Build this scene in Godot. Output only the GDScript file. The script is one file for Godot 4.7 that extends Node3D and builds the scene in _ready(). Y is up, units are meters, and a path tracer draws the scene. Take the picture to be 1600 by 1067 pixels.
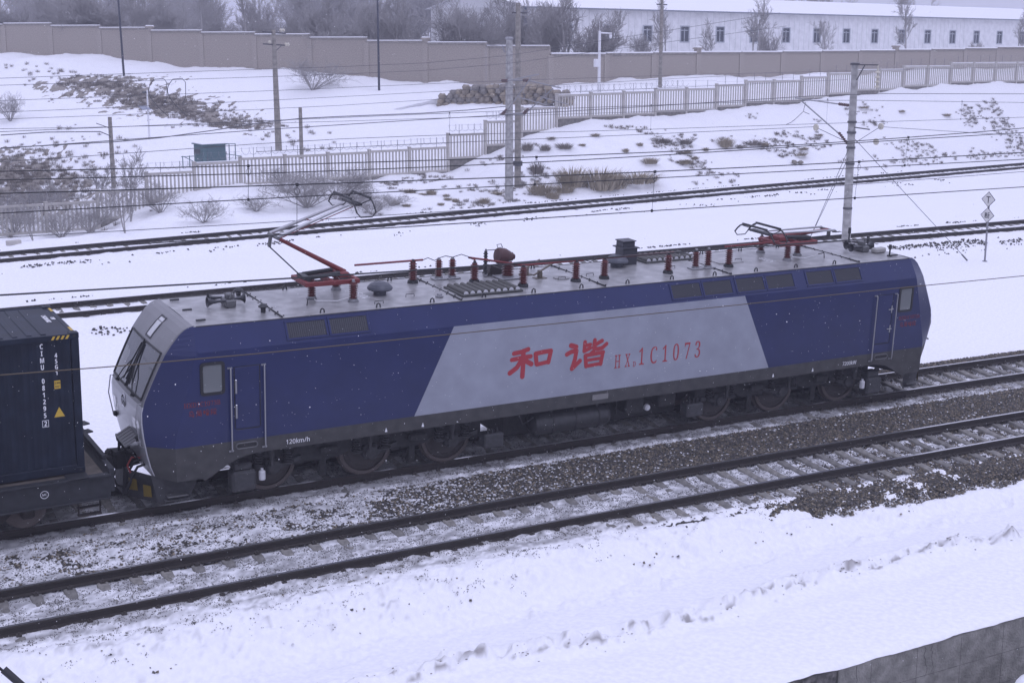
extends Node3D
# Winter railway: an electric locomotive hauling a container wagon past a snowy yard.
# x runs along the track, y is up, z points towards the photographer. Metres.

const CANT := 0.0607            # the tracks lie in a curve and are canted towards the camera side
var used := {}
var mats := {}
var tex := {}
var rng := RandomNumberGenerator.new()
var fa := FastNoiseLite.new()
var fb := FastNoiseLite.new()
var fc := FastNoiseLite.new()
var fd := FastNoiseLite.new()


# ---------------------------------------------------------------- mesh builder
class MB:
	var v := PackedVector3Array()
	var n := PackedVector3Array()

	func tri(a: Vector3, b: Vector3, c: Vector3) -> void:
		var q := (b - a).cross(c - a)
		if q.length_squared() < 1e-16:
			return
		q = q.normalized()
		v.append(a); v.append(c); v.append(b)
		n.append(q); n.append(q); n.append(q)

	func trin(a: Vector3, b: Vector3, c: Vector3, na: Vector3, nb: Vector3, nc: Vector3) -> void:
		v.append(a); v.append(c); v.append(b)
		n.append(na); n.append(nc); n.append(nb)

	func quad(a: Vector3, b: Vector3, c: Vector3, d: Vector3) -> void:
		tri(a, b, c)
		tri(a, c, d)

	# axis-aligned or turned box, with small chamfers when ch > 0
	func box(c: Vector3, s: Vector3, bs := Basis(), ch := 0.0) -> void:
		var h := s * 0.5
		if ch <= 0.0:
			var p := []
			for i in 8:
				p.append(c + bs * Vector3(h.x * (1 if i & 1 else -1), h.y * (1 if i & 2 else -1), h.z * (1 if i & 4 else -1)))
			quad(p[0], p[2], p[3], p[1]); quad(p[4], p[5], p[7], p[6])
			quad(p[0], p[4], p[6], p[2]); quad(p[1], p[3], p[7], p[5])
			quad(p[0], p[1], p[5], p[4]); quad(p[2], p[6], p[7], p[3])
			return
		var e := minf(ch, minf(h.x, minf(h.y, h.z)) * 0.9)
		var ax := [Vector3(1, 0, 0), Vector3(0, 1, 0), Vector3(0, 0, 1)]
		var cr := {}
		for i in 8:
			var sg := Vector3(1 if i & 1 else -1, 1 if i & 2 else -1, 1 if i & 4 else -1)
			for k in 3:
				var q := Vector3(sg.x * (h.x - e), sg.y * (h.y - e), sg.z * (h.z - e))
				q[k] = sg[k] * h[k]
				cr[i * 3 + k] = c + bs * q
			var t0: Vector3 = cr[i * 3]; var t1: Vector3 = cr[i * 3 + 1]; var t2: Vector3 = cr[i * 3 + 2]
			if sg.x * sg.y * sg.z > 0: tri(t0, t1, t2)
			else: tri(t0, t2, t1)
		for k in 3:
			var u := (k + 1) % 3
			var w := (k + 2) % 3
			for sk in [0, 1]:
				var f := []
				for uv in [[0, 0], [1, 0], [1, 1], [0, 1]]:
					f.append(cr[((sk << k) | (uv[0] << u) | (uv[1] << w)) * 3 + k])
				if sk: quad(f[0], f[1], f[2], f[3])
				else: quad(f[0], f[3], f[2], f[1])
			# edges along axis k
			for su in [0, 1]:
				for sw in [0, 1]:
					var i0: int = (su << u) | (sw << w)
					var i1: int = i0 | (1 << k)
					var a: Vector3 = cr[i0 * 3 + u]; var b: Vector3 = cr[i1 * 3 + u]
					var cc: Vector3 = cr[i1 * 3 + w]; var d: Vector3 = cr[i0 * 3 + w]
					_edge(a, b, cc, d, c)

	func _edge(a: Vector3, b: Vector3, c: Vector3, d: Vector3, centre: Vector3) -> void:
		if (b - a).cross(c - a).dot((a + c) * 0.5 - centre) > 0: quad(a, b, c, d)
		else: quad(a, d, c, b)

	func frame_of(dir: Vector3) -> Basis:
		var w := dir.normalized()
		var u := w.cross(Vector3.UP if absf(w.y) < 0.95 else Vector3.RIGHT).normalized()
		return Basis(u, w, u.cross(w))

	func cyl(a: Vector3, b: Vector3, r0: float, r1: float, seg := 10, caps := true) -> void:
		var f := frame_of(b - a)
		var slope := (r0 - r1) / maxf(a.distance_to(b), 0.0001)
		for i in seg:
			var t0 := TAU * i / seg
			var t1 := TAU * (i + 1) / seg
			var d0 := f.x * cos(t0) - f.z * sin(t0)
			var d1 := f.x * cos(t1) - f.z * sin(t1)
			var n0 := (d0 + f.y * slope).normalized()
			var n1 := (d1 + f.y * slope).normalized()
			var p := a + d0 * r0; var q := a + d1 * r0
			var s := b + d1 * r1; var t := b + d0 * r1
			trin(p, q, s, n0, n1, n1); trin(p, s, t, n0, n1, n0)
			if caps:
				if r1 > 0.0: tri(b, t, s)
				if r0 > 0.0: tri(a, q, p)

	func tube(pts: Array, r: float, seg := 6, r_end := -1.0) -> void:
		var m := pts.size()
		var f := frame_of(pts[1] - pts[0])
		var prev := []
		var pn := []
		for k in m:
			var dir: Vector3 = (pts[mini(k + 1, m - 1)] - pts[maxi(k - 1, 0)]).normalized()
			var u := (f.x - dir * f.x.dot(dir)).normalized()
			f = Basis(u, dir, u.cross(dir))
			var rr := r if r_end < 0 else lerpf(r, r_end, float(k) / (m - 1))
			var ring := []
			var rn := []
			for i in seg:
				var t := TAU * i / seg
				var d := f.x * cos(t) - f.z * sin(t)
				ring.append(pts[k] + d * rr); rn.append(d)
			if k > 0:
				for i in seg:
					var j := (i + 1) % seg
					trin(prev[i], prev[j], ring[j], pn[i], pn[j], rn[j])
					trin(prev[i], ring[j], ring[i], pn[i], rn[j], rn[i])
			else:
				for i in range(1, seg - 1): tri(ring[0], ring[i + 1], ring[i])
			if k == m - 1:
				for i in range(1, seg - 1): tri(ring[0], ring[i], ring[i + 1])
			prev = ring; pn = rn

	# profile of Vector2(radius, height) turned about the y axis of bs
	func lathe(o: Vector3, bs: Basis, prof: Array, seg := 16) -> void:
		for k in prof.size() - 1:
			var a: Vector2 = prof[k]; var b: Vector2 = prof[k + 1]
			var nn := Vector2(b.y - a.y, a.x - b.x).normalized()
			for i in seg:
				var t0 := TAU * i / seg
				var t1 := TAU * (i + 1) / seg
				var d0 := bs.x * cos(t0) - bs.z * sin(t0)
				var d1 := bs.x * cos(t1) - bs.z * sin(t1)
				var n0 := (d0 * nn.x + bs.y * nn.y).normalized()
				var n1 := (d1 * nn.x + bs.y * nn.y).normalized()
				var p := o + d0 * a.x + bs.y * a.y; var q := o + d1 * a.x + bs.y * a.y
				var s := o + d1 * b.x + bs.y * b.y; var t := o + d0 * b.x + bs.y * b.y
				if a.x > 1e-5: trin(p, q, s, n0, n1, n1)
				if b.x > 1e-5: trin(p, s, t, n0, n1, n0)

	# closed polygon (counter-clockwise seen from +w) in the plane (u, w) pushed along d
	func prism(poly: Array, o: Vector3, u: Vector3, w: Vector3, d: Vector3) -> void:
		var pk := PackedVector2Array(poly)
		if Geometry2D.is_polygon_clockwise(pk): pk.reverse()
		var up := u.cross(w).dot(d) > 0
		var ix := Geometry2D.triangulate_polygon(pk)
		var at := func(q: Vector2) -> Vector3: return o + u * q.x + w * q.y
		for i in range(0, ix.size(), 3):
			var a: Vector3 = at.call(pk[ix[i]]); var b: Vector3 = at.call(pk[ix[i + 1]]); var c: Vector3 = at.call(pk[ix[i + 2]])
			if ((b - a).cross(c - a)).dot(d) < 0:
				var t := b; b = c; c = t
			tri(a + d, b + d, c + d)
			tri(a, c, b)
		for i in pk.size():
			var a: Vector3 = at.call(pk[i]); var b: Vector3 = at.call(pk[(i + 1) % pk.size()])
			if up: quad(a, b, b + d, a + d)
			else: quad(b, a, a + d, b + d)

	func sphere(c: Vector3, r: Vector3, seg := 12, rings := 7, from := 0.0, to := 1.0) -> void:
		var prof := []
		for k in rings + 1:
			var t := PI * lerpf(from, to, float(k) / rings)
			prof.append(Vector2(sin(t), -cos(t)))
		for k in rings:
			for i in seg:
				var t0 := TAU * i / seg
				var t1 := TAU * (i + 1) / seg
				var a: Vector2 = prof[k]; var b: Vector2 = prof[k + 1]
				var P := [Vector3(cos(t0) * a.x, a.y, -sin(t0) * a.x), Vector3(cos(t1) * a.x, a.y, -sin(t1) * a.x), Vector3(cos(t1) * b.x, b.y, -sin(t1) * b.x), Vector3(cos(t0) * b.x, b.y, -sin(t0) * b.x)]
				var N := []
				for q in P: N.append((q / r).normalized())
				if a.x > 1e-4: trin(c + P[0] * r, c + P[1] * r, c + P[2] * r, N[0], N[1], N[2])
				if b.x > 1e-4: trin(c + P[0] * r, c + P[2] * r, c + P[3] * r, N[0], N[2], N[3])

	func mesh(m: Material = null) -> ArrayMesh:
		var ar := []
		ar.resize(Mesh.ARRAY_MAX)
		ar[Mesh.ARRAY_VERTEX] = v
		ar[Mesh.ARRAY_NORMAL] = n
		var am := ArrayMesh.new()
		am.add_surface_from_arrays(Mesh.PRIMITIVE_TRIANGLES, ar)
		if m: am.surface_set_material(0, m)
		return am


# ---------------------------------------------------------------- naming helpers
func numbered(called: String) -> String:
	if not used.has(called):
		used[called] = 0
		return called
	used[called] += 1
	return "%s_%03d" % [called, used[called]]


func part(called: String, b: MB, m: Material, parent: Node3D) -> MeshInstance3D:
	var o := MeshInstance3D.new()
	o.name = called
	o.mesh = b.mesh(m)
	parent.add_child(o, true)
	return o


func shared(called: String, me: Mesh, tr: Transform3D, parent: Node3D) -> MeshInstance3D:
	var o := MeshInstance3D.new()
	o.name = called
	o.mesh = me
	o.transform = tr
	parent.add_child(o, true)
	return o


func tag(o: Node3D, label: String, category: String, group := "", kind := "") -> void:
	if label: o.set_meta("label", label)
	if category: o.set_meta("category", category)
	if group: o.set_meta("group", group)
	if kind: o.set_meta("kind", kind)


func thing(called: String, at: Vector3, label: String, category: String, group := "", kind := "") -> Node3D:
	var o := Node3D.new()
	o.name = numbered(called)
	add_child(o)
	o.position = at
	tag(o, label, category, group, kind)
	return o


func single(called: String, b: MB, m: Material, at: Vector3, label: String, category: String, group := "", kind := "") -> MeshInstance3D:
	var o := MeshInstance3D.new()
	o.name = numbered(called)
	o.mesh = b.mesh(m)
	add_child(o)
	o.position = at
	tag(o, label, category, group, kind)
	return o


# ---------------------------------------------------------------- materials
func noise_tex(key: String, freq: float, lo: float, hi: float, octaves := 4, type := FastNoiseLite.TYPE_SIMPLEX_SMOOTH, size := 512) -> NoiseTexture2D:
	if tex.has(key): return tex[key]
	var nz := FastNoiseLite.new()
	nz.noise_type = type
	nz.frequency = freq
	nz.fractal_octaves = octaves
	nz.seed = key.hash() % 9999
	var g := Gradient.new()
	g.set_color(0, Color(lo, lo, lo)); g.set_color(1, Color(hi, hi, hi))
	var t := NoiseTexture2D.new()
	t.width = size; t.height = size
	t.seamless = true
	t.noise = nz
	t.color_ramp = g
	tex[key] = t
	return t


func normal_tex(key: String, freq: float, strength: float, octaves := 4, size := 512) -> NoiseTexture2D:
	if tex.has(key): return tex[key]
	var nz := FastNoiseLite.new()
	nz.frequency = freq
	nz.fractal_octaves = octaves
	nz.seed = key.hash() % 9999
	var t := NoiseTexture2D.new()
	t.width = size; t.height = size
	t.seamless = true
	t.noise = nz
	t.as_normal_map = true
	t.bump_strength = strength
	tex[key] = t
	return t


# base colours are linear, real-world values
func mat(key: String, r := 0.5, g := 0.5, b := 0.5, rough := 0.7, metal := 0.0, grain := "", scale := 1.0, bump := 0.0) -> StandardMaterial3D:
	if mats.has(key): return mats[key]
	var m := StandardMaterial3D.new()
	m.albedo_color = Color(r, g, b).linear_to_srgb()
	m.roughness = rough
	m.metallic = metal
	if grain:
		if grain == "fine": m.albedo_texture = noise_tex("fine", 0.05, 0.72, 1.0, 4)
		elif grain == "blotch": m.albedo_texture = noise_tex("blotch", 0.012, 0.7, 1.0, 5)
		elif grain == "soft": m.albedo_texture = noise_tex("soft", 0.01, 0.9, 1.0, 5)
		elif grain == "strong": m.albedo_texture = noise_tex("strong", 0.03, 0.35, 1.0, 5)
		m.uv1_triplanar = true
		m.uv1_scale = Vector3.ONE * scale
		if bump > 0:
			m.normal_enabled = true
			m.normal_texture = normal_tex("nfine", 0.06, 6.0)
			m.normal_scale = bump
	mats[key] = m
	return m


# every material that several builders share
func init_materials() -> void:
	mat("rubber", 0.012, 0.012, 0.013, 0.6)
	mat("steel_grey", 0.16, 0.16, 0.16, 0.5, 0.3, "fine")
	mat("bogie_dark", 0.035, 0.034, 0.034, 0.75, 0.1, "blotch", 1.0)
	mat("bogie_mid", 0.055, 0.054, 0.055, 0.7, 0.1, "blotch", 1.2)
	mat("box_grey", 0.062, 0.062, 0.065, 0.7, 0.0, "blotch", 1.0)
	mat("tyre", 0.15, 0.125, 0.112, 0.55, 0.4, "fine", 2.0)
	mat("letter_white", 0.75, 0.75, 0.76, 0.6)
	mat("skirt_grey", 0.062, 0.060, 0.058, 0.55, 0.0, "blotch", 0.4)
	mat("roof_grey", 0.37, 0.365, 0.36, 0.34, 0.0, "blotch", 0.35)
	mat("fence_concrete", 0.50, 0.475, 0.435, 0.9, 0.0, "soft", 0.4)
	mat("galvanised", 0.28, 0.28, 0.29, 0.45, 0.6)
	mat("scrub_earth", 0.37, 0.335, 0.29, 0.95, 0.0, "blotch", 1.2, 1.0)
	mat("dry_grass", 0.32, 0.275, 0.20, 0.95)
	mat("post_grey", 0.25, 0.25, 0.27, 0.5, 0.4)
	mat("wire_black", 0.03, 0.03, 0.032, 0.6, 0.2)
	mat("insulator_red", 0.115, 0.032, 0.030, 0.45)
	mat("panto_red", 0.16, 0.022, 0.022, 0.55)
	mat("bark", 0.33, 0.315, 0.305, 0.95)  # pale with frost, and lightened further to paint in haze


# ---------------------------------------------------------------- lie of the land
func lin(x: float, t: Array) -> float:
	if x <= t[0][0]: return t[0][1]
	for i in range(1, t.size()):
		if x <= t[i][0]:
			return lerpf(t[i - 1][1], t[i][1], (x - t[i - 1][0]) / (t[i][0] - t[i - 1][0]))
	return t[-1][1]


func zl(x: float) -> float:
	var q := clampf(x, -90.0, 120.0)
	return 0.019 + 0.0033 * q + 0.00076 * q * q


func z1(x: float) -> float:
	var q := clampf(x, -90.0, 120.0)
	return 3.933 + 0.0032 * q + 0.0009 * q * q


func z3(x: float) -> float:
	var q := clampf(x, -90.0, 120.0)
	return -21.237 - 0.0354 * q + 0.00055 * q * q


func z4(x: float) -> float:
	var q := clampf(x, -90.0, 140.0)
	return -37.98 - 0.1788 * q + 0.00025 * q * q


func zfence(x: float) -> float:
	return -56.07 - 0.08 * (x - 18.86)


func zwall(x: float) -> float:
	return -70.9 - (41.3 - maxf(x, -40.0)) * 1.235 if x < 41.3 else -70.9 - 0.07 * (x - 41.3)


const FG := [[-30, -1.3], [-2.1, -1.3], [0.9, -1.2], [3.9, -0.1], [6.9, 0.55], [9.9, 0.8], [18.9, 0.85], [24.8, 1.0], [27.8, 2.0], [30.8, 3.0], [33.8, 3.8], [36.8, 4.2], [42.8, 4.35], [51.8, 4.8], [57.7, 5.2], [69.7, 5.9], [78.7, 6.2], [87.6, 6.35], [120, 6.8], [300, 9.0]]
const WG := [[-40, 9.8], [5.8, 8.82], [13.25, 8.27], [20.5, 7.59], [27.3, 7.17], [34.2, 6.56], [41.4, 6.15], [57, 6.7], [67, 6.86], [87, 7.06], [97, 7.3], [200, 8.0]]
const PN := [[-3.4, -0.6], [-2.6, -0.75], [0, -0.8], [3, -0.95], [5.6, -1.15], [7.2, -1.18], [8.45, -1.1], [9, -1.2], [11.5, -1.22], [30, -1.3]]


# bare formation, without the small relief of the snow
func ground(x: float, z: float) -> float:
	var s := z - zl(x)
	if s >= -3.4: return lin(s, PN)
	var a3 := z3(x)
	var a4 := z4(x)
	if z > a3 + 3.2:
		return lerpf(-0.6, -0.25, (zl(x) - 3.4 - z) / maxf(zl(x) - 3.4 - a3 - 3.2, 0.1))
	if z > a4 - 3.5:
		return lin(-z, [[-a3 - 3.2, -0.25], [-a3 - 2.2, -0.1], [-a3 + 2.2, 0.03], [-a3 + 3.4, -0.15], [-a4 - 3.0, -0.3], [-a4 - 2.0, -0.2], [-a4 + 2.0, -0.1], [-a4 + 3.5, -0.2]])
	var af := zfence(x)
	var aw := zwall(x)
	if z > af: return lerpf(-0.2, lin(x, FG), (a4 - 3.5 - z) / (a4 - 3.5 - af))
	if z > aw: return lerpf(lin(x, FG), lin(x, WG), (af - z) / (af - aw))
	var w := lin(x, WG)
	return lin(aw - z, [[0, w], [40, w + 0.8], [120, w + 2.0], [260, w + 6.0]])


# top of the ballast in the near double-track bed; s is measured from the locomotive's track
const BP := [[-3.3, -0.85], [-2.6, -0.62], [-1.75, -0.12], [-0.85, -0.17], [-0.6, -0.235], [0, -0.285], [0.6, -0.30], [0.85, -0.265], [1.55, -0.29], [2.0, -0.37], [2.35, -0.44], [3.1, -0.515], [3.3, -0.58], [3.93, -0.635], [4.5, -0.655], [4.75, -0.625], [5.65, -0.70], [6.6, -1.14], [7.2, -1.3]]


func ballast(x: float, s: float) -> float:
	return lin(s, BP)


func smooth(a: float, b: float, x: float) -> float:
	return smoothstep(a, b, x)


# how far the snow lies above (+) or below (-) the tops of the ballast, before the fine noise
func snow_level(x: float, s: float) -> float:
	var right := smooth(-4.0, 4.0, x)        # little snow has stayed to the right
	var far_r := smooth(5.0, 9.0, x)
	if s < -0.9:
		return lerpf(0.012, -0.07, smooth(6.0, 9.5, x))
	if s < 0.9:                               # in the locomotive's track
		return lerpf(0.065, 0.012, smooth(5.0, 10.0, x))
	if s < 1.35:
		return lerpf(0.05, 0.03, smooth(0.0, 6.0, x))
	if s < 2.75:
		var mid := 1.0 - absf(s - 2.05) / 0.7
		return lerpf(0.014, -0.022 - 0.03 * clampf(mid, 0, 1), smooth(-9.0, 0.5, x + (s - 2.0) * 2.0)) + fb.get_noise_2d(x * 0.45, s * 0.9) * 0.02
	if s < 3.2:
		return lerpf(0.006, -0.03, far_r)
	if s < 4.7:
		return lerpf(lerpf(0.042, 0.078, smooth(3.3, 3.8, s)), 0.006, smooth(-3.0, 7.0, x))
	if s < 5.25:
		return lerpf(0.062, -0.004, smooth(-5.0, 5.0, x))
	var strip := smooth(-1.5, 4.5, x) * smooth(5.2, 5.5, s) * (1.0 - smooth(6.0, 6.35, s - 0.02 * (x - 4.0)))
	return lerpf(lerpf(0.04, 0.0, smooth(-6.0, 6.0, x)) * (1.0 - smooth(5.2, 6.0, s)) + lerpf(0.12, 0.08, smooth(0.0, 6.0, x)) * smooth(5.2, 5.9, s), -0.045 + fb.get_noise_2d(x * 0.7, s * 0.7) * 0.05, strip)


func snow_noise(x: float, z: float) -> float:
	# wind-scoured: longer along the line than across it
	return fa.get_noise_2d(x * 1.1 - z * 0.5, z * 2.3) * 0.026 + fb.get_noise_2d(x * 2.2, z * 3.4) * 0.030


func snow_height(x: float, z: float) -> float:
	var s := z - zl(x)
	var g := ground(x, z)
	if s > -3.3 and s < 7.2:
		var b := ballast(x, s)
		var lv := snow_level(x, s)
		var h := b + lv + snow_noise(x, z)
		var edge := maxf(smooth(-2.5, -3.2, s), smooth(6.2, 7.1, s))
		if s > 6.2: g += fd.get_noise_2d((x + fb.get_noise_2d(x * 0.8, z * 0.8) * 0.5) * 1.1 + (z + fb.get_noise_2d(x * 0.8 + 9.0, z * 0.8) * 0.4) * 0.5, (z + fb.get_noise_2d(x * 0.8 + 9.0, z * 0.8) * 0.4) * 1.7) * 0.08
		# crusted, broken edge of the snow below the ballast shoulder
		if s > 5.0:
			var wx := x + fb.get_noise_2d(x * 0.8, z * 0.8) * 0.5
			var wz := z + fb.get_noise_2d(x * 0.8 + 9.0, z * 0.8) * 0.4
			h += fd.get_noise_2d(wx * 1.1 + wz * 0.5, wz * 1.7) * 0.085 * smooth(5.0, 5.5, s)
		return lerpf(h, g + fa.get_noise_2d(x * 0.3, z * 0.3) * 0.04, edge)
	if s >= 7.2:
		var r := fa.get_noise_2d(x * 0.3, z * 0.3) * 0.04
		var wx := x + fb.get_noise_2d(x * 0.8, z * 0.8) * 0.5
		var wz := z + fb.get_noise_2d(x * 0.8 + 9.0, z * 0.8) * 0.4
		r += fd.get_noise_2d(wx * 1.1 + wz * 0.5, wz * 1.7) * 0.08 * (1.0 - smooth(7.0, lerpf(8.2, 7.3, smooth(-10.0, 2.0, x)), s))
		var rid := exp(-pow((s - 8.45 - fb.get_noise_2d(x * 0.12, 3.0) * 0.5) / 0.22, 2.0))
		r += rid * (0.08 + 0.30 * fb.get_noise_2d(x * 1.3, z * 2.2) + 0.07 * fd.get_noise_2d(x * 2.0, z * 3.2))
		r += exp(-pow((s - 9.1) / 0.45, 2.0)) * 0.10 * fb.get_noise_2d(x * 0.5, z * 1.1)
		return g + r
	var a3 := absf(z - z3(x))
	var a4 := absf(z - z4(x))
	var n := fa.get_noise_2d(x * 0.12, z * 0.16) * 0.10 + fb.get_noise_2d(x * 0.25, z * 0.4) * 0.03
	if a3 < 3.0:
		var k := smooth(3.0, 1.9, a3)
		var top := 0.355 - (z - z3(x)) * CANT - 0.222
		return lerpf(g + n * 0.6, top + snow_noise(x * 0.7, z * 0.7) * 1.3 + 0.008 + 0.05 * smooth(0.7, 0.95, a3), k)
	if a4 < 3.0:
		var k := smooth(3.0, 1.9, a4)
		var top := 0.117 - (z - z4(x)) * CANT - 0.222
		return lerpf(g + n * 0.6, top + snow_noise(x * 0.7, z * 0.7) * 1.3 + 0.014 + 0.05 * smooth(0.7, 0.95, a4), k)
	if z < z4(x) - 3.0:
		var up := smooth(-3.0, -9.0, z - z4(x))
		n += up * (fb.get_noise_2d(x * 0.22, z * 0.3) * 0.22 + fb.get_noise_2d(x * 0.6, z * 0.8) * 0.08 + fa.get_noise_2d(x * 0.06, z * 0.06) * 0.5 * (1.0 if z < zfence(x) - 3.0 else 0.35))
	if z > z3(x) + 2.0:
		# trodden line across the field
		var d := z - (z3(x) + 7.5 + fa.get_noise_2d(x * 0.05, 9.0) * 1.2)
		n = n * 0.7 - 0.05 * exp(-d * d / 0.05) * (0.5 + fb.get_noise_2d(x * 1.4, 2.0))
	return g + n


func grid_mesh(xs: PackedFloat32Array, zs: PackedFloat32Array, hf: Callable, cf = null) -> ArrayMesh:
	var nx := xs.size()
	var nz := zs.size()
	var v := PackedVector3Array()
	v.resize(nx * nz)
	var k := 0
	for j in nz:
		for i in nx:
			v[k] = hf.call(xs[i], zs[j])
			k += 1
	var n := PackedVector3Array()
	n.resize(nx * nz)
	for j in nz:
		for i in nx:
			var a := v[j * nx + maxi(i - 1, 0)]
			var b := v[j * nx + mini(i + 1, nx - 1)]
			var c := v[maxi(j - 1, 0) * nx + i]
			var d := v[mini(j + 1, nz - 1) * nx + i]
			var q := (c - d).cross(b - a)
			if q.y < 0: q = -q
			n[j * nx + i] = q.normalized()
	var down := zs[-1] < zs[0]
	var ix := PackedInt32Array()
	ix.resize((nx - 1) * (nz - 1) * 6)
	k = 0
	for j in nz - 1:
		for i in nx - 1:
			var a := j * nx + i
			var b := a + 1
			var c := a + nx
			var d := c + 1
			if down:
				ix[k] = a; ix[k + 1] = d; ix[k + 2] = b
				ix[k + 3] = a; ix[k + 4] = c; ix[k + 5] = d
			else:
				ix[k] = a; ix[k + 1] = b; ix[k + 2] = d
				ix[k + 3] = a; ix[k + 4] = d; ix[k + 5] = c
			k += 6
	var ar := []
	ar.resize(Mesh.ARRAY_MAX)
	ar[Mesh.ARRAY_VERTEX] = v
	ar[Mesh.ARRAY_NORMAL] = n
	ar[Mesh.ARRAY_INDEX] = ix
	if cf != null:
		var cs := PackedColorArray()
		cs.resize(nx * nz)
		for q in nx * nz: cs[q] = cf.call(v[q])
		ar[Mesh.ARRAY_COLOR] = cs
	var am := ArrayMesh.new()
	am.add_surface_from_arrays(Mesh.PRIMITIVE_TRIANGLES, ar)
	return am


func steps(list: Array) -> PackedFloat32Array:
	# [[from, step], [next, step], ... [end]]
	var o := PackedFloat32Array()
	for i in list.size() - 1:
		var a: float = list[i][0]
		var b: float = list[i + 1][0]
		var m := maxi(1, int(round(absf(b - a) / list[i][1])))
		for k in m: o.append(lerpf(a, b, float(k) / m))
	o.append(list[-1][0])
	return o


func structure(called: String, me: Mesh, m: Material, label: String, category: String, kind := "structure") -> MeshInstance3D:
	var o := MeshInstance3D.new()
	o.name = numbered(called)
	me.surface_set_material(0, m)
	o.mesh = me
	add_child(o)
	tag(o, label, category, "", kind)
	return o


# grit and brake dust mixed into the thin snow along the rails: grainy stains, clean snow elsewhere
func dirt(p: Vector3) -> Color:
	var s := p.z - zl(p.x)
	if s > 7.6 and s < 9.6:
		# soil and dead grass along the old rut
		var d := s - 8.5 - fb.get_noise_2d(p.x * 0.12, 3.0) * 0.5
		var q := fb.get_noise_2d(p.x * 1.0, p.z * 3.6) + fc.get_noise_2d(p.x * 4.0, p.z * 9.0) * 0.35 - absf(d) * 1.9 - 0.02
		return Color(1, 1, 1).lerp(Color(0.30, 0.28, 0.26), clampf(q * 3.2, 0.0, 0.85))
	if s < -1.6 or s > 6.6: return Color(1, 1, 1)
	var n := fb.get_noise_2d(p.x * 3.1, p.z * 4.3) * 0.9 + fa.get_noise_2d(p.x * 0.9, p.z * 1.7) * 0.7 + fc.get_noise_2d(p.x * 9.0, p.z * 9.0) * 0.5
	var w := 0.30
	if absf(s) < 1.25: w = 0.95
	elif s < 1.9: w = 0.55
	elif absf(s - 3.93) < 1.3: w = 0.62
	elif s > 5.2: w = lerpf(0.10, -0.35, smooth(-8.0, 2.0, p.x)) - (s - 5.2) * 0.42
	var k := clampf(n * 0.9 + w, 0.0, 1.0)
	return Color(1, 1, 1).lerp(Color(0.27, 0.265, 0.26), k * 0.85)


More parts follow.
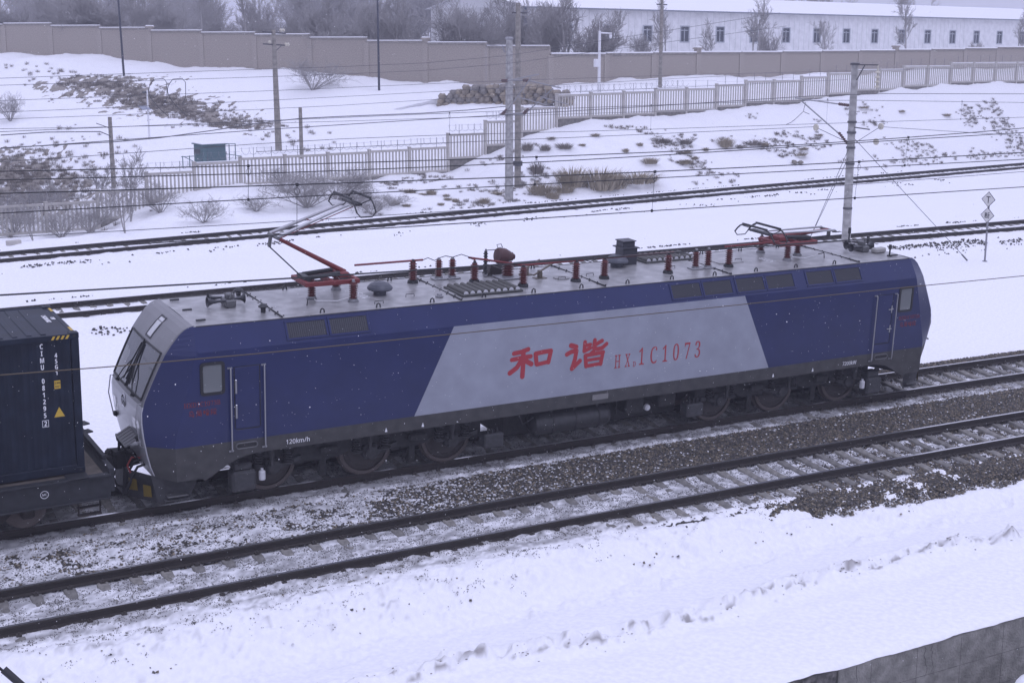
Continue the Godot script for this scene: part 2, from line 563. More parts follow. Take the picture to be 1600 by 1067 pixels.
func build_ground() -> void:
	var snow := StandardMaterial3D.new()
	snow.albedo_color = Color(0.86, 0.86, 0.87).linear_to_srgb()
	snow.albedo_texture = noise_tex("snow", 0.02, 0.93, 1.0, 5)
	snow.uv1_triplanar = true
	snow.uv1_scale = Vector3.ONE * 0.6
	snow.roughness = 0.85
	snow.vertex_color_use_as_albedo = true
	snow.normal_enabled = true
	snow.normal_texture = normal_tex("nsnow", 0.03, 3.0, 5)
	snow.normal_scale = 0.35
	var plain: StandardMaterial3D = snow.duplicate()
	plain.vertex_color_use_as_albedo = false
	mats["snow"] = plain
	var xs := steps([[-90, 3.0], [-30, 0.8], [-17, 0.075], [14, 0.12], [24, 0.3], [60, 0.6], [120, 3.0], [320]])
	var zs := steps([[11.45, 0.075], [-3.2, 0.16], [-9, 0.35], [-17, 0.12], [-24, 0.3], [-30, 0.16], [-56, 0.35], [-80, 0.8], [-130, 4.0], [-360]])
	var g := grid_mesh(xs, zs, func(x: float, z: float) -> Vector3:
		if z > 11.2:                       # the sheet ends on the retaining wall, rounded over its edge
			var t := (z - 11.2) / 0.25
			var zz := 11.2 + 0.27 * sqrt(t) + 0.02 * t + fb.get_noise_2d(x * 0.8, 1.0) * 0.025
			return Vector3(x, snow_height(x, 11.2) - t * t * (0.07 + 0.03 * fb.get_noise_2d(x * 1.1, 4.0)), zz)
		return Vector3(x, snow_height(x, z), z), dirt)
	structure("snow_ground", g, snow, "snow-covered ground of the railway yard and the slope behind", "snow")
	# ballast bed of the two near tracks: it shows wherever the snow has blown off
	var bal := mat("ballast", 0.12, 0.108, 0.092, 0.95, 0.0, "strong", 3.0, 1.0)
	var bx := steps([[-22, 0.07], [14, 0.1], [30, 0.3], [75]])
	var bs := steps([[7.1, 0.07], [-3.25]])
	var bm := grid_mesh(bx, bs, func(x: float, s: float) -> Vector3:
		var z := s + zl(x)
		var r := fc.get_noise_2d(x * 7.0, z * 7.0) * 0.022 + fb.get_noise_2d(x * 2.0, z * 2.0) * 0.012
		return Vector3(x, ballast(x, s) + r - 0.2 * smooth(5.75, 6.4, s), z))
	structure("ballast_bed", bm, bal, "dark crushed-stone ballast bed under the two near tracks", "ballast")
	# loose stones
	var st := MB.new()
	var pts := []
	rng.seed = 5
	for q in [Vector3(1, 0, 0), Vector3(-1, 0, 0), Vector3(0, 1, 0), Vector3(0, -1, 0), Vector3(0, 0, 1), Vector3(0, 0, -1)]:
		pts.append(q * rng.randf_range(0.75, 1.15) + Vector3(rng.randf() - 0.5, rng.randf() - 0.5, rng.randf() - 0.5) * 0.5)
	for f in [[0, 2, 4], [4, 2, 1], [1, 2, 5], [5, 2, 0], [4, 3, 0], [1, 3, 4], [5, 3, 1], [0, 3, 5]]:
		st.tri(pts[f[0]], pts[f[1]], pts[f[2]])
	var spots := []
	var cols := []
	for i in 260000:
		var x := rng.randf_range(-17.0, 24.0) if i < 235000 else rng.randf_range(24.0, 45.0)
		var s := rng.randf_range(-2.9, 6.5)
		var z := s + zl(x)
		var lv := snow_level(x, s) + snow_noise(x, z)
		var keep := smooth(0.028, -0.018, lv)
		# stones kicked out on to the thin snow between the tracks, and a few on the shoulder
		if s > 1.2 and s < 3.0 and fb.get_noise_2d(x * 0.5 + 40.0, z * 0.5) > 0.0: keep = maxf(keep, 0.22 * smooth(-0.1, 0.4, fa.get_noise_2d(x * 1.3, z * 1.3)))
		elif s > 5.0: keep = maxf(keep * smooth(6.5, 6.1, s), 0.05 * smooth(0.15, 0.4, fa.get_noise_2d(x * 0.9, z * 0.9)))
		if rng.randf() > keep: continue
		var r := rng.randf_range(0.018, 0.042)
		if absf(s) < 0.7 or absf(s - 3.93) < 0.7: r *= 0.8
		var y := ballast(x, s) + maxf(lv, 0.0) * 0.75 + rng.randf_range(-0.012, 0.014)
		var flat := rng.randf_range(0.6, 1.0)
		var t := rng.randf()
		var dk := rng.randf_range(0.45, 1.35)
		var col := Color(0.175, 0.148, 0.108) * dk if t < 0.55 else Color(0.10, 0.094, 0.09) * dk
		# some carry a cap of frozen snow
		var dust := lerpf(0.36, 0.035, smooth(-6.0, 2.0, x))
		if absf(s) < 0.8 or absf(s - 3.93) < 0.8: dust = lerpf(0.4, 0.06, smooth(0.0, 8.0, x))
		if s < -0.9: dust = 0.0
		if s < -1.4 and x < 7.0: continue
		if rng.randf() < dust:
			col = Color(1, 1, 1.01) * rng.randf_range(0.35, 0.8)
			flat *= 0.6
			y += 0.008
		spots.append(Transform3D(Basis.from_euler(Vector3(rng.randf() * 6, rng.randf() * 6, rng.randf() * 6)).scaled(Vector3(r, r * flat, r * rng.randf_range(0.8, 1.3))), Vector3(x, y, z)))
		cols.append(col)
	for i in 190000:
		var x := rng.randf_range(-17.0, 16.0)
		var s := rng.randf_range(-0.9, 6.6)
		var z := s + zl(x)
		var lv := snow_level(x, s) + snow_noise(x, z)
		if lv < 0.0 or rng.randf() > 0.9 * smooth(-0.2, 0.4, fb.get_noise_2d(x * 1.2, z * 2.0) + (0.22 if s < 5.0 else 0.05 - (s - 5.0) * 0.35 - 0.2 * smooth(-8.0, 0.0, x))): continue
		var r := rng.randf_range(0.006, 0.016)
		spots.append(Transform3D(Basis.from_euler(Vector3(rng.randf() * 6, rng.randf() * 6, 0)).scaled(Vector3(r, r * 0.7, r * 1.5)), Vector3(x, snow_height(x, z) + r * 0.2, z)))
		cols.append(Color(0.10, 0.095, 0.09) * rng.randf_range(0.5, 2.2))
	for i in 420:
		var x := rng.randf_range(-12.0, 12.0)
		var s := 8.45 + fb.get_noise_2d(x * 0.12, 3.0) * 0.5 + rng.randfn(0.1, 0.16)
		if fb.get_noise_2d(x * 0.8, 7.0) < 0.05: continue
		var z := s + zl(x)
		var r := rng.randf_range(0.008, 0.022)
		spots.append(Transform3D(Basis.from_euler(Vector3(rng.randf() * 6, rng.randf() * 6, 0)).scaled(Vector3(r * 1.6, r * 0.6, r)), Vector3(x, snow_height(x, z) + r * 0.1, z)))
		cols.append(Color(0.13, 0.115, 0.10) * rng.randf_range(0.6, 1.6))
	# stones along the edges of the two far tracks
	for i in 12000:
		var far := i % 3 == 0
		var x := rng.randf_range(-12.0, 60.0)
		var side := 1.0 if rng.randf() < 0.65 else -1.0
		var s := side * (1.9 + absf(rng.randfn(0.0, 0.55)))
		if fb.get_noise_2d(x * 0.3, s * 0.9 + (50.0 if far else 0.0)) < (0.30 if x < 18.0 else (-0.05 if side > 0 and not far else 0.22)): continue
		var z := (z4(x) if far else z3(x)) + s
		var r := rng.randf_range(0.03, 0.07)
		spots.append(Transform3D(Basis.from_euler(Vector3(rng.randf() * 6, rng.randf() * 6, rng.randf() * 6)).scaled(Vector3(r, r, r)), Vector3(x, snow_height(x, z) + r * 0.2, z)))
		cols.append(Color(0.07, 0.066, 0.06) * rng.randf_range(0.6, 1.2))
	var sm := StandardMaterial3D.new()
	sm.vertex_color_use_as_albedo = true
	sm.roughness = 0.95
	var mm := MultiMesh.new()
	mm.transform_format = MultiMesh.TRANSFORM_3D
	mm.use_colors = true
	mm.mesh = st.mesh(sm)
	mm.instance_count = spots.size()
	for i in spots.size():
		mm.set_instance_transform(i, spots[i])
		mm.set_instance_color(i, cols[i])
	var mi := MultiMeshInstance3D.new()
	mi.name = "ballast_stones"
	mi.multimesh = mm
	add_child(mi)
	tag(mi, "loose grey and tan ballast stones showing through the snow", "stones", "", "stuff")
	# lower ground in front of the retaining wall, then an unseen dark sheet added against snow bounce
	var lo := grid_mesh(steps([[-60, 1.0], [60]]), steps([[11.5, 0.5], [90]]), func(x: float, z: float) -> Vector3: return Vector3(x, -3.6 + fa.get_noise_2d(x * 0.2, z * 0.2) * 0.12 * (1.0 - smooth(14.0, 15.5, z) * (1.0 - smooth(37.0, 39.0, z))), z))
	structure("lower_ground", lo, mats["snow"], "snowy lower ground at the foot of the retaining wall", "snow")
	var rd := MB.new()
	rd.box(Vector3(0, -3.52, 26.0), Vector3(120, 0.08, 21.0))
	structure("added_road", rd.mesh(), mat("asphalt", 0.06, 0.06, 0.062, 0.75, 0.0, "blotch", 0.3), "unseen dark asphalt sheet added below the retaining wall to dim the locomotive side", "added_road")


# ---------------------------------------------------------------- tracks
func rail_mesh(zc: Callable, ytop: float, off: float, x0: float, x1: float) -> ArrayMesh:
	# rail profile, (across, up from rail top), counter-clockwise
	var pr := [Vector2(-0.036, -0.008), Vector2(-0.030, 0), Vector2(0.030, 0), Vector2(0.036, -0.008), Vector2(0.036, -0.04), Vector2(0.010, -0.055), Vector2(0.010, -0.145), Vector2(0.075, -0.165), Vector2(0.075, -0.176), Vector2(-0.075, -0.176), Vector2(-0.075, -0.165), Vector2(-0.010, -0.145), Vector2(-0.010, -0.055), Vector2(-0.036, -0.04)]
	var top := MB.new()
	var side := MB.new()
	var steel := mat("rail_top", 0.55, 0.55, 0.56, 0.28, 0.9)
	var rust := mat("rail_side", 0.042, 0.034, 0.029, 0.8, 0.0, "fine", 1.5)
	var m := int((x1 - x0) / 1.5)
	var prev := []
	for i in m + 1:
		var x := x0 + (x1 - x0) * i / m
		var c := Vector3(x, ytop, zc.call(x))
		var t := Vector3(1.0, 0, (zc.call(x + 0.5) - zc.call(x - 0.5))).normalized()
		var side_dir := Vector3(-t.z, 0, t.x)
		var w := (side_dir * cos(CANT) + Vector3.DOWN * sin(CANT)).normalized()
		var u := t.cross(w).normalized() * -1.0
		var ring := []
		for q in pr: ring.append(c + w * (q.x + off) + u * q.y)
		if i:
			for k in pr.size():
				var j := (k + 1) % pr.size()
				var b := top if k == 1 else side
				b.quad(prev[k], ring[k], ring[j], prev[j])
		prev = ring
	var am := side.mesh(rust)
	var ar := []
	ar.resize(Mesh.ARRAY_MAX)
	ar[Mesh.ARRAY_VERTEX] = top.v
	ar[Mesh.ARRAY_NORMAL] = top.n
	am.add_surface_from_arrays(Mesh.PRIMITIVE_TRIANGLES, ar)
	am.surface_set_material(1, steel)
	return am


func sleeper_mesh(m: Material) -> ArrayMesh:
	var b := MB.new()
	# (along z, half width at top, half width at foot, top height)
	var st := [[-1.30, 0.085, 0.15, -0.02], [-1.27, 0.10, 0.16, 0.0], [-0.9, 0.098, 0.16, 0.012], [-0.56, 0.095, 0.155, 0.008], [-0.38, 0.088, 0.145, -0.022], [0, 0.083, 0.14, -0.034], [0.38, 0.088, 0.145, -0.022], [0.56, 0.095, 0.155, 0.008], [0.9, 0.098, 0.16, 0.012], [1.27, 0.10, 0.16, 0.0], [1.30, 0.085, 0.15, -0.02]]
	var prev := []
	for k in st.size():
		var q: Array = st[k]
		var e := 0.014
		var r := [Vector3(q[2], -0.2, q[0]), Vector3(q[1] + e * 0.6, q[3] - e, q[0]), Vector3(q[1] - e, q[3], q[0]), Vector3(-q[1] + e, q[3], q[0]), Vector3(-q[1] - e * 0.6, q[3] - e, q[0]), Vector3(-q[2], -0.2, q[0])]
		if k:
			for i in 5: b.quad(prev[i], prev[i + 1], r[i + 1], r[i])
		else:
			for i in range(1, 5): b.tri(r[0], r[i + 1], r[i])
		if k == st.size() - 1:
			for i in range(1, 5): b.tri(r[0], r[i], r[i + 1])
		prev = r
	return b.mesh(m)


func build_track(label: String, zc: Callable, ytop: float, x0: float, x1: float, sx0: float, sx1: float, phase := 0.0) -> void:
	var t := Node3D.new()
	t.name = numbered("railway_track")
	add_child(t)
	tag(t, label, "track", "", "structure")
	for off in [-0.754, 0.754]:
		var o := MeshInstance3D.new()
		o.name = "rail"
		o.mesh = rail_mesh(zc, ytop, off, x0, x1)
		t.add_child(o, true)
	var cm := mat("sleeper", 0.30, 0.285, 0.255, 0.9, 0.0, "blotch", 0.8, 0.4)
	var cm2 := mat("sleeper_b", 0.24, 0.23, 0.21, 0.9, 0.0, "blotch", 0.7, 0.4)
	var sm := [sleeper_mesh(cm), sleeper_mesh(cm2)]
	var clips := MB.new()
	var x := sx0 + phase
	var k := 0
	while x < sx1:
		var yaw := atan2(-(zc.call(x + 0.5) - zc.call(x - 0.5)), 1.0)
		var bs := Basis(Vector3.UP, yaw) * Basis(Vector3.RIGHT, CANT)
		var c := Vector3(x, ytop, zc.call(x))
		var o := shared("sleeper", sm[(k * 7 / 3) % 2], Transform3D(bs, c + bs * Vector3(0, -0.19, 0)), t)
		o.name = "sleeper" if k == 0 else "sleeper_%03d" % k
		for off in [-0.754, 0.754]:
			for sd in [-1, 1]:
				clips.box(c + bs * Vector3(0, -0.155, off + sd * 0.105), Vector3(0.09, 0.05, 0.075), bs)
				clips.cyl(c + bs * Vector3(0.0, -0.15, off + sd * 0.12), c + bs * Vector3(0.0, -0.095, off + sd * 0.12), 0.018, 0.018, 6)
		x += 0.6
		k += 1
	var cl := part("rail_clips", clips, mat("clip", 0.05, 0.043, 0.038, 0.8), t)
	cl.set_meta("kind", "stuff")


func build_tracks() -> void:
	build_track("railway track under the blue locomotive, partly covered with snow", zl, 0.015, -60.0, 110.0, -16.0, 75.0)
	build_track("railway track nearest the concrete retaining wall, snow between its sleepers", z1, -0.35, -60.0, 90.0, -16.0, 60.0, 0.25)
	build_track("railway track just behind the locomotive, beside the sign with two diamonds", z3, 0.355, -60.0, 130.0, -14.0, 75.0, 0.1)
	build_track("railway track below the white slatted fence, farthest from the locomotive", z4, 0.117, -60.0, 180.0, -12.0, 95.0, 0.4)


# ---------------------------------------------------------------- lettering
func text(called: String, s: String, size: float, m: Material, tr: Transform3D, parent: Node3D, serif := false, bold := false, sx := 1.0) -> void:
	var f := SystemFont.new()
	f.font_names = PackedStringArray(["Droid Serif" if serif else "Droid Sans"])
	if bold: f.font_weight = 700
	var t := TextMesh.new()
	t.font = f
	t.text = s
	t.font_size = 64
	t.pixel_size = size / 64.0 * 1.35      # size is about the height of a capital
	t.depth = 0.004
	t.material = m
	var o := MeshInstance3D.new()
	o.name = called
	o.mesh = t
	o.transform = tr * Transform3D(Basis().scaled(Vector3(sx, 1, 1)), Vector3.ZERO)
	parent.add_child(o, true)


# brush strokes given as [width, x, y, x, y ...] in a unit square
func strokes(called: String, list: Array, w: float, h: float, m: Material, tr: Transform3D, parent: Node3D) -> void:
	var b := MB.new()
	var k := 0
	for s in list:
		var wd: float = s[0]
		var p := PackedVector2Array()
		for i in range(1, s.size(), 2): p.append(Vector2(s[i] * w, s[i + 1] * h) * 400.0)
		for poly in Geometry2D.offset_polyline(p, wd * w * (0.46 if w > 1.0 else 0.5) * 400.0, Geometry2D.JOIN_ROUND, Geometry2D.END_ROUND):
			var q := []
			for c in poly: q.append(c / 400.0)
			b.prism(q, tr * Vector3(0, 0, 0.0005 * k), tr.basis.x, tr.basis.y, tr.basis.z * 0.003)
		k += 1
	part(called, b, m, parent)


const HE := [[0.10, 0.43, 0.95, 0.28, 0.885, 0.11, 0.86], [0.10, 0.07, 0.655, 0.30, 0.69, 0.49, 0.70], [0.11, 0.32, 0.90, 0.325, 0.5, 0.315, 0.05], [0.11, 0.29, 0.62, 0.18, 0.37, 0.03, 0.22], [0.11, 0.37, 0.58, 0.45, 0.50, 0.51, 0.44], [0.10, 0.60, 0.76, 0.63, 0.42], [0.10, 0.60, 0.77, 0.78, 0.80, 0.95, 0.81], [0.10, 0.95, 0.80, 0.90, 0.43], [0.09, 0.64, 0.40, 0.91, 0.45]]
const XIE := [[0.11, 0.13, 0.88, 0.25, 0.81], [0.10, 0.04, 0.60, 0.14, 0.67, 0.26, 0.68, 0.23, 0.40, 0.17, 0.10, 0.35, 0.33], [0.09, 0.45, 0.94, 0.44, 0.64, 0.58, 0.72], [0.08, 0.46, 0.82, 0.58, 0.84], [0.09, 0.68, 0.97, 0.66, 0.72, 0.74, 0.66, 0.86, 0.68, 0.96, 0.80], [0.09, 0.85, 0.92, 0.69, 0.81], [0.09, 0.66, 0.60, 0.59, 0.52], [0.09, 0.47, 0.48, 0.50, 0.12], [0.09, 0.48, 0.49, 0.89, 0.53], [0.09, 0.88, 0.52, 0.84, 0.14], [0.07, 0.51, 0.32, 0.85, 0.34], [0.08, 0.51, 0.13, 0.85, 0.16]]
const DUAN := [[0.09, 0.08, 0.9, 0.08, 0.12, 0.5, 0.14], [0.08, 0.29, 0.92, 0.29, 0.22], [0.08, 0.13, 0.57, 0.47, 0.57], [0.07, 0.16, 0.82, 0.23, 0.66], [0.07, 0.43, 0.83, 0.35, 0.66], [0.07, 0.27, 0.55, 0.15, 0.32], [0.07, 0.31, 0.55, 0.45, 0.34], [0.09, 0.88, 0.93, 0.63, 0.85, 0.63, 0.45, 0.54, 0.08], [0.09, 0.64, 0.58, 0.96, 0.58], [0.09, 0.81, 0.58, 0.81, 0.04]]
const DEPOT := [
	[[0.08, 0.5, 0.98, 0.4, 0.85], [0.08, 0.2, 0.85, 0.7, 0.85, 0.66, 0.62], [0.08, 0.22, 0.85, 0.22, 0.45, 0.85, 0.45, 0.78, 0.05, 0.62, 0.12], [0.08, 0.1, 0.25, 0.7, 0.25]],
	[[0.08, 0.2, 0.92, 0.8, 0.92, 0.8, 0.7, 0.22, 0.7], [0.08, 0.2, 0.92, 0.18, 0.4, 0.05, 0.05], [0.08, 0.2, 0.55, 0.85, 0.55, 0.82, 0.05, 0.68, 0.1], [0.07, 0.35, 0.4, 0.65, 0.4, 0.63, 0.18, 0.36, 0.18, 0.35, 0.4]],
	[[0.07, 0.08, 0.8, 0.3, 0.8, 0.3, 0.35, 0.09, 0.35, 0.08, 0.8], [0.08, 0.65, 0.98, 0.38, 0.6], [0.08, 0.66, 0.96, 0.98, 0.6], [0.07, 0.52, 0.62, 0.82, 0.62], [0.07, 0.48, 0.45, 0.86, 0.45, 0.84, 0.08, 0.5, 0.08, 0.48, 0.45]],
	[[0.08, 0.42, 0.95, 0.12, 0.85, 0.12, 0.05], [0.07, 0.12, 0.65, 0.42, 0.68], [0.07, 0.12, 0.45, 0.42, 0.47], [0.07, 0.03, 0.22, 0.45, 0.3], [0.07, 0.6, 0.95, 0.58, 0.65, 0.5, 0.55], [0.07, 0.6, 0.93, 0.85, 0.93, 0.86, 0.62, 0.97, 0.62], [0.08, 0.5, 0.45, 0.88, 0.45, 0.5, 0.05], [0.08, 0.55, 0.35, 0.95, 0.05]]]


# ---------------------------------------------------------------- locomotive
# front profile of the cab: (distance of the face from the middle of the locomotive, height)
const NOSE := [[9.70, 3.905], [9.80, 3.885], [9.90, 3.84], [10.02, 3.74], [10.17, 3.55], [10.31, 3.35], [10.45, 3.07], [10.60, 2.75], [10.74, 2.43], [10.80, 2.20], [10.80, 1.95], [10.77, 1.65], [10.71, 1.30], [10.64, 1.0], [10.55, 0.76]]


func half_w(y: float) -> float:          # half width of the body shell
	return 1.55 if y <= 3.41 else lerpf(1.55, 1.29, (y - 3.41) / 0.47)


func nose_w(y: float) -> float:          # half width of the cab face
	return lin(y, [[0.7, 1.12], [1.2, 1.17], [2.2, 1.22], [3.2, 1.24], [3.7, 1.26], [3.9, 1.27]])


func crease(y: float) -> float:         # where the cab side begins to draw in
	return lin(y, [[0.7, 10.20], [1.6, 10.22], [3.41, 9.74], [3.9, 9.70]])


func insulator(b: MB, cap: MB, c: Vector3, h := 0.42, r := 0.085, sheds := 6) -> void:
	var prof := [Vector2(r * 0.75, 0), Vector2(r * 0.75, 0.03)]
	for i in sheds:
		var y0 := 0.03 + (h - 0.06) * i / sheds
		var dy := (h - 0.06) / sheds
		prof.append_array([Vector2(r * 0.62, y0 + dy * 0.15), Vector2(r * 1.08, y0 + dy * 0.42), Vector2(r * 1.1, y0 + dy * 0.55), Vector2(r * 0.62, y0 + dy * 0.85)])
	prof.append_array([Vector2(r * 0.7, h - 0.03), Vector2(r * 0.7, h), Vector2(0, h)])
	b.lathe(c, Basis(), prof, 14)
	cap.cyl(c + Vector3(0, h - 0.005, 0), c + Vector3(0, h + 0.05, 0), r * 0.45, r * 0.4, 8)
	cap.cyl(c + Vector3(0, -0.01, 0), c + Vector3(0, 0.03, 0), r * 1.15, r * 1.1, 12)


func build_cab(L: Node3D, d: int, blue: Material, grey: Material, dark: Material, face: Material) -> void:
	# d = -1 left cab, +1 right cab
	var sides := [MB.new(), MB.new()]
	var skirts := [MB.new(), MB.new()]
	var fr := MB.new()
	var frl := MB.new()
	var p := func(x: float, y: float, z: float) -> Vector3: return Vector3(d * x, y, z)
	var q4 := func(b: MB, a: Vector3, e: Vector3, f: Vector3, g: Vector3, out: Vector3) -> void:
		if (e - a).cross(f - a).dot(out) >= 0: b.quad(a, e, f, g)
		else: b.quad(a, g, f, e)
	var rows := []
	for i in NOSE.size() - 1:
		for k in 2:
			rows.append([lerpf(NOSE[i][0], NOSE[i + 1][0], k / 2.0), lerpf(NOSE[i][1], NOSE[i + 1][1], k / 2.0)])
	rows.append(NOSE[-1])
	for i in rows.size() - 1:
		var x0: float = rows[i][0]; var y0: float = rows[i][1]
		var x1: float = rows[i + 1][0]; var y1: float = rows[i + 1][1]
		# face across the cab, slightly bowed
		var nz := 10
		for k in nz:
			var bow := func(t: float, x: float, y: float) -> Vector3:
				var w := nose_w(y) - 0.03
				return Vector3(d * (x + 0.035 * (1.0 - t * t) * smooth(3.9, 3.4, y)), y, t * w)
			var ta := -1.0 + 2.0 * k / nz
			var tb := -1.0 + 2.0 * (k + 1) / nz
			q4.call(fr if y0 > 2.4 else frl, bow.call(ta, x0, y0), bow.call(tb, x0, y0), bow.call(tb, x1, y1), bow.call(ta, x1, y1), Vector3(d, 0.4, 0))
		for s in [-1, 1]:
			# rounded edge between face and side
			var e := func(x: float, y: float, k: int) -> Vector3:
				var w := nose_w(y)
				return [Vector3(d * x, y, s * (w - 0.03)), Vector3(d * (x - 0.008), y, s * (w - 0.01)), Vector3(d * (x - 0.03), y, s * w)][k]
			for k in 2: q4.call(fr if y0 > 2.4 else frl, e.call(x0, y0, k), e.call(x0, y0, k + 1), e.call(x1, y1, k + 1), e.call(x1, y1, k), Vector3(d, 0.2, s))
			# side, drawn in from the body shell to the narrower face
			var sd := sides[(s + 1) / 2] as MB
			var skirt := skirts[(s + 1) / 2] as MB
			var xb0 := minf(x0 - 0.03, crease(y0))
			var xb1 := minf(x1 - 0.03, crease(y1))
			var b := sd if y1 >= 1.469 else skirt
			# flat part up to the crease
			var ya := y0
			if y0 > 1.47 and y1 < 1.469:
				q4.call(sd, Vector3(d * 9.70, y0, s * half_w(y0)), Vector3(d * xb0, y0, s * half_w(y0)), Vector3(d * crease(1.47), 1.47, s * 1.55), Vector3(d * 9.70, 1.47, s * 1.55), Vector3(0, 0, s))
				ya = 1.47
			q4.call(b, Vector3(d * 9.70, ya, s * half_w(ya)), Vector3(d * (xb0 if ya == y0 else crease(ya)), ya, s * half_w(ya)), Vector3(d * xb1, y1, s * half_w(y1)), Vector3(d * 9.70, y1, s * half_w(y1)), Vector3(0, 0, s))
			var a := Vector3(d * xb0, y0, s * half_w(y0)); var c := Vector3(d * (x0 - 0.03), y0, s * nose_w(y0))
			var f := Vector3(d * (x1 - 0.03), y1, s * nose_w(y1)); var g := Vector3(d * xb1, y1, s * half_w(y1))
			if y0 > 1.47 and y1 < 1.469:
				var t := (y0 - 1.47) / (y0 - y1)
				var mc := c.lerp(f, t); var mg := a.lerp(g, t)
				q4.call(sd, a, c, mc, mg, Vector3(d * 0.2, 0.1, s))
				a = mg; c = mc; b = skirt
			if y0 <= 3.42:
				var na := Vector3(d * (half_w(y0) - nose_w(y0)), 0, s * (x0 - xb0)).normalized()
				var nb := Vector3(d * (half_w(y1) - nose_w(y1)), 0, s * (x1 - xb1)).normalized()
				if (c - a).cross(f - a).dot(Vector3(d * 0.2, 0.1, s)) >= 0:
					b.trin(a, c, f, na, na, nb); b.trin(a, f, g, na, nb, nb)
				else:
					b.trin(a, f, c, na, nb, na); b.trin(a, g, f, na, nb, nb)
			else: q4.call(b, a, c, f, g, Vector3(d * 0.2, 0.1, s))
	# lower edge of the cab skirt, then the arch over the bogie end
	for s in [-1, 1]:
		var skirt := skirts[(s + 1) / 2] as MB
		skirt.prism([Vector2(9.70, 1.47), Vector2(9.70, 0.76), Vector2(9.62, 0.70), Vector2(9.45, 0.80), Vector2(9.2, 0.95), Vector2(8.95, 1.07), Vector2(8.75, 1.12), Vector2(8.5, 1.155), Vector2(8.2, 1.155), Vector2(8.2, 1.47)], Vector3(0, 0, s * 1.55), Vector3(d, 0, 0), Vector3.UP, Vector3(0, 0, -s * 0.03))
		q4.call(skirt, p.call(9.70, 0.76, s * 1.55), p.call(10.52, 0.76, s * 1.12), p.call(10.3, 0.72, s * 1.0), p.call(9.7, 0.70, s * 1.4), Vector3(0, -1, 0))
		part("cab_side", sides[(s + 1) / 2], blue, L)
		part("cab_skirt", skirt, dark, L)
	part("cab_face", fr, mat("cab_grey", 0.165, 0.163, 0.168, 0.35, 0.0, "soft", 0.4), L)
	part("cab_lower_face", frl, face, L)
	# windscreens
	var glass := mat("windscreen", 0.03, 0.035, 0.04, 0.03)
	glass.metallic_specular = 0.9
	var rubber := mat("rubber", 0.012, 0.012, 0.013, 0.6)
	var on_face := func(y: float, z: float, out: float) -> Vector3:
		var x := 0.0
		for i in NOSE.size() - 1:
			if y <= NOSE[i][1] and y >= NOSE[i + 1][1]:
				x = lerpf(NOSE[i][0], NOSE[i + 1][0], (NOSE[i][1] - y) / (NOSE[i][1] - NOSE[i + 1][1]))
		var t: float = z / (nose_w(y) - 0.03)
		return Vector3(d * (x + 0.035 * (1.0 - t * t) * smooth(3.9, 3.4, y)), y, z) + Vector3(d * 0.9, 0.42, 0) * out
	for s in [-1, 1]:
		var W := Node3D.new()
		W.name = "windscreen"
		L.add_child(W, true)
		var fb_ := MB.new()
		var pb := MB.new()
		var z0: float = s * 0.075
		var z1_: float = s * 1.08
		for i in 6:
			var y0 := lerpf(3.33, 2.46, i / 6.0)
			var y1 := lerpf(3.33, 2.46, (i + 1) / 6.0)
			for k in 4:
				var za := lerpf(z0, z1_, k / 4.0)
				var zb := lerpf(z0, z1_, (k + 1) / 4.0)
				q4.call(pb, on_face.call(y0, za, 0.006), on_face.call(y0, zb, 0.006), on_face.call(y1, zb, 0.006), on_face.call(y1, za, 0.006), Vector3(d, 0.4, 0))
		var cr := [[3.36, z0 - s * 0.03], [3.36, z1_ + s * 0.03], [2.43, z1_ + s * 0.03], [2.43, z0 - s * 0.03]]
		for k in 4:
			var a: Array = cr[k]; var b: Array = cr[(k + 1) % 4]
			var line := []
			for t in 7: line.append(on_face.call(lerpf(a[0], b[0], t / 6.0), lerpf(a[1], b[1], t / 6.0), 0.008))
			fb_.tube(line, 0.022, 5)
		part("pane", pb, glass, W)
		part("frame", fb_, rubber, W)
		var wp := MB.new()
		var foot: Vector3 = on_face.call(2.40, s * 0.62, 0.05)
		var tip: Vector3 = on_face.call(2.95, s * 0.12, 0.04)
		wp.tube([foot, foot.lerp(tip, 0.5) + Vector3(d * 0.03, 0.01, 0), tip], 0.013, 5)
		wp.tube([on_face.call(2.52, s * 0.24, 0.035), tip, on_face.call(3.30, s * 0.06, 0.03)], 0.016, 5)
		wp.cyl(on_face.call(2.40, s * 0.62, -0.02), on_face.call(2.40, s * 0.62, 0.07), 0.035, 0.03, 8)
		part("wiper", wp, rubber, W)
	# route lamp window above
	var lw := Node3D.new()
	lw.name = "headlamp"
	L.add_child(lw, true)
	var lb := MB.new()
	var lf := MB.new()
	for i in 4:
		var y0 := lerpf(3.80, 3.46, i / 4.0)
		var y1 := lerpf(3.80, 3.46, (i + 1) / 4.0)
		q4.call(lb, on_face.call(y0, -0.15, 0.004), on_face.call(y0, 0.15, 0.004), on_face.call(y1, 0.15, 0.004), on_face.call(y1, -0.15, 0.004), Vector3(d, 0.5, 0))
	var lc := [[3.82, -0.17], [3.82, 0.17], [3.44, 0.17], [3.44, -0.17]]
	for k in 4:
		var a: Array = lc[k]; var b: Array = lc[(k + 1) % 4]
		var line := []
		for t in 4: line.append(on_face.call(lerpf(a[0], b[0], t / 3.0), lerpf(a[1], b[1], t / 3.0), 0.004))
		lf.tube(line, 0.018, 5)
	part("pane", lb, mat("lamp_glass", 0.5, 0.5, 0.5, 0.08), lw)
	part("frame", lf, mat("dark_trim", 0.05, 0.05, 0.055, 0.6), lw)
	# emblem ring, lower lamps, horn cover and face plate
	var em := MB.new()
	var ring := []
	for k in 21: ring.append(on_face.call(2.13 + 0.13 * sin(TAU * k / 20.0), 0.13 * cos(TAU * k / 20.0), 0.01))
	em.tube(ring, 0.014, 5)
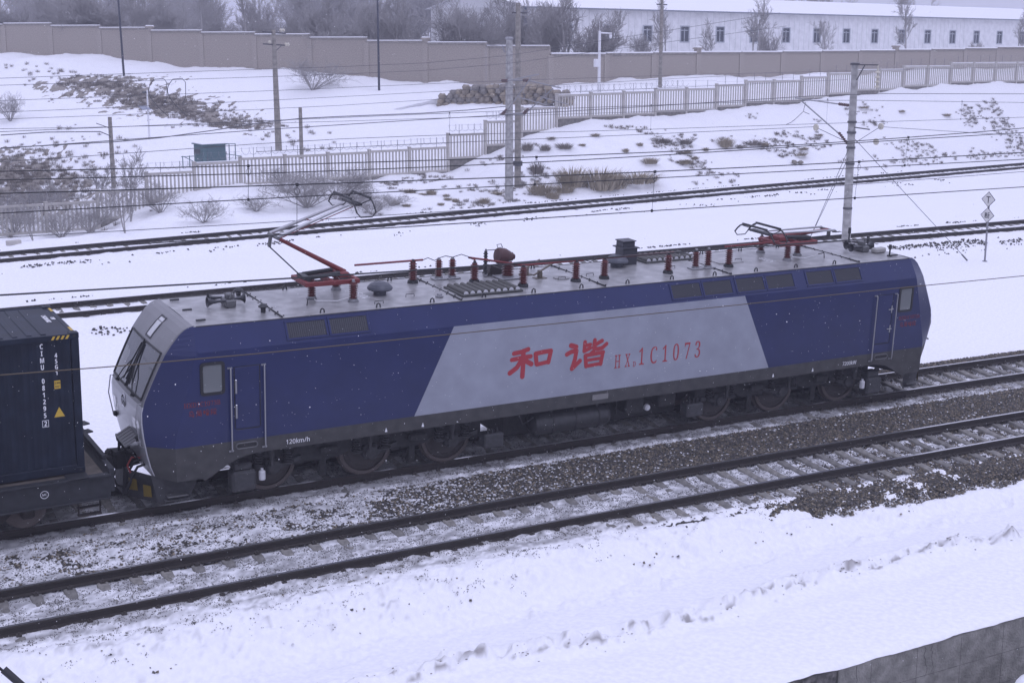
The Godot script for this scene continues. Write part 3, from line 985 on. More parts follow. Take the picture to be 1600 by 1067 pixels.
	em.tube([on_face.call(2.18, -0.08, 0.012), on_face.call(2.10, 0.0, 0.012), on_face.call(2.18, 0.08, 0.012)], 0.012, 5)
	em.tube([on_face.call(2.2, 0, 0.012), on_face.call(2.05, 0, 0.012)], 0.012, 5)
	part("emblem", em, mat("chrome", 0.6, 0.6, 0.62, 0.25, 0.8), L)
	for s in [-1, 1]:
		var lm := MB.new()
		q4.call(lm, on_face.call(1.98, s * 0.62, 0.006), on_face.call(1.98, s * 1.08, 0.006), on_face.call(1.74, s * 1.08, 0.006), on_face.call(1.74, s * 0.62, 0.006), Vector3(d, 0, 0))
		part("marker_lamp", lm, mat("lamp_lens", 0.7, 0.7, 0.72, 0.06), L)
		var hk := MB.new()
		hk.box(on_face.call(1.55, s * 0.9, 0.05), Vector3(0.09, 0.10, 0.12), Basis(), 0.02)
		part("hose_socket", hk, rubber, L)
		# handrail down the corner of the face
		var hr := MB.new()
		hr.tube([on_face.call(2.36, s * 1.12, 0.0), on_face.call(2.34, s * 1.12, 0.07), on_face.call(1.95, s * 1.13, 0.09), on_face.call(1.45, s * 1.10, 0.07), on_face.call(1.43, s * 1.10, 0.0)], 0.013, 5)
		part("face_handrail", hr, mat("rail_grey", 0.35, 0.35, 0.36, 0.35, 0.6), L)
	# tread plate and coupling gear
	var st := MB.new()
	st.box(p.call(10.93, 1.52, 0.55), Vector3(0.34, 0.035, 0.8), Basis(Vector3(0, 0, 1), -d * 0.5), 0.008)
	for k in 5: st.box(p.call(10.93, 1.545, 0.25 + k * 0.15) , Vector3(0.3, 0.01, 0.02), Basis(Vector3(0, 0, 1), -d * 0.5))
	part("tread_plate", st, mat("steel_grey", 0.16, 0.16, 0.16, 0.5, 0.3, "fine"), L)
	var cp := MB.new()
	cp.box(p.call(10.75, 0.90, 0), Vector3(0.5, 0.24, 0.28), Basis(), 0.03)
	cp.box(p.call(11.02, 0.90, 0.06), Vector3(0.30, 0.38, 0.34), Basis(Vector3.UP, 0.2), 0.05)
	cp.box(p.call(11.16, 0.92, -0.12), Vector3(0.14, 0.30, 0.16), Basis(Vector3.UP, -0.5), 0.03)
	cp.cyl(p.call(11.0, 1.0, 0.1), p.call(11.0, 1.35, 0.14), 0.03, 0.03, 6)
	cp.tube([p.call(10.9, 1.15, -0.3), p.call(11.0, 1.38, -0.1), p.call(11.05, 1.36, 0.2), p.call(10.95, 1.2, 0.45), p.call(10.75, 1.05, 0.7)], 0.02, 5)
	part("coupler", cp, mat("coupler", 0.022, 0.02, 0.019, 0.7, 0.2, "fine", 2.0), L)
	for k in 4:
		var z := [-0.75, -0.45, 0.42, 0.72][k] as float
		var ho := MB.new()
		ho.tube([p.call(10.55, 0.95, z), p.call(10.78, 0.9, z), p.call(10.92, 0.68, z), p.call(10.95, 0.42 + 0.05 * k, z), p.call(11.02, 0.36, z * 0.92)], 0.028, 7)
		ho.box(p.call(10.6, 0.97, z), Vector3(0.12, 0.08, 0.08), Basis(), 0.015)
		part("brake_hose", ho, rubber, L)
	var rv := MB.new()
	rv.tube([p.call(10.6, 1.0, 0.5), p.call(10.85, 1.05, 0.52), p.call(10.95, 0.9, 0.55), p.call(10.9, 0.75, 0.6)], 0.022, 6)
	part("red_valve_handle", rv, mat("valve_red", 0.30, 0.03, 0.025, 0.5), L)
	# snow plough with yellow markings
	var pl := MB.new()
	for s in [-1, 1]:
		var a := p.call(10.98, 0.78, s * 0.35); var b2: Vector3 = p.call(10.62, 0.82, s * 1.1)
		var c: Vector3 = p.call(10.5, 0.22, s * 1.18); var e: Vector3 = p.call(11.02, 0.20, s * 0.3)
		q4.call(pl, a, b2, c, e, Vector3(d, 0, s))
		q4.call(pl, b2, p.call(9.75, 0.72, s * 1.42), p.call(9.9, 0.26, s * 1.3), c, Vector3(0, 0, s))
	q4.call(pl, p.call(10.98, 0.78, -0.35), p.call(10.98, 0.78, 0.35), p.call(11.02, 0.20, 0.3), p.call(11.02, 0.20, -0.3), Vector3(d, 0, 0))
	part("snow_plough", pl, mat("plough", 0.05, 0.05, 0.052, 0.7, 0.0, "blotch", 1.0), L)
	var stp := MB.new()
	stp.box(p.call(10.15, 0.40, 1.32), Vector3(0.42, 0.03, 0.2), Basis(), 0.006)
	stp.box(p.call(10.15, 0.30, 1.30), Vector3(0.5, 0.02, 0.1), Basis(), 0.005)
	part("cab_step", stp, mats["steel_grey"], L)
	for s in [-1, 1]:
		for k in 2:
			var yl := MB.new()
			var x := 10.93 - k * 0.22
			var za := 0.5 + k * 0.32
			var A := p.call(10.905 - k * 0.2 + 0.012, 0.64 - k * 0.06, s * (0.55 + k * 0.36))
			var B: Vector3 = p.call(10.80 - k * 0.2 + 0.012, 0.66 - k * 0.06, s * (0.78 + k * 0.34))
			var Cc: Vector3 = p.call(10.785 - k * 0.2 + 0.012, 0.42 - k * 0.06, s * (0.80 + k * 0.34))
			var D: Vector3 = p.call(10.90 - k * 0.2 + 0.012, 0.38 - k * 0.06, s * (0.56 + k * 0.36))
			var off := Vector3(d * 0.02, 0, s * 0.01)
			q4.call(yl, A + off, B + off, Cc + off, D + off, Vector3(d, 0, s))
			part("yellow_marking", yl, mat("yellow", 0.42, 0.29, 0.03, 0.6, 0.0, "strong", 4.0), L)


func side_window(L: Node3D, x: float, s: int) -> void:
	var w := Node3D.new()
	w.name = "cab_window"
	L.add_child(w, true)
	var outer := PackedVector2Array()
	var inner := PackedVector2Array()
	for c in [[1, 1, 0.0], [-1, 1, PI / 2], [-1, -1, PI], [1, -1, PI * 1.5]]:
		for k in 4:
			var a: float = c[2] + k * PI / 6
			outer.append(Vector2(c[0] * (0.255 - 0.07) + 0.07 * cos(a), c[1] * (0.345 - 0.07) + 0.07 * sin(a)))
			inner.append(Vector2(c[0] * (0.195 - 0.04) + 0.04 * cos(a), c[1] * (0.285 - 0.04) + 0.04 * sin(a)))
	var fb_ := MB.new()
	var o := Vector3(x, 2.855, s * 1.552)
	var out := Vector3(0, 0, s)
	for i in outer.size():
		var j := (i + 1) % outer.size()
		var A := o + Vector3(outer[i].x, outer[i].y, s * 0.02); var B := o + Vector3(outer[j].x, outer[j].y, s * 0.02)
		var Cc := o + Vector3(inner[j].x, inner[j].y, s * 0.02); var D := o + Vector3(inner[i].x, inner[i].y, s * 0.02)
		if s > 0: fb_.quad(A, B, Cc, D); fb_.quad(A - out * 0.02, B - out * 0.02, B, A); fb_.quad(D, Cc, Cc - out * 0.016, D - out * 0.016)
		else: fb_.quad(D, Cc, B, A); fb_.quad(A, B, B - out * 0.02, A - out * 0.02); fb_.quad(D - out * 0.016, Cc - out * 0.016, Cc, D)
	part("frame", fb_, mats["rubber"], w)
	var pb := MB.new()
	pb.prism(Array(inner), o, Vector3.RIGHT, Vector3.UP, Vector3(0, 0, s * 0.005))
	part("pane", pb, mat("side_glass", 0.16, 0.17, 0.17, 0.06), w)


func grille(L: Node3D, x0: float, x1: float, s: int, upright: bool) -> void:
	# on the sloping shoulder panel
	var g := Node3D.new()
	g.name = "air_grille"
	L.add_child(g, true)
	var at := func(x: float, t: float, out: float) -> Vector3:
		var y := lerpf(3.41, 3.88, t)
		return Vector3(x, y + 0.484 * out, s * (half_w(y) + 0.875 * out))
	var fb_ := MB.new()
	var sl := MB.new()
	var bk := MB.new()
	var t0 := 0.16
	var t1 := 0.86
	var bs := Basis(Vector3(1, 0, 0), -s * 0.505)
	var bar := func(b: MB, xa: float, ta: float, xb: float, tb: float, w: float, h: float) -> void:
		var A: Vector3 = at.call(xa, ta, h * 0.5); var B: Vector3 = at.call(xb, tb, h * 0.5)
		var ln := A.distance_to(B)
		if absf(xa - xb) > 0.001: b.box((A + B) * 0.5, Vector3(ln + w, w, h), bs, 0.004)
		else: b.box((A + B) * 0.5, Vector3(w, ln - w, h), bs, 0.004)
	bar.call(fb_, x0, t0, x1, t0, 0.045, 0.022); bar.call(fb_, x0, t1, x1, t1, 0.045, 0.022)
	bar.call(fb_, x0, t0, x0, t1, 0.045, 0.022); bar.call(fb_, x1, t0, x1, t1, 0.045, 0.022)
	var A: Vector3 = at.call((x0 + x1) / 2, (t0 + t1) / 2, 0.003)
	bk.box(A, Vector3(x1 - x0, (at.call(0, t0, 0) as Vector3).distance_to(at.call(0, t1, 0)), 0.004), bs)
	if upright:
		var m := int((x1 - x0) / 0.045)
		for k in m:
			var x := x0 + 0.03 + (x1 - x0 - 0.06) * k / (m - 1)
			bar.call(sl, x, t0 + 0.03, x, t1 - 0.03, 0.016, 0.014)
	else:
		for k in 16:
			var t := t0 + 0.04 + (t1 - t0 - 0.08) * k / 15.0
			bar.call(sl, x0 + 0.03, t, x1 - 0.03, t, 0.012, 0.012)
	part("frame", fb_, mats["blue"], g)
	part("backing", bk, mat("grille_bar", 0.040, 0.041, 0.050, 0.7), g)
	var q := part("slats", sl, mat("grille_bar", 0.040, 0.041, 0.050, 0.7), g)
	q.set_meta("kind", "stuff")


func pantograph(L: Node3D, x: float, raised: bool, dir: int) -> void:
	# dir: +1 the knuckle points to -x when raised
	var P := Node3D.new()
	P.name = "raised_pantograph" if raised else "lowered_pantograph"
	L.add_child(P, true)
	var red := mat("panto_red", 0.26, 0.032, 0.028, 0.55)
	var alu := mat("aluminium", 0.42, 0.42, 0.43, 0.35, 0.6)
	var blk := mat("black_steel", 0.03, 0.03, 0.032, 0.5, 0.2)
	var b := MB.new()
	var fx0 := x - 0.62
	var fx1 := x + 0.62
	var y := 4.34
	for z in [-0.42, 0.42]: b.box(Vector3(x, y, z), Vector3(1.25, 0.10, 0.07), Basis(), 0.012)
	for xx in [fx0 + 0.04, x, fx1 - 0.04]: b.box(Vector3(xx, y + 0.005, 0), Vector3(0.09, 0.10, 0.80), Basis(), 0.012)
	b.box(Vector3(x + dir * 0.35, y + 0.10, 0), Vector3(0.25, 0.12, 0.45), Basis(), 0.02)
	part("base_frame", b, red, P)
	var sp := MB.new()
	for z in [-0.2, 0.2]: sp.cyl(Vector3(x - dir * 0.45, y + 0.1, z), Vector3(x + dir * 0.25, y + 0.15, z), 0.05, 0.05, 8)
	sp.box(Vector3(x - dir * 0.5, y + 0.08, 0), Vector3(0.14, 0.1, 0.5), Basis(), 0.01)
	part("raising_drive", sp, blk, P)
	if raised:
		var piv := Vector3(x + 0.45, 4.46, 0)
		var kn := Vector3(x - 1.17, 5.36, 0)
		var la := MB.new()
		la.tube([piv, piv.lerp(kn, 0.5), kn], 0.062, 10, 0.04)
		part("lower_arm", la, red, P)
		var rod := MB.new()
		rod.tube([Vector3(x - 0.55, 4.42, 0.12), Vector3(x - 1.27, 5.14, 0.05)], 0.016, 6)
		part("guide_rod", rod, blk, P)
		var k := MB.new()
		k.box(Vector3(x - 1.25, 5.26, 0), Vector3(0.06, 0.26, 0.09), Basis(Vector3(0, 0, 1), -0.15), 0.012)
		k.cyl(kn + Vector3(0, 0, -0.3), kn + Vector3(0, 0, 0.3), 0.035, 0.035, 8)
		part("knuckle", k, mats["steel_grey"], P)
		var head := Vector3(x + 0.62, 6.02, 0)
		for z in [-0.26, 0.26]:
			var ua := MB.new()
			ua.tube([kn + Vector3(0, 0.02, z * 0.9), Vector3(head.x - 0.15, head.y - 0.06, z * 0.55)], 0.042, 8, 0.028)
			part("upper_arm", ua, alu, P)
		var cr := MB.new()
		cr.tube([kn.lerp(head, 0.45) + Vector3(0, 0, -0.2), kn.lerp(head, 0.45) + Vector3(0, 0, 0.2)], 0.012, 5)
		cr.tube([kn + Vector3(0.05, -0.06, 0.1), head + Vector3(0.0, -0.12, 0.05)], 0.011, 5)
		part("head_guide_rod", cr, red, P)
		collector(P, head, blk)
	else:
		var piv := Vector3(x - 0.35, 4.46, 0)
		var kn := Vector3(x + 1.35, 4.55, 0)
		var la := MB.new()
		la.tube([piv, kn], 0.06, 10, 0.04)
		part("lower_arm", la, red, P)
		for z in [-0.26, 0.26]:
			var ua := MB.new()
			ua.tube([kn + Vector3(0, 0.03, z), Vector3(x - 0.75, 4.60, z * 0.6)], 0.03, 8, 0.02)
			part("upper_arm", ua, alu, P)
		var k := MB.new()
		k.cyl(kn + Vector3(0, 0, -0.3), kn + Vector3(0, 0, 0.3), 0.035, 0.035, 8)
		k.box(kn + Vector3(0.03, -0.08, 0), Vector3(0.07, 0.2, 0.1), Basis(), 0.012)
		part("knuckle", k, mats["steel_grey"], P)
		var rod := MB.new()
		rod.tube([Vector3(x + 0.55, 4.40, 0.12), kn + Vector3(0.02, -0.15, 0.05)], 0.016, 6)
		part("guide_rod", rod, blk, P)
		collector(P, Vector3(x - 0.92, 4.64, 0), blk)


func collector(P: Node3D, h: Vector3, blk: Material) -> void:
	var C := Node3D.new()
	C.name = "collector_head"
	P.add_child(C, true)
	for dx in [-0.22, 0.22]:
		var b := MB.new()
		var line := []
		for k in 17:
			var t := -1.0 + k / 8.0
			var a := absf(t)
			var drop := 0.0 if a < 0.58 else pow((a - 0.58) / 0.42, 1.7) * 0.24
			line.append(h + Vector3(dx, 0.12 - drop, t * 0.80))
		b.tube(line, 0.02, 6)
		b.box(h + Vector3(dx, 0.145, 0), Vector3(0.045, 0.025, 1.0), Basis(), 0.005)
		part("contact_strip", b, blk, C)
	var s := MB.new()
	for z in [-0.5, 0.5]:
		s.tube([h + Vector3(-0.22, 0.09, z), h + Vector3(0, 0.02, z), h + Vector3(0.22, 0.09, z)], 0.014, 5)
	for z in [-0.80, 0.80]:
		var w := 0.22
		s.tube([h + Vector3(-w, -0.12, z), h + Vector3(-w * 0.6, -0.22, z * 1.01), h + Vector3(w * 0.6, -0.22, z * 1.01), h + Vector3(w, -0.12, z)], 0.014, 5)
	s.box(h + Vector3(0, -0.02, 0), Vector3(0.16, 0.06, 0.8), Basis(), 0.012)
	part("horn_frame", s, blk, C)


func bogie(L: Node3D, axles: Array, d: int) -> void:
	# axles listed from the outer one inwards, absolute x
	var dk := mat("bogie_dark", 0.033, 0.032, 0.033, 0.75, 0.1, "blotch", 1.0)
	var dk2 := mat("bogie_mid", 0.05, 0.05, 0.052, 0.7, 0.1, "blotch", 1.2)
	var tyre := mat("tyre", 0.075, 0.062, 0.055, 0.55, 0.5, "fine", 2.0)
	var disc := mat("wheel_disc", 0.085, 0.075, 0.07, 0.65, 0.3, "fine", 2.0)
	for ax in axles:
		for s in [-1, 1]:
			var W := Node3D.new()
			W.name = "wheel"
			W.position = Vector3(ax, 0.625, s * 0.754)
			L.add_child(W, true)
			var bs := Basis(Vector3(1, 0, 0), s * PI / 2)
			var t := MB.new()
			t.lathe(Vector3.ZERO, bs, [Vector2(0.53, -0.09), Vector2(0.652, -0.09), Vector2(0.655, -0.06), Vector2(0.628, -0.045), Vector2(0.624, 0.06), Vector2(0.60, 0.068), Vector2(0.535, 0.062), Vector2(0.53, 0.03)], 40)
			part("tyre", t, tyre, W)
			var dd := MB.new()
			dd.lathe(Vector3.ZERO, bs, [Vector2(0.53, 0.02), Vector2(0.50, 0.03), Vector2(0.40, 0.045), Vector2(0.22, 0.03), Vector2(0.14, 0.06), Vector2(0.13, 0.09), Vector2(0.0, 0.09)], 32)
			dd.lathe(Vector3.ZERO, bs, [Vector2(0.0, -0.05), Vector2(0.53, -0.05)], 32)
			for k in 18:
				var a := TAU * k / 18.0
				dd.cyl(bs * Vector3(cos(a) * 0.44, 0.03, sin(a) * 0.44), bs * Vector3(cos(a) * 0.44, 0.052, sin(a) * 0.44), 0.014, 0.014, 6)
			part("disc", dd, disc, W)
	var c: float = axles[1]
	for s in [-1, 1]:
		var f := MB.new()
		var x0: float = axles[0] + d * 0.75
		var x1: float = axles[2] - d * 0.75
		var lo := minf(x0, x1)
		var hi := maxf(x0, x1)
		# side beam, dipping between the axles
		var top := []
		var bot := []
		for k in 33:
			var x := lerpf(lo, hi, k / 32.0)
			var near := 9.0
			for ax in axles: near = minf(near, absf(x - ax))
			top.append(Vector2(x, 1.00 + 0.04 * smooth(0.5, 0.2, near)))
			bot.append(Vector2(x, 0.62 + 0.20 * smooth(0.75, 0.35, near)))
		bot.reverse()
		f.prism(top + bot, Vector3(0, 0, s * 1.08), Vector3.RIGHT, Vector3.UP, Vector3(0, 0, -s * 0.16))
		part("bogie_frame", f, dk, L)
		for ax in axles:
			var bx := MB.new()
			bx.box(Vector3(ax, 0.64, s * 1.06), Vector3(0.34, 0.34, 0.24), Basis(), 0.05)
			bx.cyl(Vector3(ax, 0.64, s * 1.12), Vector3(ax, 0.64, s * 1.22), 0.15, 0.14, 14)
			bx.prism([Vector2(ax - d * 0.62, 0.80), Vector2(ax - d * 0.62, 0.70), Vector2(ax + d * 0.1, 0.50), Vector2(ax + d * 0.12, 0.62)], Vector3(0, 0, s * 1.16), Vector3.RIGHT, Vector3.UP, Vector3(0, 0, -s * 0.1))
			part("axle_box", bx, dk2, L)
			for dx in [-0.33, 0.33]:
				var spg := MB.new()
				var hel := []
				for k in 34: hel.append(Vector3(ax + dx + 0.095 * cos(k * 0.9), 0.72 + k * 0.0085, s * 1.14 + 0.095 * sin(k * 0.9)))
				spg.tube(hel, 0.02, 5)
				spg.cyl(Vector3(ax + dx, 0.68, s * 1.14), Vector3(ax + dx, 0.72, s * 1.14), 0.13, 0.13, 12)
				spg.cyl(Vector3(ax + dx, 1.01, s * 1.14), Vector3(ax + dx, 1.06, s * 1.14), 0.13, 0.13, 12)
				part("spring", spg, dk2, L)
			var dm := MB.new()
			dm.cyl(Vector3(ax + d * 0.08, 0.72, s * 1.30), Vector3(ax + d * 0.08, 0.95, s * 1.30), 0.045, 0.045, 8)
			dm.cyl(Vector3(ax + d * 0.08, 0.92, s * 1.30), Vector3(ax + d * 0.08, 1.12, s * 1.30), 0.06, 0.06, 8)
			part("damper", dm, dk2, L)
			var br := MB.new()
			br.box(Vector3(ax - d * 0.62, 0.72, s * 0.9), Vector3(0.26, 0.36, 0.3), Basis(), 0.04)
			part("brake_unit", br, dk, L)
	var ct := MB.new()
	for k in 2:
		var x := (axles[k] + axles[k + 1]) * 0.5 as float
		ct.box(Vector3(x, 0.74, 0), Vector3(0.5, 0.4, 2.0), Basis(), 0.05)
		for s in [-1, 1]:
			ct.cyl(Vector3(x - 0.12, 0.98, s * 1.12), Vector3(x - 0.12, 1.15, s * 1.12), 0.12, 0.12, 12)
			ct.box(Vector3(x + 0.1, 0.86, s * 1.22), Vector3(0.42, 0.16, 0.12), Basis(), 0.03)
			ct.box(Vector3(x + 0.05, 0.45, s * 0.98), Vector3(0.16, 0.5, 0.1), Basis(), 0.02)
	for ax in axles: ct.cyl(Vector3(ax, 0.625, -0.8), Vector3(ax, 0.625, 0.8), 0.09, 0.09, 10)
	part("bogie_transom", ct, dk, L)
	# sand box with filler and the pale cylinder at the outer end
	for s in [-1, 1]:
		var sb := MB.new()
		var x: float = axles[0] + d * 0.72
		sb.box(Vector3(x, 0.50, s * 1.24), Vector3(0.52, 0.46, 0.36), Basis(), 0.05)
		sb.box(Vector3(x, 0.80, s * 1.2), Vector3(0.40, 0.16, 0.28), Basis(), 0.03)
		sb.cyl(Vector3(x + d * 0.14, 0.86, s * 1.26), Vector3(x + d * 0.14, 0.93, s * 1.32), 0.07, 0.07, 10)
		part("sand_box", sb, mat("box_grey", 0.062, 0.062, 0.065, 0.7, 0.0, "blotch", 1.0), L)
		var cy := MB.new()
		cy.lathe(Vector3(axles[0] + d * 0.32, 0.46, s * 1.36), Basis(), [Vector2(0, 0), Vector2(0.06, 0.005), Vector2(0.072, 0.02), Vector2(0.072, 0.19), Vector2(0.06, 0.205), Vector2(0.03, 0.21), Vector2(0.03, 0.26), Vector2(0, 0.26)], 14)
		part("white_canister", cy, mat("white_paint", 0.55, 0.55, 0.56, 0.5), L)
		var ib := MB.new()
		ib.box(Vector3(axles[2] - d * 0.95, 0.56, s * 1.24), Vector3(0.5, 0.34, 0.34), Basis(), 0.03)
		for k in 3: ib.cyl(Vector3(axles[2] - d * 0.95 - 0.12 + k * 0.12, 0.73, s * 1.3), Vector3(axles[2] - d * 0.95 - 0.12 + k * 0.12, 0.85, s * 1.3), 0.02, 0.02, 6)
		part("sand_box", ib, mats["box_grey"], L)


func build_loco() -> void:
	var L := thing("locomotive", Vector3.ZERO, "blue electric locomotive with a silver side panel and red lettering", "locomotive")
	L.rotation.x = CANT
	var blue := mat("blue", 0.022, 0.030, 0.098, 0.28, 0.0, "soft", 0.25)
	blue.metallic_specular = 0.4
	var silver := mat("silver", 0.30, 0.317, 0.37, 0.38, 0.0, "soft", 0.25)
	var dark := mat("skirt_grey", 0.062, 0.060, 0.058, 0.55, 0.0, "blotch", 0.4)
	var grey: Material = mats["roof_grey"]
	var face := mat("face_silver", 0.42, 0.42, 0.44, 0.3, 0.2)
	var bx := 9.70
	var stripe := [[-4.0, -4.93], [4.0, 4.93]]
	for s in [-1, 1]:
		var q := func(b: MB, pts: Array) -> void:
			var a := []
			for p in pts: a.append(Vector3(p[0], p[1], s * 1.55))
			if s > 0: b.quad(a[0], a[1], a[2], a[3])
			else: b.quad(a[3], a[2], a[1], a[0])
		var b1 := MB.new(); var b2 := MB.new(); var b3 := MB.new(); var sk := MB.new(); var sl := MB.new()
		q.call(b1, [[-bx, 1.47], [-4.93, 1.47], [-4.0, 3.41], [-bx, 3.41]])
		q.call(b2, [[-4.93, 1.47], [4.93, 1.47], [4.0, 3.41], [-4.0, 3.41]])
		q.call(b3, [[4.93, 1.47], [bx, 1.47], [bx, 3.41], [4.0, 3.41]])
		part("blue_side", b1, blue, L)
		part("silver_panel", b2, silver, L)
		part("blue_side", b3, blue, L)
		sk.box(Vector3(0, 1.312, s * 1.535), Vector3(16.4, 0.314, 0.03))
		part("side_skirt", sk, dark, L)
		# shoulder panel
		var A := Vector3(-bx, 3.41, s * 1.55); var B := Vector3(bx, 3.41, s * 1.55); var Cc := Vector3(bx, 3.88, s * 1.29); var D := Vector3(-bx, 3.88, s * 1.29)
		if s > 0: sl.quad(A, B, Cc, D)
		else: sl.quad(D, Cc, B, A)
		part("shoulder_panel", sl, blue, L)
		# rain gutter along the roof edge
		var gt := MB.new()
		gt.box(Vector3(0, 3.888, s * 1.288), Vector3(bx * 2 - 0.1, 0.018, 0.03), Basis(), 0.005)
		part("roof_gutter", gt, dark, L)
		for e in [-1, 1]: side_window(L, e * 9.42, s)
	# roof
	var rf := MB.new()
	for s in [-1, 1]:
		var prev := []
		for k in 6:
			var t := k / 5.0
			var z: float = s * lerpf(1.29, 0.0, t)
			var y := 3.885 + 0.03 * sin(t * PI / 2)
			var r := [Vector3(-bx, y, z), Vector3(bx, y, z)]
			if k:
				if s > 0: rf.quad(prev[0], prev[1], r[1], r[0])
				else: rf.quad(r[0], r[1], prev[1], prev[0])
			prev = r
	part("roof", rf, grey, L)
	for x in [-7.82, -3.67, 0.1, 3.78, 7.95]:
		var sm := MB.new()
		sm.box(Vector3(x, 3.912, 0), Vector3(0.022, 0.028, 2.5))
		for k in 14: sm.box(Vector3(x + 0.06 * (1 if k % 2 else -1), 3.915, -1.15 + k * 0.177), Vector3(0.025, 0.02, 0.03))
		part("roof_seam", sm, mat("seam", 0.03, 0.03, 0.032, 0.8), L)
	var under := MB.new()
	under.box(Vector3(0, 1.16, 0), Vector3(19.0, 0.05, 2.9))
	part("underframe", under, mat("bogie_dark", 0.033, 0.032, 0.033, 0.75, 0.1, "blotch", 1.0), L)
	build_cab(L, -1, blue, grey, dark, face)
	build_cab(L, 1, blue, grey, dark, face)
	# doors, handrails, steps on the near and far side
	var chrome := mat("stainless", 0.36, 0.36, 0.37, 0.28, 0.7)
	var sfd: Material = mats["bogie_dark"]
	for s in [-1, 1]:
		for e in [-1, 1]:
			for hx in [8.35, 9.06]:
				var h := MB.new()
				var x: float = e * hx
				h.tube([Vector3(x, 3.03, s * 1.55), Vector3(x, 3.03, s * 1.61), Vector3(x, 3.01, s * 1.62), Vector3(x, 1.30, s * 1.62), Vector3(x, 1.27, s * 1.61), Vector3(x, 1.27, s * 1.55)], 0.017, 7)
				h.box(Vector3(x, 3.035, s * 1.56), Vector3(0.10, 0.03, 0.02)); h.box(Vector3(x, 1.265, s * 1.56), Vector3(0.10, 0.03, 0.02))
				part("handrail", h, chrome, L)
			var Dn := Node3D.new()
			Dn.name = "cab_door"
			L.add_child(Dn, true)
			var db := MB.new()
			db.box(Vector3(e * 8.70, 2.38, s * 1.553), Vector3(0.52, 1.30, 0.014), Basis(), 0.006)
			part("leaf", db, blue, Dn)
			var sg := MB.new()
			sg.tube([Vector3(e * 8.43, 3.04, s * 1.553), Vector3(e * 8.43, 1.74, s * 1.553), Vector3(e * 8.47, 1.71, s * 1.553), Vector3(e * 8.93, 1.71, s * 1.553), Vector3(e * 8.97, 1.74, s * 1.553), Vector3(e * 8.97, 3.04, s * 1.553), Vector3(e * 8.43, 3.04, s * 1.553)], 0.009, 5)
			part("seal", sg, mat("rubber", 0.012, 0.012, 0.013, 0.6), Dn)
			for y in [2.63, 2.1]:
				var hg := MB.new()
				if e < 0: hg.box(Vector3(e * 8.94, y, s * 1.57), Vector3(0.045, 0.30, 0.03), Basis(), 0.012)
				else:
					hg.box(Vector3(e * 8.90, y, s * 1.585), Vector3(0.17, 0.028, 0.028), Basis(), 0.01)
					hg.box(Vector3(e * 8.93, y, s * 1.575), Vector3(0.035, 0.20, 0.03), Basis(), 0.01)
				part("handle", hg, chrome, Dn)
			var sb := MB.new()
			var pl := []
			for c in [[1, 0.0], [-1, PI]]:
				for k in 7: pl.append(Vector2(c[0] * 0.16 + 0.055 * cos(c[1] - PI / 2 + PI * k / 6), 0.055 * sin(c[1] - PI / 2 + PI * k / 6)))
			sb.prism(pl, Vector3(e * 8.73, 1.345, s * 1.5505), Vector3.RIGHT, Vector3.UP, Vector3(0, 0, s * 0.003))
			var stn := Node3D.new()
			stn.name = "foot_slot"
			L.add_child(stn, true)
			part("recess_shade", sb, sfd, stn)  # flat darker plate, paints the shade inside the slot
			var rim := MB.new()
			var ln := []
			for p in pl: ln.append(Vector3(e * 8.73 + p.x * 1.05, 1.345 + p.y * 1.05, s * 1.555))
			ln.append(ln[0])
			rim.tube(ln, 0.016, 6)
			part("rim", rim, mat("steel_grey", 0.16, 0.16, 0.16, 0.5, 0.3, "fine"), stn)
	for s in [-1, 1]:
		grille(L, -7.80, -6.92, s, true); grille(L, -6.86, -5.98, s, true)
		for k in 3:
			var x := [1.86, 3.80, 6.03][k] as float
			grille(L, x, x + 0.88, s, false); grille(L, x + 0.94, x + 1.82, s, false)
	build_loco_roof(L)
	bogie(L, [-8.03, -5.78, -3.78], -1)
	bogie(L, [8.03, 5.78, 3.78], 1)
	# tanks and boxes between the bogies
	for s in [-1, 1]:
		var tk := MB.new()
		tk.lathe(Vector3(-1.75, 0.72, s * 1.08), Basis(Vector3(0, 0, 1), -PI / 2), [Vector2(0, 0), Vector2(0.14, 0.02), Vector2(0.25, 0.08), Vector2(0.29, 0.16), Vector2(0.29, 2.04), Vector2(0.25, 2.12), Vector2(0.14, 2.18), Vector2(0, 2.2)], 24)
		var tank := part("air_reservoir", tk, mat("tank_grey", 0.05, 0.05, 0.052, 0.42, 0.0, "blotch", 0.8), L)
		for x in [-1.25, -0.62, 0.02]:
			var sp := MB.new()
			sp.lathe(Vector3(x, 0.72, s * 1.08), Basis(Vector3(0, 0, 1), -PI / 2), [Vector2(0.296, 0.05), Vector2(0.305, 0.05), Vector2(0.305, 0.0), Vector2(0.296, 0.0)], 20)
			sp.box(Vector3(x + 0.02, 1.06, s * 1.2), Vector3(0.06, 0.2, 0.05))
			part("strap", sp, mat("bogie_mid", 0.05, 0.05, 0.052, 0.7, 0.1, "blotch", 1.2), tank)
		var bxm := MB.new()
		bxm.box(Vector3(1.05, 0.92, s * 1.1), Vector3(0.5, 0.42, 0.5), Basis(), 0.02)
		bxm.box(Vector3(2.0, 0.95, s * 1.2), Vector3(0.5, 0.36, 0.3), Basis(), 0.02)
		part("equipment_box", bxm, mats["bogie_dark"], L)
		var vl := MB.new()
		vl.cyl(Vector3(1.42, 0.80, s * 1.28), Vector3(1.42, 0.80, s * 1.36), 0.08, 0.075, 14)
		vl.cyl(Vector3(1.42, 0.80, s * 1.36), Vector3(1.42, 0.80, s * 1.39), 0.05, 0.05, 10)
		part("filter_bowl", vl, mat("white_paint", 0.55, 0.55, 0.56, 0.5), L)
		var pp := MB.new()
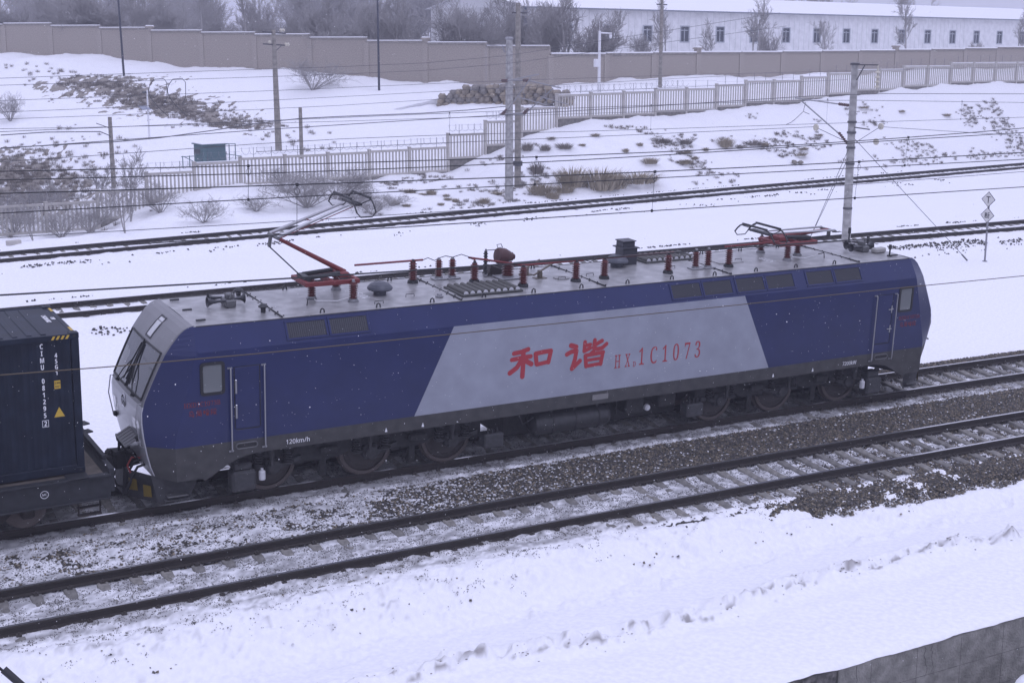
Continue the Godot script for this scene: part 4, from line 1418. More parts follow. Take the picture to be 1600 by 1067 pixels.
		pp.tube([Vector3(0.5, 1.12, s * 1.35), Vector3(0.52, 0.75, s * 1.35)], 0.012, 5)
		pp.tube([Vector3(-2.1, 1.05, s * 1.2), Vector3(-2.0, 0.8, s * 1.25), Vector3(-1.7, 0.92, s * 1.2)], 0.02, 5)
		pp.tube([Vector3(0.9, 1.1, s * 1.3), Vector3(1.9, 1.08, s * 1.3)], 0.015, 5)
		part("pipe", pp, mats["bogie_mid"], L)
	var trf := MB.new()
	trf.box(Vector3(0.2, 0.75, 0), Vector3(5.0, 0.8, 1.5), Basis(), 0.05)
	part("transformer_tank", trf, mats["bogie_dark"], L)
	# lettering on the near side
	var red := mat("letter_red", 0.34, 0.026, 0.035, 0.5)
	var deep := mat("letter_deep_red", 0.17, 0.018, 0.022, 0.5)
	var wht := mat("letter_white", 0.75, 0.75, 0.76, 0.6)
	strokes("lettering", HE, 1.15, 0.70, red, Transform3D(Basis(), Vector3(-2.60, 2.03, 1.5512)), L)
	strokes("lettering", XIE, 1.17, 0.72, red, Transform3D(Basis(), Vector3(-1.12, 2.03, 1.5512)), L)
	var tt := func(s: String, x: float, y: float, h: float, serif: bool, sx: float, m: Material) -> void:
		text("lettering", s, h, m, Transform3D(Basis(), Vector3(x, y, 1.5535)), L, serif, false, sx)
	for k in 2: tt.call(["H", "X"][k], [0.34, 0.62][k], 2.13, 0.33, true, 0.5, red)
	tt.call("D", 0.82, 2.02, 0.13, true, 0.7, red)
	for k in 6: tt.call("1C1073"[k], [1.02, 1.36, 1.70, 2.02, 2.35, 2.66][k], 2.18, 0.42, true, 0.62, red)
	tt.call("120km/h", -7.62, 1.29, 0.10, false, 1.0, wht)
	tt.call("7200kW", 7.64, 1.29, 0.10, false, 1.0, wht)
	text("lettering", "HXD1C1073B", 0.10, deep, Transform3D(Basis(), Vector3(-9.64, 2.345, 1.5535)), L, true, false, 0.9)
	text("lettering", "HXD1C1073A", 0.10, deep, Transform3D(Basis(), Vector3(9.62, 2.345, 1.5535)), L, true, false, 0.9)
	for e in [0, 1]:
		for k in 4:
			strokes("lettering", DEPOT[k], 0.135, 0.14, deep, Transform3D(Basis(), Vector3([-9.93, 9.30][e] + k * 0.15, 2.09, 1.5512)), L)
	var npl := MB.new()
	npl.box(Vector3(-0.10, 1.325, 1.556), Vector3(0.44, 0.13, 0.008))
	part("name_plate", npl, mat("plate", 0.18, 0.175, 0.17, 0.5), L)
	for x in [-5.6, -4.72, 5.1, 6.4]:
		var jm := MB.new()
		jm.box(Vector3(x, 1.22, 1.553), Vector3(0.05, 0.035, 0.004)); jm.box(Vector3(x, 1.25, 1.553), Vector3(0.035, 0.02, 0.004)); jm.box(Vector3(x, 1.275, 1.553), Vector3(0.02, 0.025, 0.004))
		part("jacking_mark", jm, wht, L)


func build_loco_roof(L: Node3D) -> void:
	var insr := mat("insulator_red", 0.15, 0.034, 0.03, 0.45)
	var met := mat("galvanised", 0.28, 0.28, 0.29, 0.45, 0.6)
	var blk := mat("black_steel", 0.03, 0.03, 0.032, 0.5, 0.2)
	var red := mat("panto_red", 0.26, 0.032, 0.028, 0.55)
	var dome := mat("dome_grey", 0.055, 0.06, 0.075, 0.45)
	var y := 3.91
	# position x, z, height, kind of base (0 flange, 1 block, 2 plate)
	for q in [[-6.69, -0.02, 0.40, 0], [-5.85, -0.70, 0.40, 0], [-5.94, 0.52, 0.40, 0], [-3.95, -0.70, 0.46, 1], [-3.21, -0.85, 0.42, 2], [-2.87, -0.82, 0.42, 2], [-2.59, -0.23, 0.42, 1], [-1.73, 0.56, 0.42, 1], [-0.29, 0.54, 0.42, 1], [0.52, 0.52, 0.42, 1], [2.35, 0.56, 0.42, 1], [3.3, 0.40, 0.42, 2], [3.68, 0.40, 0.42, 2], [4.27, 0.48, 0.42, 1], [6.25, -0.70, 0.40, 0], [6.23, 0.40, 0.40, 0], [6.95, -0.05, 0.40, 0]]:
		var I := Node3D.new()
		I.name = "roof_insulator"
		I.position = Vector3(q[0], y, q[1])
		L.add_child(I, true)
		var b := MB.new(); var c := MB.new()
		insulator(b, c, Vector3(0, 0.04, 0), q[2], 0.085 if q[3] != 1 else 0.09, 7)
		if q[3] == 1: c.cyl(Vector3(0, -0.01, 0), Vector3(0, 0.06, 0), 0.13, 0.12, 14)
		elif q[3] == 2: c.box(Vector3(0, 0.015, 0), Vector3(0.34, 0.03, 0.26), Basis(), 0.008)
		else: c.cyl(Vector3(0, -0.01, 0), Vector3(0, 0.035, 0), 0.12, 0.12, 12)
		part("sheds", b, insr, I)
		part("fittings", c, met if q[3] != 1 else blk, I)
	# red bus bars on the insulators
	var by := y + 0.52
	for seg in [[Vector3(-5.4, by, -0.70), Vector3(-3.7, by, -0.70)], [Vector3(-2.59, by + 0.02, -0.23), Vector3(-2.62, by + 0.02, -0.5), Vector3(-1.73, by - 0.02, 0.56), Vector3(-0.1, by - 0.02, 0.54)], [Vector3(0.3, by - 0.02, 0.52), Vector3(2.5, by - 0.02, 0.56)], [Vector3(4.1, by, 0.48), Vector3(5.9, by, 0.40)]]:
		var b := MB.new()
		b.tube(seg, 0.025, 7)
		part("bus_bar", b, red, L)
	for seg in [[Vector3(-3.7, by, -0.70), Vector3(-3.55, by + 0.03, -0.74), Vector3(-3.35, by - 0.06, -0.8), Vector3(-3.21, by - 0.02, -0.85)], [Vector3(-3.21, by - 0.02, -0.85), Vector3(-3.05, by + 0.02, -0.84), Vector3(-2.87, by - 0.02, -0.82)], [Vector3(-2.87, by - 0.02, -0.82), Vector3(-2.7, by + 0.06, -0.7), Vector3(-2.6, by + 0.03, -0.5)], [Vector3(-0.1, by - 0.02, 0.54), Vector3(0.1, by - 0.08, 0.53), Vector3(0.3, by - 0.02, 0.52)], [Vector3(2.5, by - 0.02, 0.56), Vector3(2.9, by - 0.1, 0.48), Vector3(3.3, by - 0.03, 0.40), Vector3(3.68, by - 0.03, 0.40), Vector3(4.1, by, 0.48)], [Vector3(-2.07, 4.55, -0.67), Vector3(-1.8, 4.56, -0.6), Vector3(-1.66, 4.6, -0.5)]]:
		var b := MB.new()
		b.tube(seg, 0.010, 5)
		part("flexible_lead", b, blk, L)
	# slim surge arrester
	var sa := MB.new(); var sc := MB.new()
	insulator(sa, sc, Vector3(-2.07, y + 0.04, -0.67), 0.58, 0.055, 8)
	part("surge_arrester", sa, blk, L)
	part("arrester_base", sc, met, L)
	# vacuum breaker: red bell on its own insulator
	var V := Node3D.new()
	V.name = "vacuum_breaker"
	L.add_child(V, true)
	var vb := MB.new(); var vc := MB.new()
	insulator(vb, vc, Vector3(-1.62, y + 0.03, -0.38), 0.36, 0.135, 5)
	part("sheds", vb, insr, V)
	part("fittings", vc, met, V)
	var bell := MB.new()
	bell.lathe(Vector3(-1.90, 4.45, -0.45), Basis(Vector3(0, 0, 1), -PI / 2 - 0.12), [Vector2(0, 0.0), Vector2(0.17, 0.01), Vector2(0.19, 0.04), Vector2(0.19, 0.18), Vector2(0.18, 0.24), Vector2(0.135, 0.34), Vector2(0.105, 0.38), Vector2(0.105, 0.42), Vector2(0.065, 0.43), Vector2(0.065, 0.48), Vector2(0, 0.48)], 22)
	part("bell", bell, mat("bell_red", 0.062, 0.02, 0.02, 0.5), V)
	var vk := MB.new()
	vk.box(Vector3(-1.80, 4.44, -0.45), Vector3(0.05, 0.41, 0.06), Basis(), 0.01)
	vk.tube([Vector3(-1.86, 4.63, -0.45), Vector3(-1.9, 4.71, -0.45), Vector3(-1.8, 4.73, -0.42), Vector3(-1.76, 4.64, -0.42)], 0.012, 5)
	vk.box(Vector3(-1.65, y + 0.03, -0.36), Vector3(0.55, 0.03, 0.5), Basis(), 0.006)
	part("clamp", vk, met, V)
	var wd := MB.new()
	wd.prism([Vector2(-0.22, 0), Vector2(0.28, 0), Vector2(0.18, 0.13), Vector2(-0.12, 0.24)], Vector3(-1.75, y, -1.02), Vector3.RIGHT, Vector3.UP, Vector3(0, 0, 0.28))
	part("wedge_cover", wd, mat("cover_dark", 0.05, 0.042, 0.04, 0.7), L)
	# disconnector arms
	for k in 2:
		var sw := MB.new()
		var o := Vector3(-1.05 + 0.12 * k, y, [-0.5, -0.05][k])
		sw.box(o + Vector3(0, 0.1, 0), Vector3(0.1, 0.2, 0.1), Basis(), 0.012)
		sw.tube([o + Vector3(-0.2, 0.1, 0.05), o + Vector3(0, 0.17, 0), o + Vector3(0.42, 0.32, -0.1)], 0.022, 6)
		sw.box(o + Vector3(0, 0.01, 0), Vector3(0.3, 0.02, 0.2))
		part("disconnector", sw, mat("bronze", 0.12, 0.10, 0.075, 0.5, 0.4), L)
	# mushroom ventilators
	for q in [[-5.14, 0.12, 0.29], [1.55, -0.52, 0.30]]:
		var b := MB.new()
		b.lathe(Vector3(q[0], y, q[1]), Basis(), [Vector2(q[2] * 0.5, 0), Vector2(q[2] * 0.5, 0.10), Vector2(q[2] * 0.92, 0.115), Vector2(q[2], 0.15), Vector2(q[2] * 0.93, 0.19), Vector2(q[2] * 0.72, 0.25), Vector2(q[2] * 0.4, 0.29), Vector2(0, 0.305)], 24)
		part("mushroom_vent", b, dome, L)
	# box on the far side of the roof
	var tb := MB.new()
	tb.box(Vector3(2.0, y + 0.20, -0.78), Vector3(0.42, 0.44, 0.40), Basis(), 0.02)
	tb.box(Vector3(1.98, y + 0.43, -0.78), Vector3(0.50, 0.03, 0.48), Basis(), 0.008)
	tb.box(Vector3(1.98, y + 0.50, -0.80), Vector3(0.36, 0.15, 0.34), Basis(), 0.02)
	tb.box(Vector3(1.98, y + 0.59, -0.80), Vector3(0.40, 0.025, 0.38), Basis(), 0.006)
	part("voltage_transformer", tb, mat("box_black", 0.032, 0.033, 0.042, 0.5), L)
	# resistor banks: rows of half-round hoods
	for q in [[-3.45, -2.05, 0.10, 0.95], [2.55, 4.0, -1.30, -0.62]]:
		var R := Node3D.new()
		R.name = "roof_louvre"
		L.add_child(R, true)
		var fr := MB.new()
		fr.box(Vector3((q[0] + q[1]) / 2, y + 0.02, (q[2] + q[3]) / 2), Vector3(q[1] - q[0] + 0.16, 0.045, q[3] - q[2] + 0.12), Basis(), 0.01)
		part("tray", fr, mat("tray", 0.06, 0.06, 0.055, 0.7), R)
		for k in 9:
			var h := MB.new()
			var e := MB.new()
			var x := lerpf(q[0] + 0.04, q[1] - 0.04, k / 8.0)
			h.cyl(Vector3(x, y + 0.05, q[2]), Vector3(x, y + 0.05, q[3]), 0.062, 0.062, 14)
			e.cyl(Vector3(x, y + 0.05, q[3]), Vector3(x, y + 0.05, q[3] + 0.008), 0.058, 0.058, 14)
			var ho := part("hood", h, mat("hood", 0.07, 0.068, 0.06, 0.55, 0.2), R)
			part("end_cap", e, mat("white_paint", 0.55, 0.55, 0.56, 0.5), R)
	# horns
	for q in [[-8.55, -0.05, 1], [9.0, 0.15, -1]]:
		var H := Node3D.new()
		H.name = "horn_set"
		H.position = Vector3(q[0], y, q[1])
		L.add_child(H, true)
		var dk := mat("horn_dark", 0.045, 0.045, 0.05, 0.4, 0.3)
		for k in 3:
			var b := MB.new()
			var sg: int = [-1, -1, 1][k]
			var ln: float = [0.42, 0.30, 0.26][k]
			b.lathe(Vector3(sg * 0.08, 0.16, [0.14, -0.18, 0.02][k]), Basis(Vector3(0, 0, 1), -sg * PI / 2), [Vector2(0.025, 0), Vector2(0.032, ln * 0.4), Vector2(0.045, ln * 0.7), Vector2(0.075, ln * 0.9), Vector2(0.115, ln), Vector2(0.10, ln - 0.01), Vector2(0.04, ln * 0.75), Vector2(0, ln * 0.6)], 18)
			part("horn", b, dk, H)
		var br := MB.new()
		br.box(Vector3(0, 0.09, 0), Vector3(0.22, 0.16, 0.42), Basis(), 0.02)
		br.box(Vector3(0.02, 0.22, -0.02), Vector3(0.14, 0.12, 0.2), Basis(), 0.02)
		br.tube([Vector3(-0.02, 0.2, 0.16), Vector3(0.05, 0.32, 0.1), Vector3(0.14, 0.3, -0.05), Vector3(0.16, 0.1, -0.1)], 0.012, 5)
		part("bracket", br, mats["steel_grey"], H)
	var tool := MB.new()
	tool.box(Vector3(9.35, y + 0.07, 0.45), Vector3(0.42, 0.13, 0.2), Basis(Vector3.UP, 0.1), 0.03)
	part("roof_casing", tool, mat("pale_casing", 0.32, 0.31, 0.29, 0.5), L)
	# antennas, little vents, lifting eyes, handles
	for q in [[9.95, -1.05, 0.40], [9.62, 0.9, 0.30], [9.95, -0.3, 0.30]]:
		var b := MB.new()
		b.cyl(Vector3(q[0] - 0.3, y - 0.03, q[1]), Vector3(q[0] - 0.3, y + 0.02, q[1]), 0.07, 0.07, 10)
		b.cyl(Vector3(q[0] - 0.3, y, q[1]), Vector3(q[0] - 0.3, y + q[2] * 0.6, q[1]), 0.022, 0.022, 8)
		b.cyl(Vector3(q[0] - 0.3, y + q[2] * 0.6, q[1]), Vector3(q[0] - 0.3, y + q[2], q[1]), 0.045, 0.04, 8)
		part("antenna", b, blk, L)
	for z in [0.72, -0.90]:
		var b := MB.new()
		b.cyl(Vector3(-8.05, y, z), Vector3(-8.05, y + 0.11, z), 0.05, 0.055, 10)
		b.lathe(Vector3(-8.05, y + 0.11, z), Basis(), [Vector2(0.10, 0), Vector2(0.11, 0.02), Vector2(0.05, 0.07), Vector2(0, 0.08)], 14)
		part("roof_vent", b, blk, L)
	for k in 12:
		var x := -6.9 + k * 1.28
		var b := MB.new()
		b.tube([Vector3(x - 0.045, y - 0.02, 1.14), Vector3(x - 0.035, y + 0.05, 1.14), Vector3(x, y + 0.075, 1.14), Vector3(x + 0.035, y + 0.05, 1.14), Vector3(x + 0.045, y - 0.02, 1.14)], 0.016, 6)
		part("lifting_eye", b, blk, L)
		var b2 := MB.new()
		b2.tube([Vector3(x - 0.045, y - 0.02, -1.14), Vector3(x - 0.035, y + 0.05, -1.14), Vector3(x, y + 0.075, -1.14), Vector3(x + 0.035, y + 0.05, -1.14), Vector3(x + 0.045, y - 0.02, -1.14)], 0.016, 6)
		part("lifting_eye", b2, blk, L)
	for q in [[-4.6, 0.55], [-0.5, 0.25], [0.35, 0.15], [2.75, 0.15], [4.95, 0.0], [-5.5, 0.9]]:
		var b := MB.new()
		b.tube([Vector3(q[0] - 0.1, y, q[1]), Vector3(q[0] - 0.1, y + 0.06, q[1]), Vector3(q[0] + 0.1, y + 0.06, q[1]), Vector3(q[0] + 0.1, y, q[1])], 0.009, 5)
		part("roof_handle", b, blk, L)
	for z in [-0.95, 0.0, 0.95]:
		for e in [-1, 1]:
			var b := MB.new()
			b.box(Vector3(e * 9.45, y + 0.02, z), Vector3(0.2, 0.035, 0.06), Basis(), 0.008)
			part("roof_lug", b, blk, L)
	var ht := MB.new()
	ht.cyl(Vector3(-0.43, y, 0.11), Vector3(-0.43, y + 0.02, 0.11), 0.2, 0.2, 24)
	part("round_hatch", ht, mat("hatch", 0.2, 0.195, 0.19, 0.45), L)
	var hp := MB.new()
	hp.box(Vector3(4.6, y + 0.012, -0.05), Vector3(0.75, 0.03, 0.5), Basis(), 0.006)
	part("square_hatch", hp, mats["roof_grey"], L)
	var cap := MB.new()
	cap.lathe(Vector3(-4.0, y, 0.80), Basis(), [Vector2(0.09, 0), Vector2(0.09, 0.03), Vector2(0.06, 0.04), Vector2(0.055, 0.075), Vector2(0, 0.08)], 14)
	part("filler_cap", cap, met, L)
	# white lead to the raised pantograph and its mate
	for q in [[-6.2, 1.0], [6.6, -1.0]]:
		var b := MB.new()
		var e: float = q[1]
		b.tube([Vector3(q[0] + e * 0.35, 4.36, 0.35), Vector3(q[0] + e * 0.42, 4.2, 0.4), Vector3(q[0] + e * 0.3, 4.02, 0.5), Vector3(q[0] - e * 0.1, 3.95, 0.5), Vector3(q[0] - e * 0.55, 3.97, 0.42), Vector3(q[0] - e * 0.62, 4.02, 0.45)], 0.017, 6)
		part("air_hose", b, mat("hose_white", 0.5, 0.5, 0.5, 0.5), L)
		var pp := MB.new()
		pp.tube([Vector3(q[0] - e * 0.62, 4.02, 0.45), Vector3(q[0] - e * 0.78, 4.05, 0.5), Vector3(q[0] - e * 0.8, 3.9, 0.5)], 0.014, 5)
		part("air_pipe", pp, blk, L)
	pantograph(L, -6.38, true, 1)
	pantograph(L, 6.55, false, -1)
	var wht := mat("letter_white", 0.75, 0.75, 0.76, 0.6)
	text("lettering", "1073", 0.20, wht, Transform3D(Basis(Vector3(0, 0, 1), Vector3(1, 0, 0), Vector3(0, 1, 0)) * Basis(Vector3(0, 0, 1), PI), Vector3(5.76, y + 0.006, 0.2)), L)
	text("lettering", "1073", 0.20, wht, Transform3D(Basis(Vector3(0, 0, 1), Vector3(1, 0, 0), Vector3(0, 1, 0)) * Basis(Vector3(0, 0, 1), PI), Vector3(-5.55, y + 0.006, 0.1)), L)


# ---------------------------------------------------------------- wagon and container
# both stand in a frame on the track at x = -17.9, turned with the curve
func build_wagon() -> void:
	var xc := -18.4
	var yaw := atan2(-(zl(xc + 6.0) - zl(xc - 6.0)) / 12.0, 1.0)
	var bs := Basis(Vector3.UP, yaw) * Basis(Vector3.RIGHT, CANT)
	var o := Vector3(xc, 0.015, zl(xc))
	var W := thing("flat_wagon", o, "dark flat wagon coupled behind the locomotive, carrying the container", "wagon")
	W.basis = bs
	var end := 6.85                     # half length
	var sill := mat("wagon_sill", 0.030, 0.032, 0.037, 0.7, 0.1, "blotch", 0.6)
	var rust := mat("wagon_rust", 0.04, 0.032, 0.027, 0.85, 0.0, "fine", 1.5)
	var deck := mat("deck", 0.115, 0.097, 0.078, 0.85, 0.0, "blotch", 0.7)
	for s in [-1, 1]:
		var b := MB.new()
		b.prism([Vector2(-end, 1.10), Vector2(-end, 0.62), Vector2(end, 0.62), Vector2(end, 1.10)], Vector3(0, 0, s * 1.45), Vector3.RIGHT, Vector3.UP, Vector3(0, 0, -s * 0.09))
		b.box(Vector3(0, 1.105, s * 1.44), Vector3(end * 2, 0.04, 0.16), Basis(), 0.006)
		b.box(Vector3(0, 0.63, s * 1.45), Vector3(end * 2, 0.03, 0.14), Basis(), 0.005)
		part("side_sill", b, sill, W)
		var lk := MB.new()
		for x in [end - 0.62, end - 6.7]: lk.box(Vector3(x, 1.11, s * 1.35), Vector3(0.42, 0.05, 0.34), Basis(), 0.01)
		part("container_lock", lk, sill, W)
	for k in 6:
		var b := MB.new()
		b.box(Vector3(-end + 0.1 + (k + 0.5) * (end * 2 - 0.2) / 6, 1.085, 0), Vector3((end * 2 - 0.2) / 6 - 0.012, 0.05, 2.66))
		part("deck_plate", b, deck, W)
	for e in [-1, 1]:
		var b := MB.new()
		b.box(Vector3(e * (end + 0.03), 0.98, 0), Vector3(0.12, 0.5, 2.9), Basis(), 0.015)
		b.box(Vector3(e * (end + 0.03), 1.28, -0.2), Vector3(0.10, 0.07, 2.2), Basis(), 0.01)
		for z in [-1.2, -0.6, 0.3, 0.85]: b.box(Vector3(e * (end + 0.03), 1.22, z), Vector3(0.08, 0.16, 0.06))
		b.box(Vector3(e * (end + 0.10), 1.42, -0.95), Vector3(0.14, 0.03, 0.22), Basis(Vector3.UP, 0.3))
		b.box(Vector3(e * (end + 0.12), 1.30, -0.75), Vector3(0.14, 0.03, 0.2), Basis(Vector3.UP, 0.3))
		part("end_beam", b, sill, W)
		var c := MB.new()
		c.box(Vector3(e * (end + 0.25), 0.88, 0), Vector3(0.5, 0.22, 0.26), Basis(), 0.03)
		c.box(Vector3(e * (end + 0.48), 0.88, -0.06), Vector3(0.28, 0.36, 0.32), Basis(Vector3.UP, -0.2), 0.05)
		c.tube([Vector3(e * (end + 0.1), 1.1, 0.3), Vector3(e * (end + 0.35), 1.15, 0.2), Vector3(e * (end + 0.42), 1.05, 0.05)], 0.02, 5)
		part("coupler", c, mat("coupler", 0.022, 0.02, 0.019, 0.7, 0.2, "fine", 2.0), W)
		var st := MB.new()
		for x in [0.2, 0.62]: st.tube([Vector3(e * (end - x), 0.62, 1.36), Vector3(e * (end - x), 0.30, 1.36)], 0.018, 5)
		st.box(Vector3(e * (end - 0.41), 0.30, 1.36), Vector3(0.46, 0.025, 0.12), Basis(), 0.005)
		st.box(Vector3(e * (end - 0.41), 0.46, 1.36), Vector3(0.46, 0.02, 0.10), Basis(), 0.005)
		part("foot_step", st, rust, W)
		var hz := MB.new()
		hz.tube([Vector3(e * (end + 0.1), 0.85, 0.45), Vector3(e * (end + 0.3), 0.7, 0.45), Vector3(e * (end + 0.38), 0.45, 0.43), Vector3(e * (end + 0.5), 0.40, 0.42)], 0.025, 6)
		part("brake_hose", hz, mats["rubber"], W)
	# bogies: two axles each
	var dk: Material = mats["bogie_dark"]
	for e in [-1, 1]:
		for ax in [0.875, -0.875]:
			var x: float = e * (end - 2.4) + ax
			for s in [-1, 1]:
				var b := MB.new()
				b.lathe(Vector3(x, 0.42, s * 0.754), Basis(Vector3(1, 0, 0), s * PI / 2), [Vector2(0.0, -0.06), Vector2(0.445, -0.085), Vector2(0.448, -0.05), Vector2(0.42, -0.04), Vector2(0.418, 0.06), Vector2(0.36, 0.055), Vector2(0.2, 0.03), Vector2(0.1, 0.06), Vector2(0, 0.06)], 28)
				part("wheel", b, mats["tyre"], W)
				var axb := MB.new()
				axb.box(Vector3(x, 0.42, s * 1.02), Vector3(0.26, 0.26, 0.2), Basis(), 0.04)
				part("axle_box", axb, rust, W)
		for s in [-1, 1]:
			var b := MB.new()
			var c: float = e * (end - 2.4)
			b.prism([Vector2(c - 1.15, 0.60), Vector2(c - 1.15, 0.48), Vector2(c - 0.6, 0.46), Vector2(c - 0.4, 0.26), Vector2(c + 0.4, 0.26), Vector2(c + 0.6, 0.46), Vector2(c + 1.15, 0.48), Vector2(c + 1.15, 0.60), Vector2(c + 0.5, 0.74), Vector2(c - 0.5, 0.74)], Vector3(0, 0, s * 1.06), Vector3.RIGHT, Vector3.UP, Vector3(0, 0, -s * 0.14))
			for k in 3: b.cyl(Vector3(c - 0.22 + 0.22 * k, 0.30, s * 1.02), Vector3(c - 0.22 + 0.22 * k, 0.58, s * 1.02), 0.07, 0.07, 8)
			part("bogie_side", b, rust, W)
	var mk := MB.new()
	var ring := []
	for k in 25: ring.append(Vector3(end - 1.27 + 0.075 * cos(TAU * k / 24.0), 0.88 + 0.075 * sin(TAU * k / 24.0), 1.456))
	mk.tube(ring, 0.006, 4)
	part("round_mark", mk, mats["letter_white"], W)
	text("lettering", "MC", 0.045, mats["letter_white"], Transform3D(Basis(), Vector3(end - 1.27, 0.88, 1.455)), W)

	# container, 40 foot
	var C := thing("shipping_container", o + bs * Vector3(6.43 - 6.1, 1.14, 0), "dark blue corrugated container standing on the flat wagon", "container")
	C.basis = bs
	var hl := 6.1
	var h := 2.84
	var navy := mat("navy", 0.016, 0.023, 0.040, 0.5, 0.0, "blotch", 0.3)
	navy.metallic_specular = 0.3
	var nroof := navy
	for s in [-1, 1]:
		var b := MB.new()
		var n := int((hl * 2 - 0.3) / 0.278)
		var x := -hl + 0.15
		var zi := 1.150
		var zo := 1.19
		var xs := []
		while x < hl - 0.15:
			for q in [[0.0, zi], [0.07, zi], [0.139, zo], [0.209, zo]]:
				if x + q[0] < hl - 0.15: xs.append(Vector2(x + q[0], q[1]))
			x += 0.278
		xs.append(Vector2(hl - 0.15, zi))
		for k in xs.size() - 1:
			var A := Vector3(xs[k].x, 0.16, s * xs[k].y); var B := Vector3(xs[k + 1].x, 0.16, s * xs[k + 1].y)
			var up := Vector3(0, h - 0.28, 0)
			if s > 0: b.quad(A, B, B + up, A + up)
			else: b.quad(A + up, B + up, B, A)
		part("side_wall", b, navy, C)
		var r := MB.new()
		r.box(Vector3(0, 0.09, s * 1.19), Vector3(hl * 2 - 0.3, 0.16, 0.06), Basis(), 0.008)
		part("bottom_rail", r, navy, C)
		var r2 := MB.new()
		r2.box(Vector3(0, h - 0.07, s * 1.19), Vector3(hl * 2 - 0.3, 0.11, 0.055), Basis(), 0.008)
		part("top_rail", r2, navy, C)
	for e in [-1, 1]:
		for s in [-1, 1]:
			var b := MB.new()
			b.box(Vector3(e * (hl - 0.075), h / 2, s * 1.145), Vector3(0.15, h - 0.24, 0.145), Basis(), 0.012)
			part("corner_post", b, navy, C)
			for y in [0.06, h - 0.06]:
				var cc := MB.new()
				cc.box(Vector3(e * (hl - 0.085), y, s * 1.135), Vector3(0.18, 0.12, 0.17), Basis(), 0.012)
				part("corner_casting", cc, navy, C)
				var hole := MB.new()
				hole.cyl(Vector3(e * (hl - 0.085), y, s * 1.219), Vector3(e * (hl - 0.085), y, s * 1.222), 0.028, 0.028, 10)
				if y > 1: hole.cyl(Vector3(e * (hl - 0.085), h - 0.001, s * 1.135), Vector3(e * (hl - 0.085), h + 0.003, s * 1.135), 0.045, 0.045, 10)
				part("casting_hole_shade", hole, mats["rubber"], C)  # dark discs paint the shade inside the casting holes
		var ew := MB.new()
		for k in 9:
			ew.box(Vector3(e * (hl - 0.06), h / 2, -0.93 + k * 0.232), Vector3(0.05, h - 0.3, 0.12), Basis(), 0.01)
		ew.box(Vector3(e * (hl - 0.09), h / 2, 0), Vector3(0.02, h - 0.2, 2.1))
		ew.box(Vector3(e * (hl - 0.07), h - 0.08, 0), Vector3(0.1, 0.12, 2.1), Basis(), 0.01)
		ew.box(Vector3(e * (hl - 0.07), 0.08, 0), Vector3(0.1, 0.14, 2.1), Basis(), 0.01)
		part("end_wall", ew, navy, C)
	var rf := MB.new()
	rf.box(Vector3(0, h - 0.045, 0), Vector3(hl * 2 - 0.2, 0.03, 2.34))
	part("roof", rf, nroof, C)
	for k in 22:
		var b := MB.new()
		b.box(Vector3(hl - 0.62 - k * 0.209 * 1.25, h - 0.025, 0), Vector3(0.10, 0.022, 2.12), Basis(), 0.010)
		part("roof_rib", b, nroof, C)
	# markings
	var wht: Material = mats["letter_white"]
	var yel := mat("sign_yellow", 0.50, 0.33, 0.035, 0.55)
	var put := func(s: String, x: float, y: float, size: float, m: Material) -> void:
		text("lettering", s, size, m, Transform3D(Basis(), Vector3(x, y, 1.193)), C, false, true, 0.75)
	var code := "CIMU 0812952"
	for k in code.length():
		if code[k] != " ": put.call(code[k], hl - 0.70, 2.62 - k * 0.137 - (0.03 if k > 10 else 0.0), 0.10, wht)
	for k in 4: put.call("45G1"[k], hl - 0.44, 2.42 - k * 0.115, 0.09, wht)
	var bx := MB.new()
	for q in [[0, 0.065, 0.12, 0.008], [0, -0.065, 0.12, 0.008]]: bx.box(Vector3(hl - 0.70, 1.085 + q[1], 1.194), Vector3(q[2], q[3], 0.004))
	for q in [-0.056, 0.056]: bx.box(Vector3(hl - 0.70 + q, 1.085, 1.194), Vector3(0.008, 0.138, 0.004))
	part("code_frame", bx, wht, C)
	var sq := MB.new()
	sq.box(Vector3(hl - 0.44, 1.84, 1.193), Vector3(0.115, 0.165, 0.004))
	part("yellow_plate", sq, yel, C)
	text("lettering", "2.9M", 0.035, mats["rubber"], Transform3D(Basis(), Vector3(hl - 0.44, 1.875, 1.197)), C, false, true)
	text("lettering", "9'6\"", 0.035, mats["rubber"], Transform3D(Basis(), Vector3(hl - 0.44, 1.80, 1.197)), C, false, true)
	var tr := MB.new()
	tr.prism([Vector2(-0.10, 0), Vector2(0.10, 0), Vector2(0, 0.20)], Vector3(hl - 0.43, 1.19, 1.191), Vector3.RIGHT, Vector3.UP, Vector3(0, 0, 0.003))
	part("warning_triangle", tr, yel, C)
	# black and yellow bars along the top edges of the end
	for k in 4:
		var b := MB.new()
		b.prism([Vector2(0, 0), Vector2(0.045, 0), Vector2(0.085, 0.07), Vector2(0.04, 0.07)], Vector3(hl - 0.52 + k * 0.088, h - 0.105, 1.219), Vector3.RIGHT, Vector3.UP, Vector3(0, 0, 0.003))
		part("hazard_stripe", b, yel, C)
	for z in [0.82, -0.85]:
		var b := MB.new()
		b.box(Vector3(hl - 0.06, h - 0.017, z), Vector3(0.05, 0.004, 0.28))
		part("hazard_stripe", b, yel, C)
	var rt := Basis(Vector3(0, 0, 1), Vector3(1, 0, 0), Vector3(0, 1, 0)) * Basis(Vector3(0, 0, 1), PI)
	text("lettering", "CIMU 081295 2", 0.09, wht, Transform3D(rt, Vector3(hl - 0.30, h - 0.024, -0.15)), C, false, true, 0.7)
	text("lettering", "45G1", 0.08, wht, Transform3D(rt, Vector3(hl - 0.17, h - 0.024, -0.15)), C, false, true, 0.8)


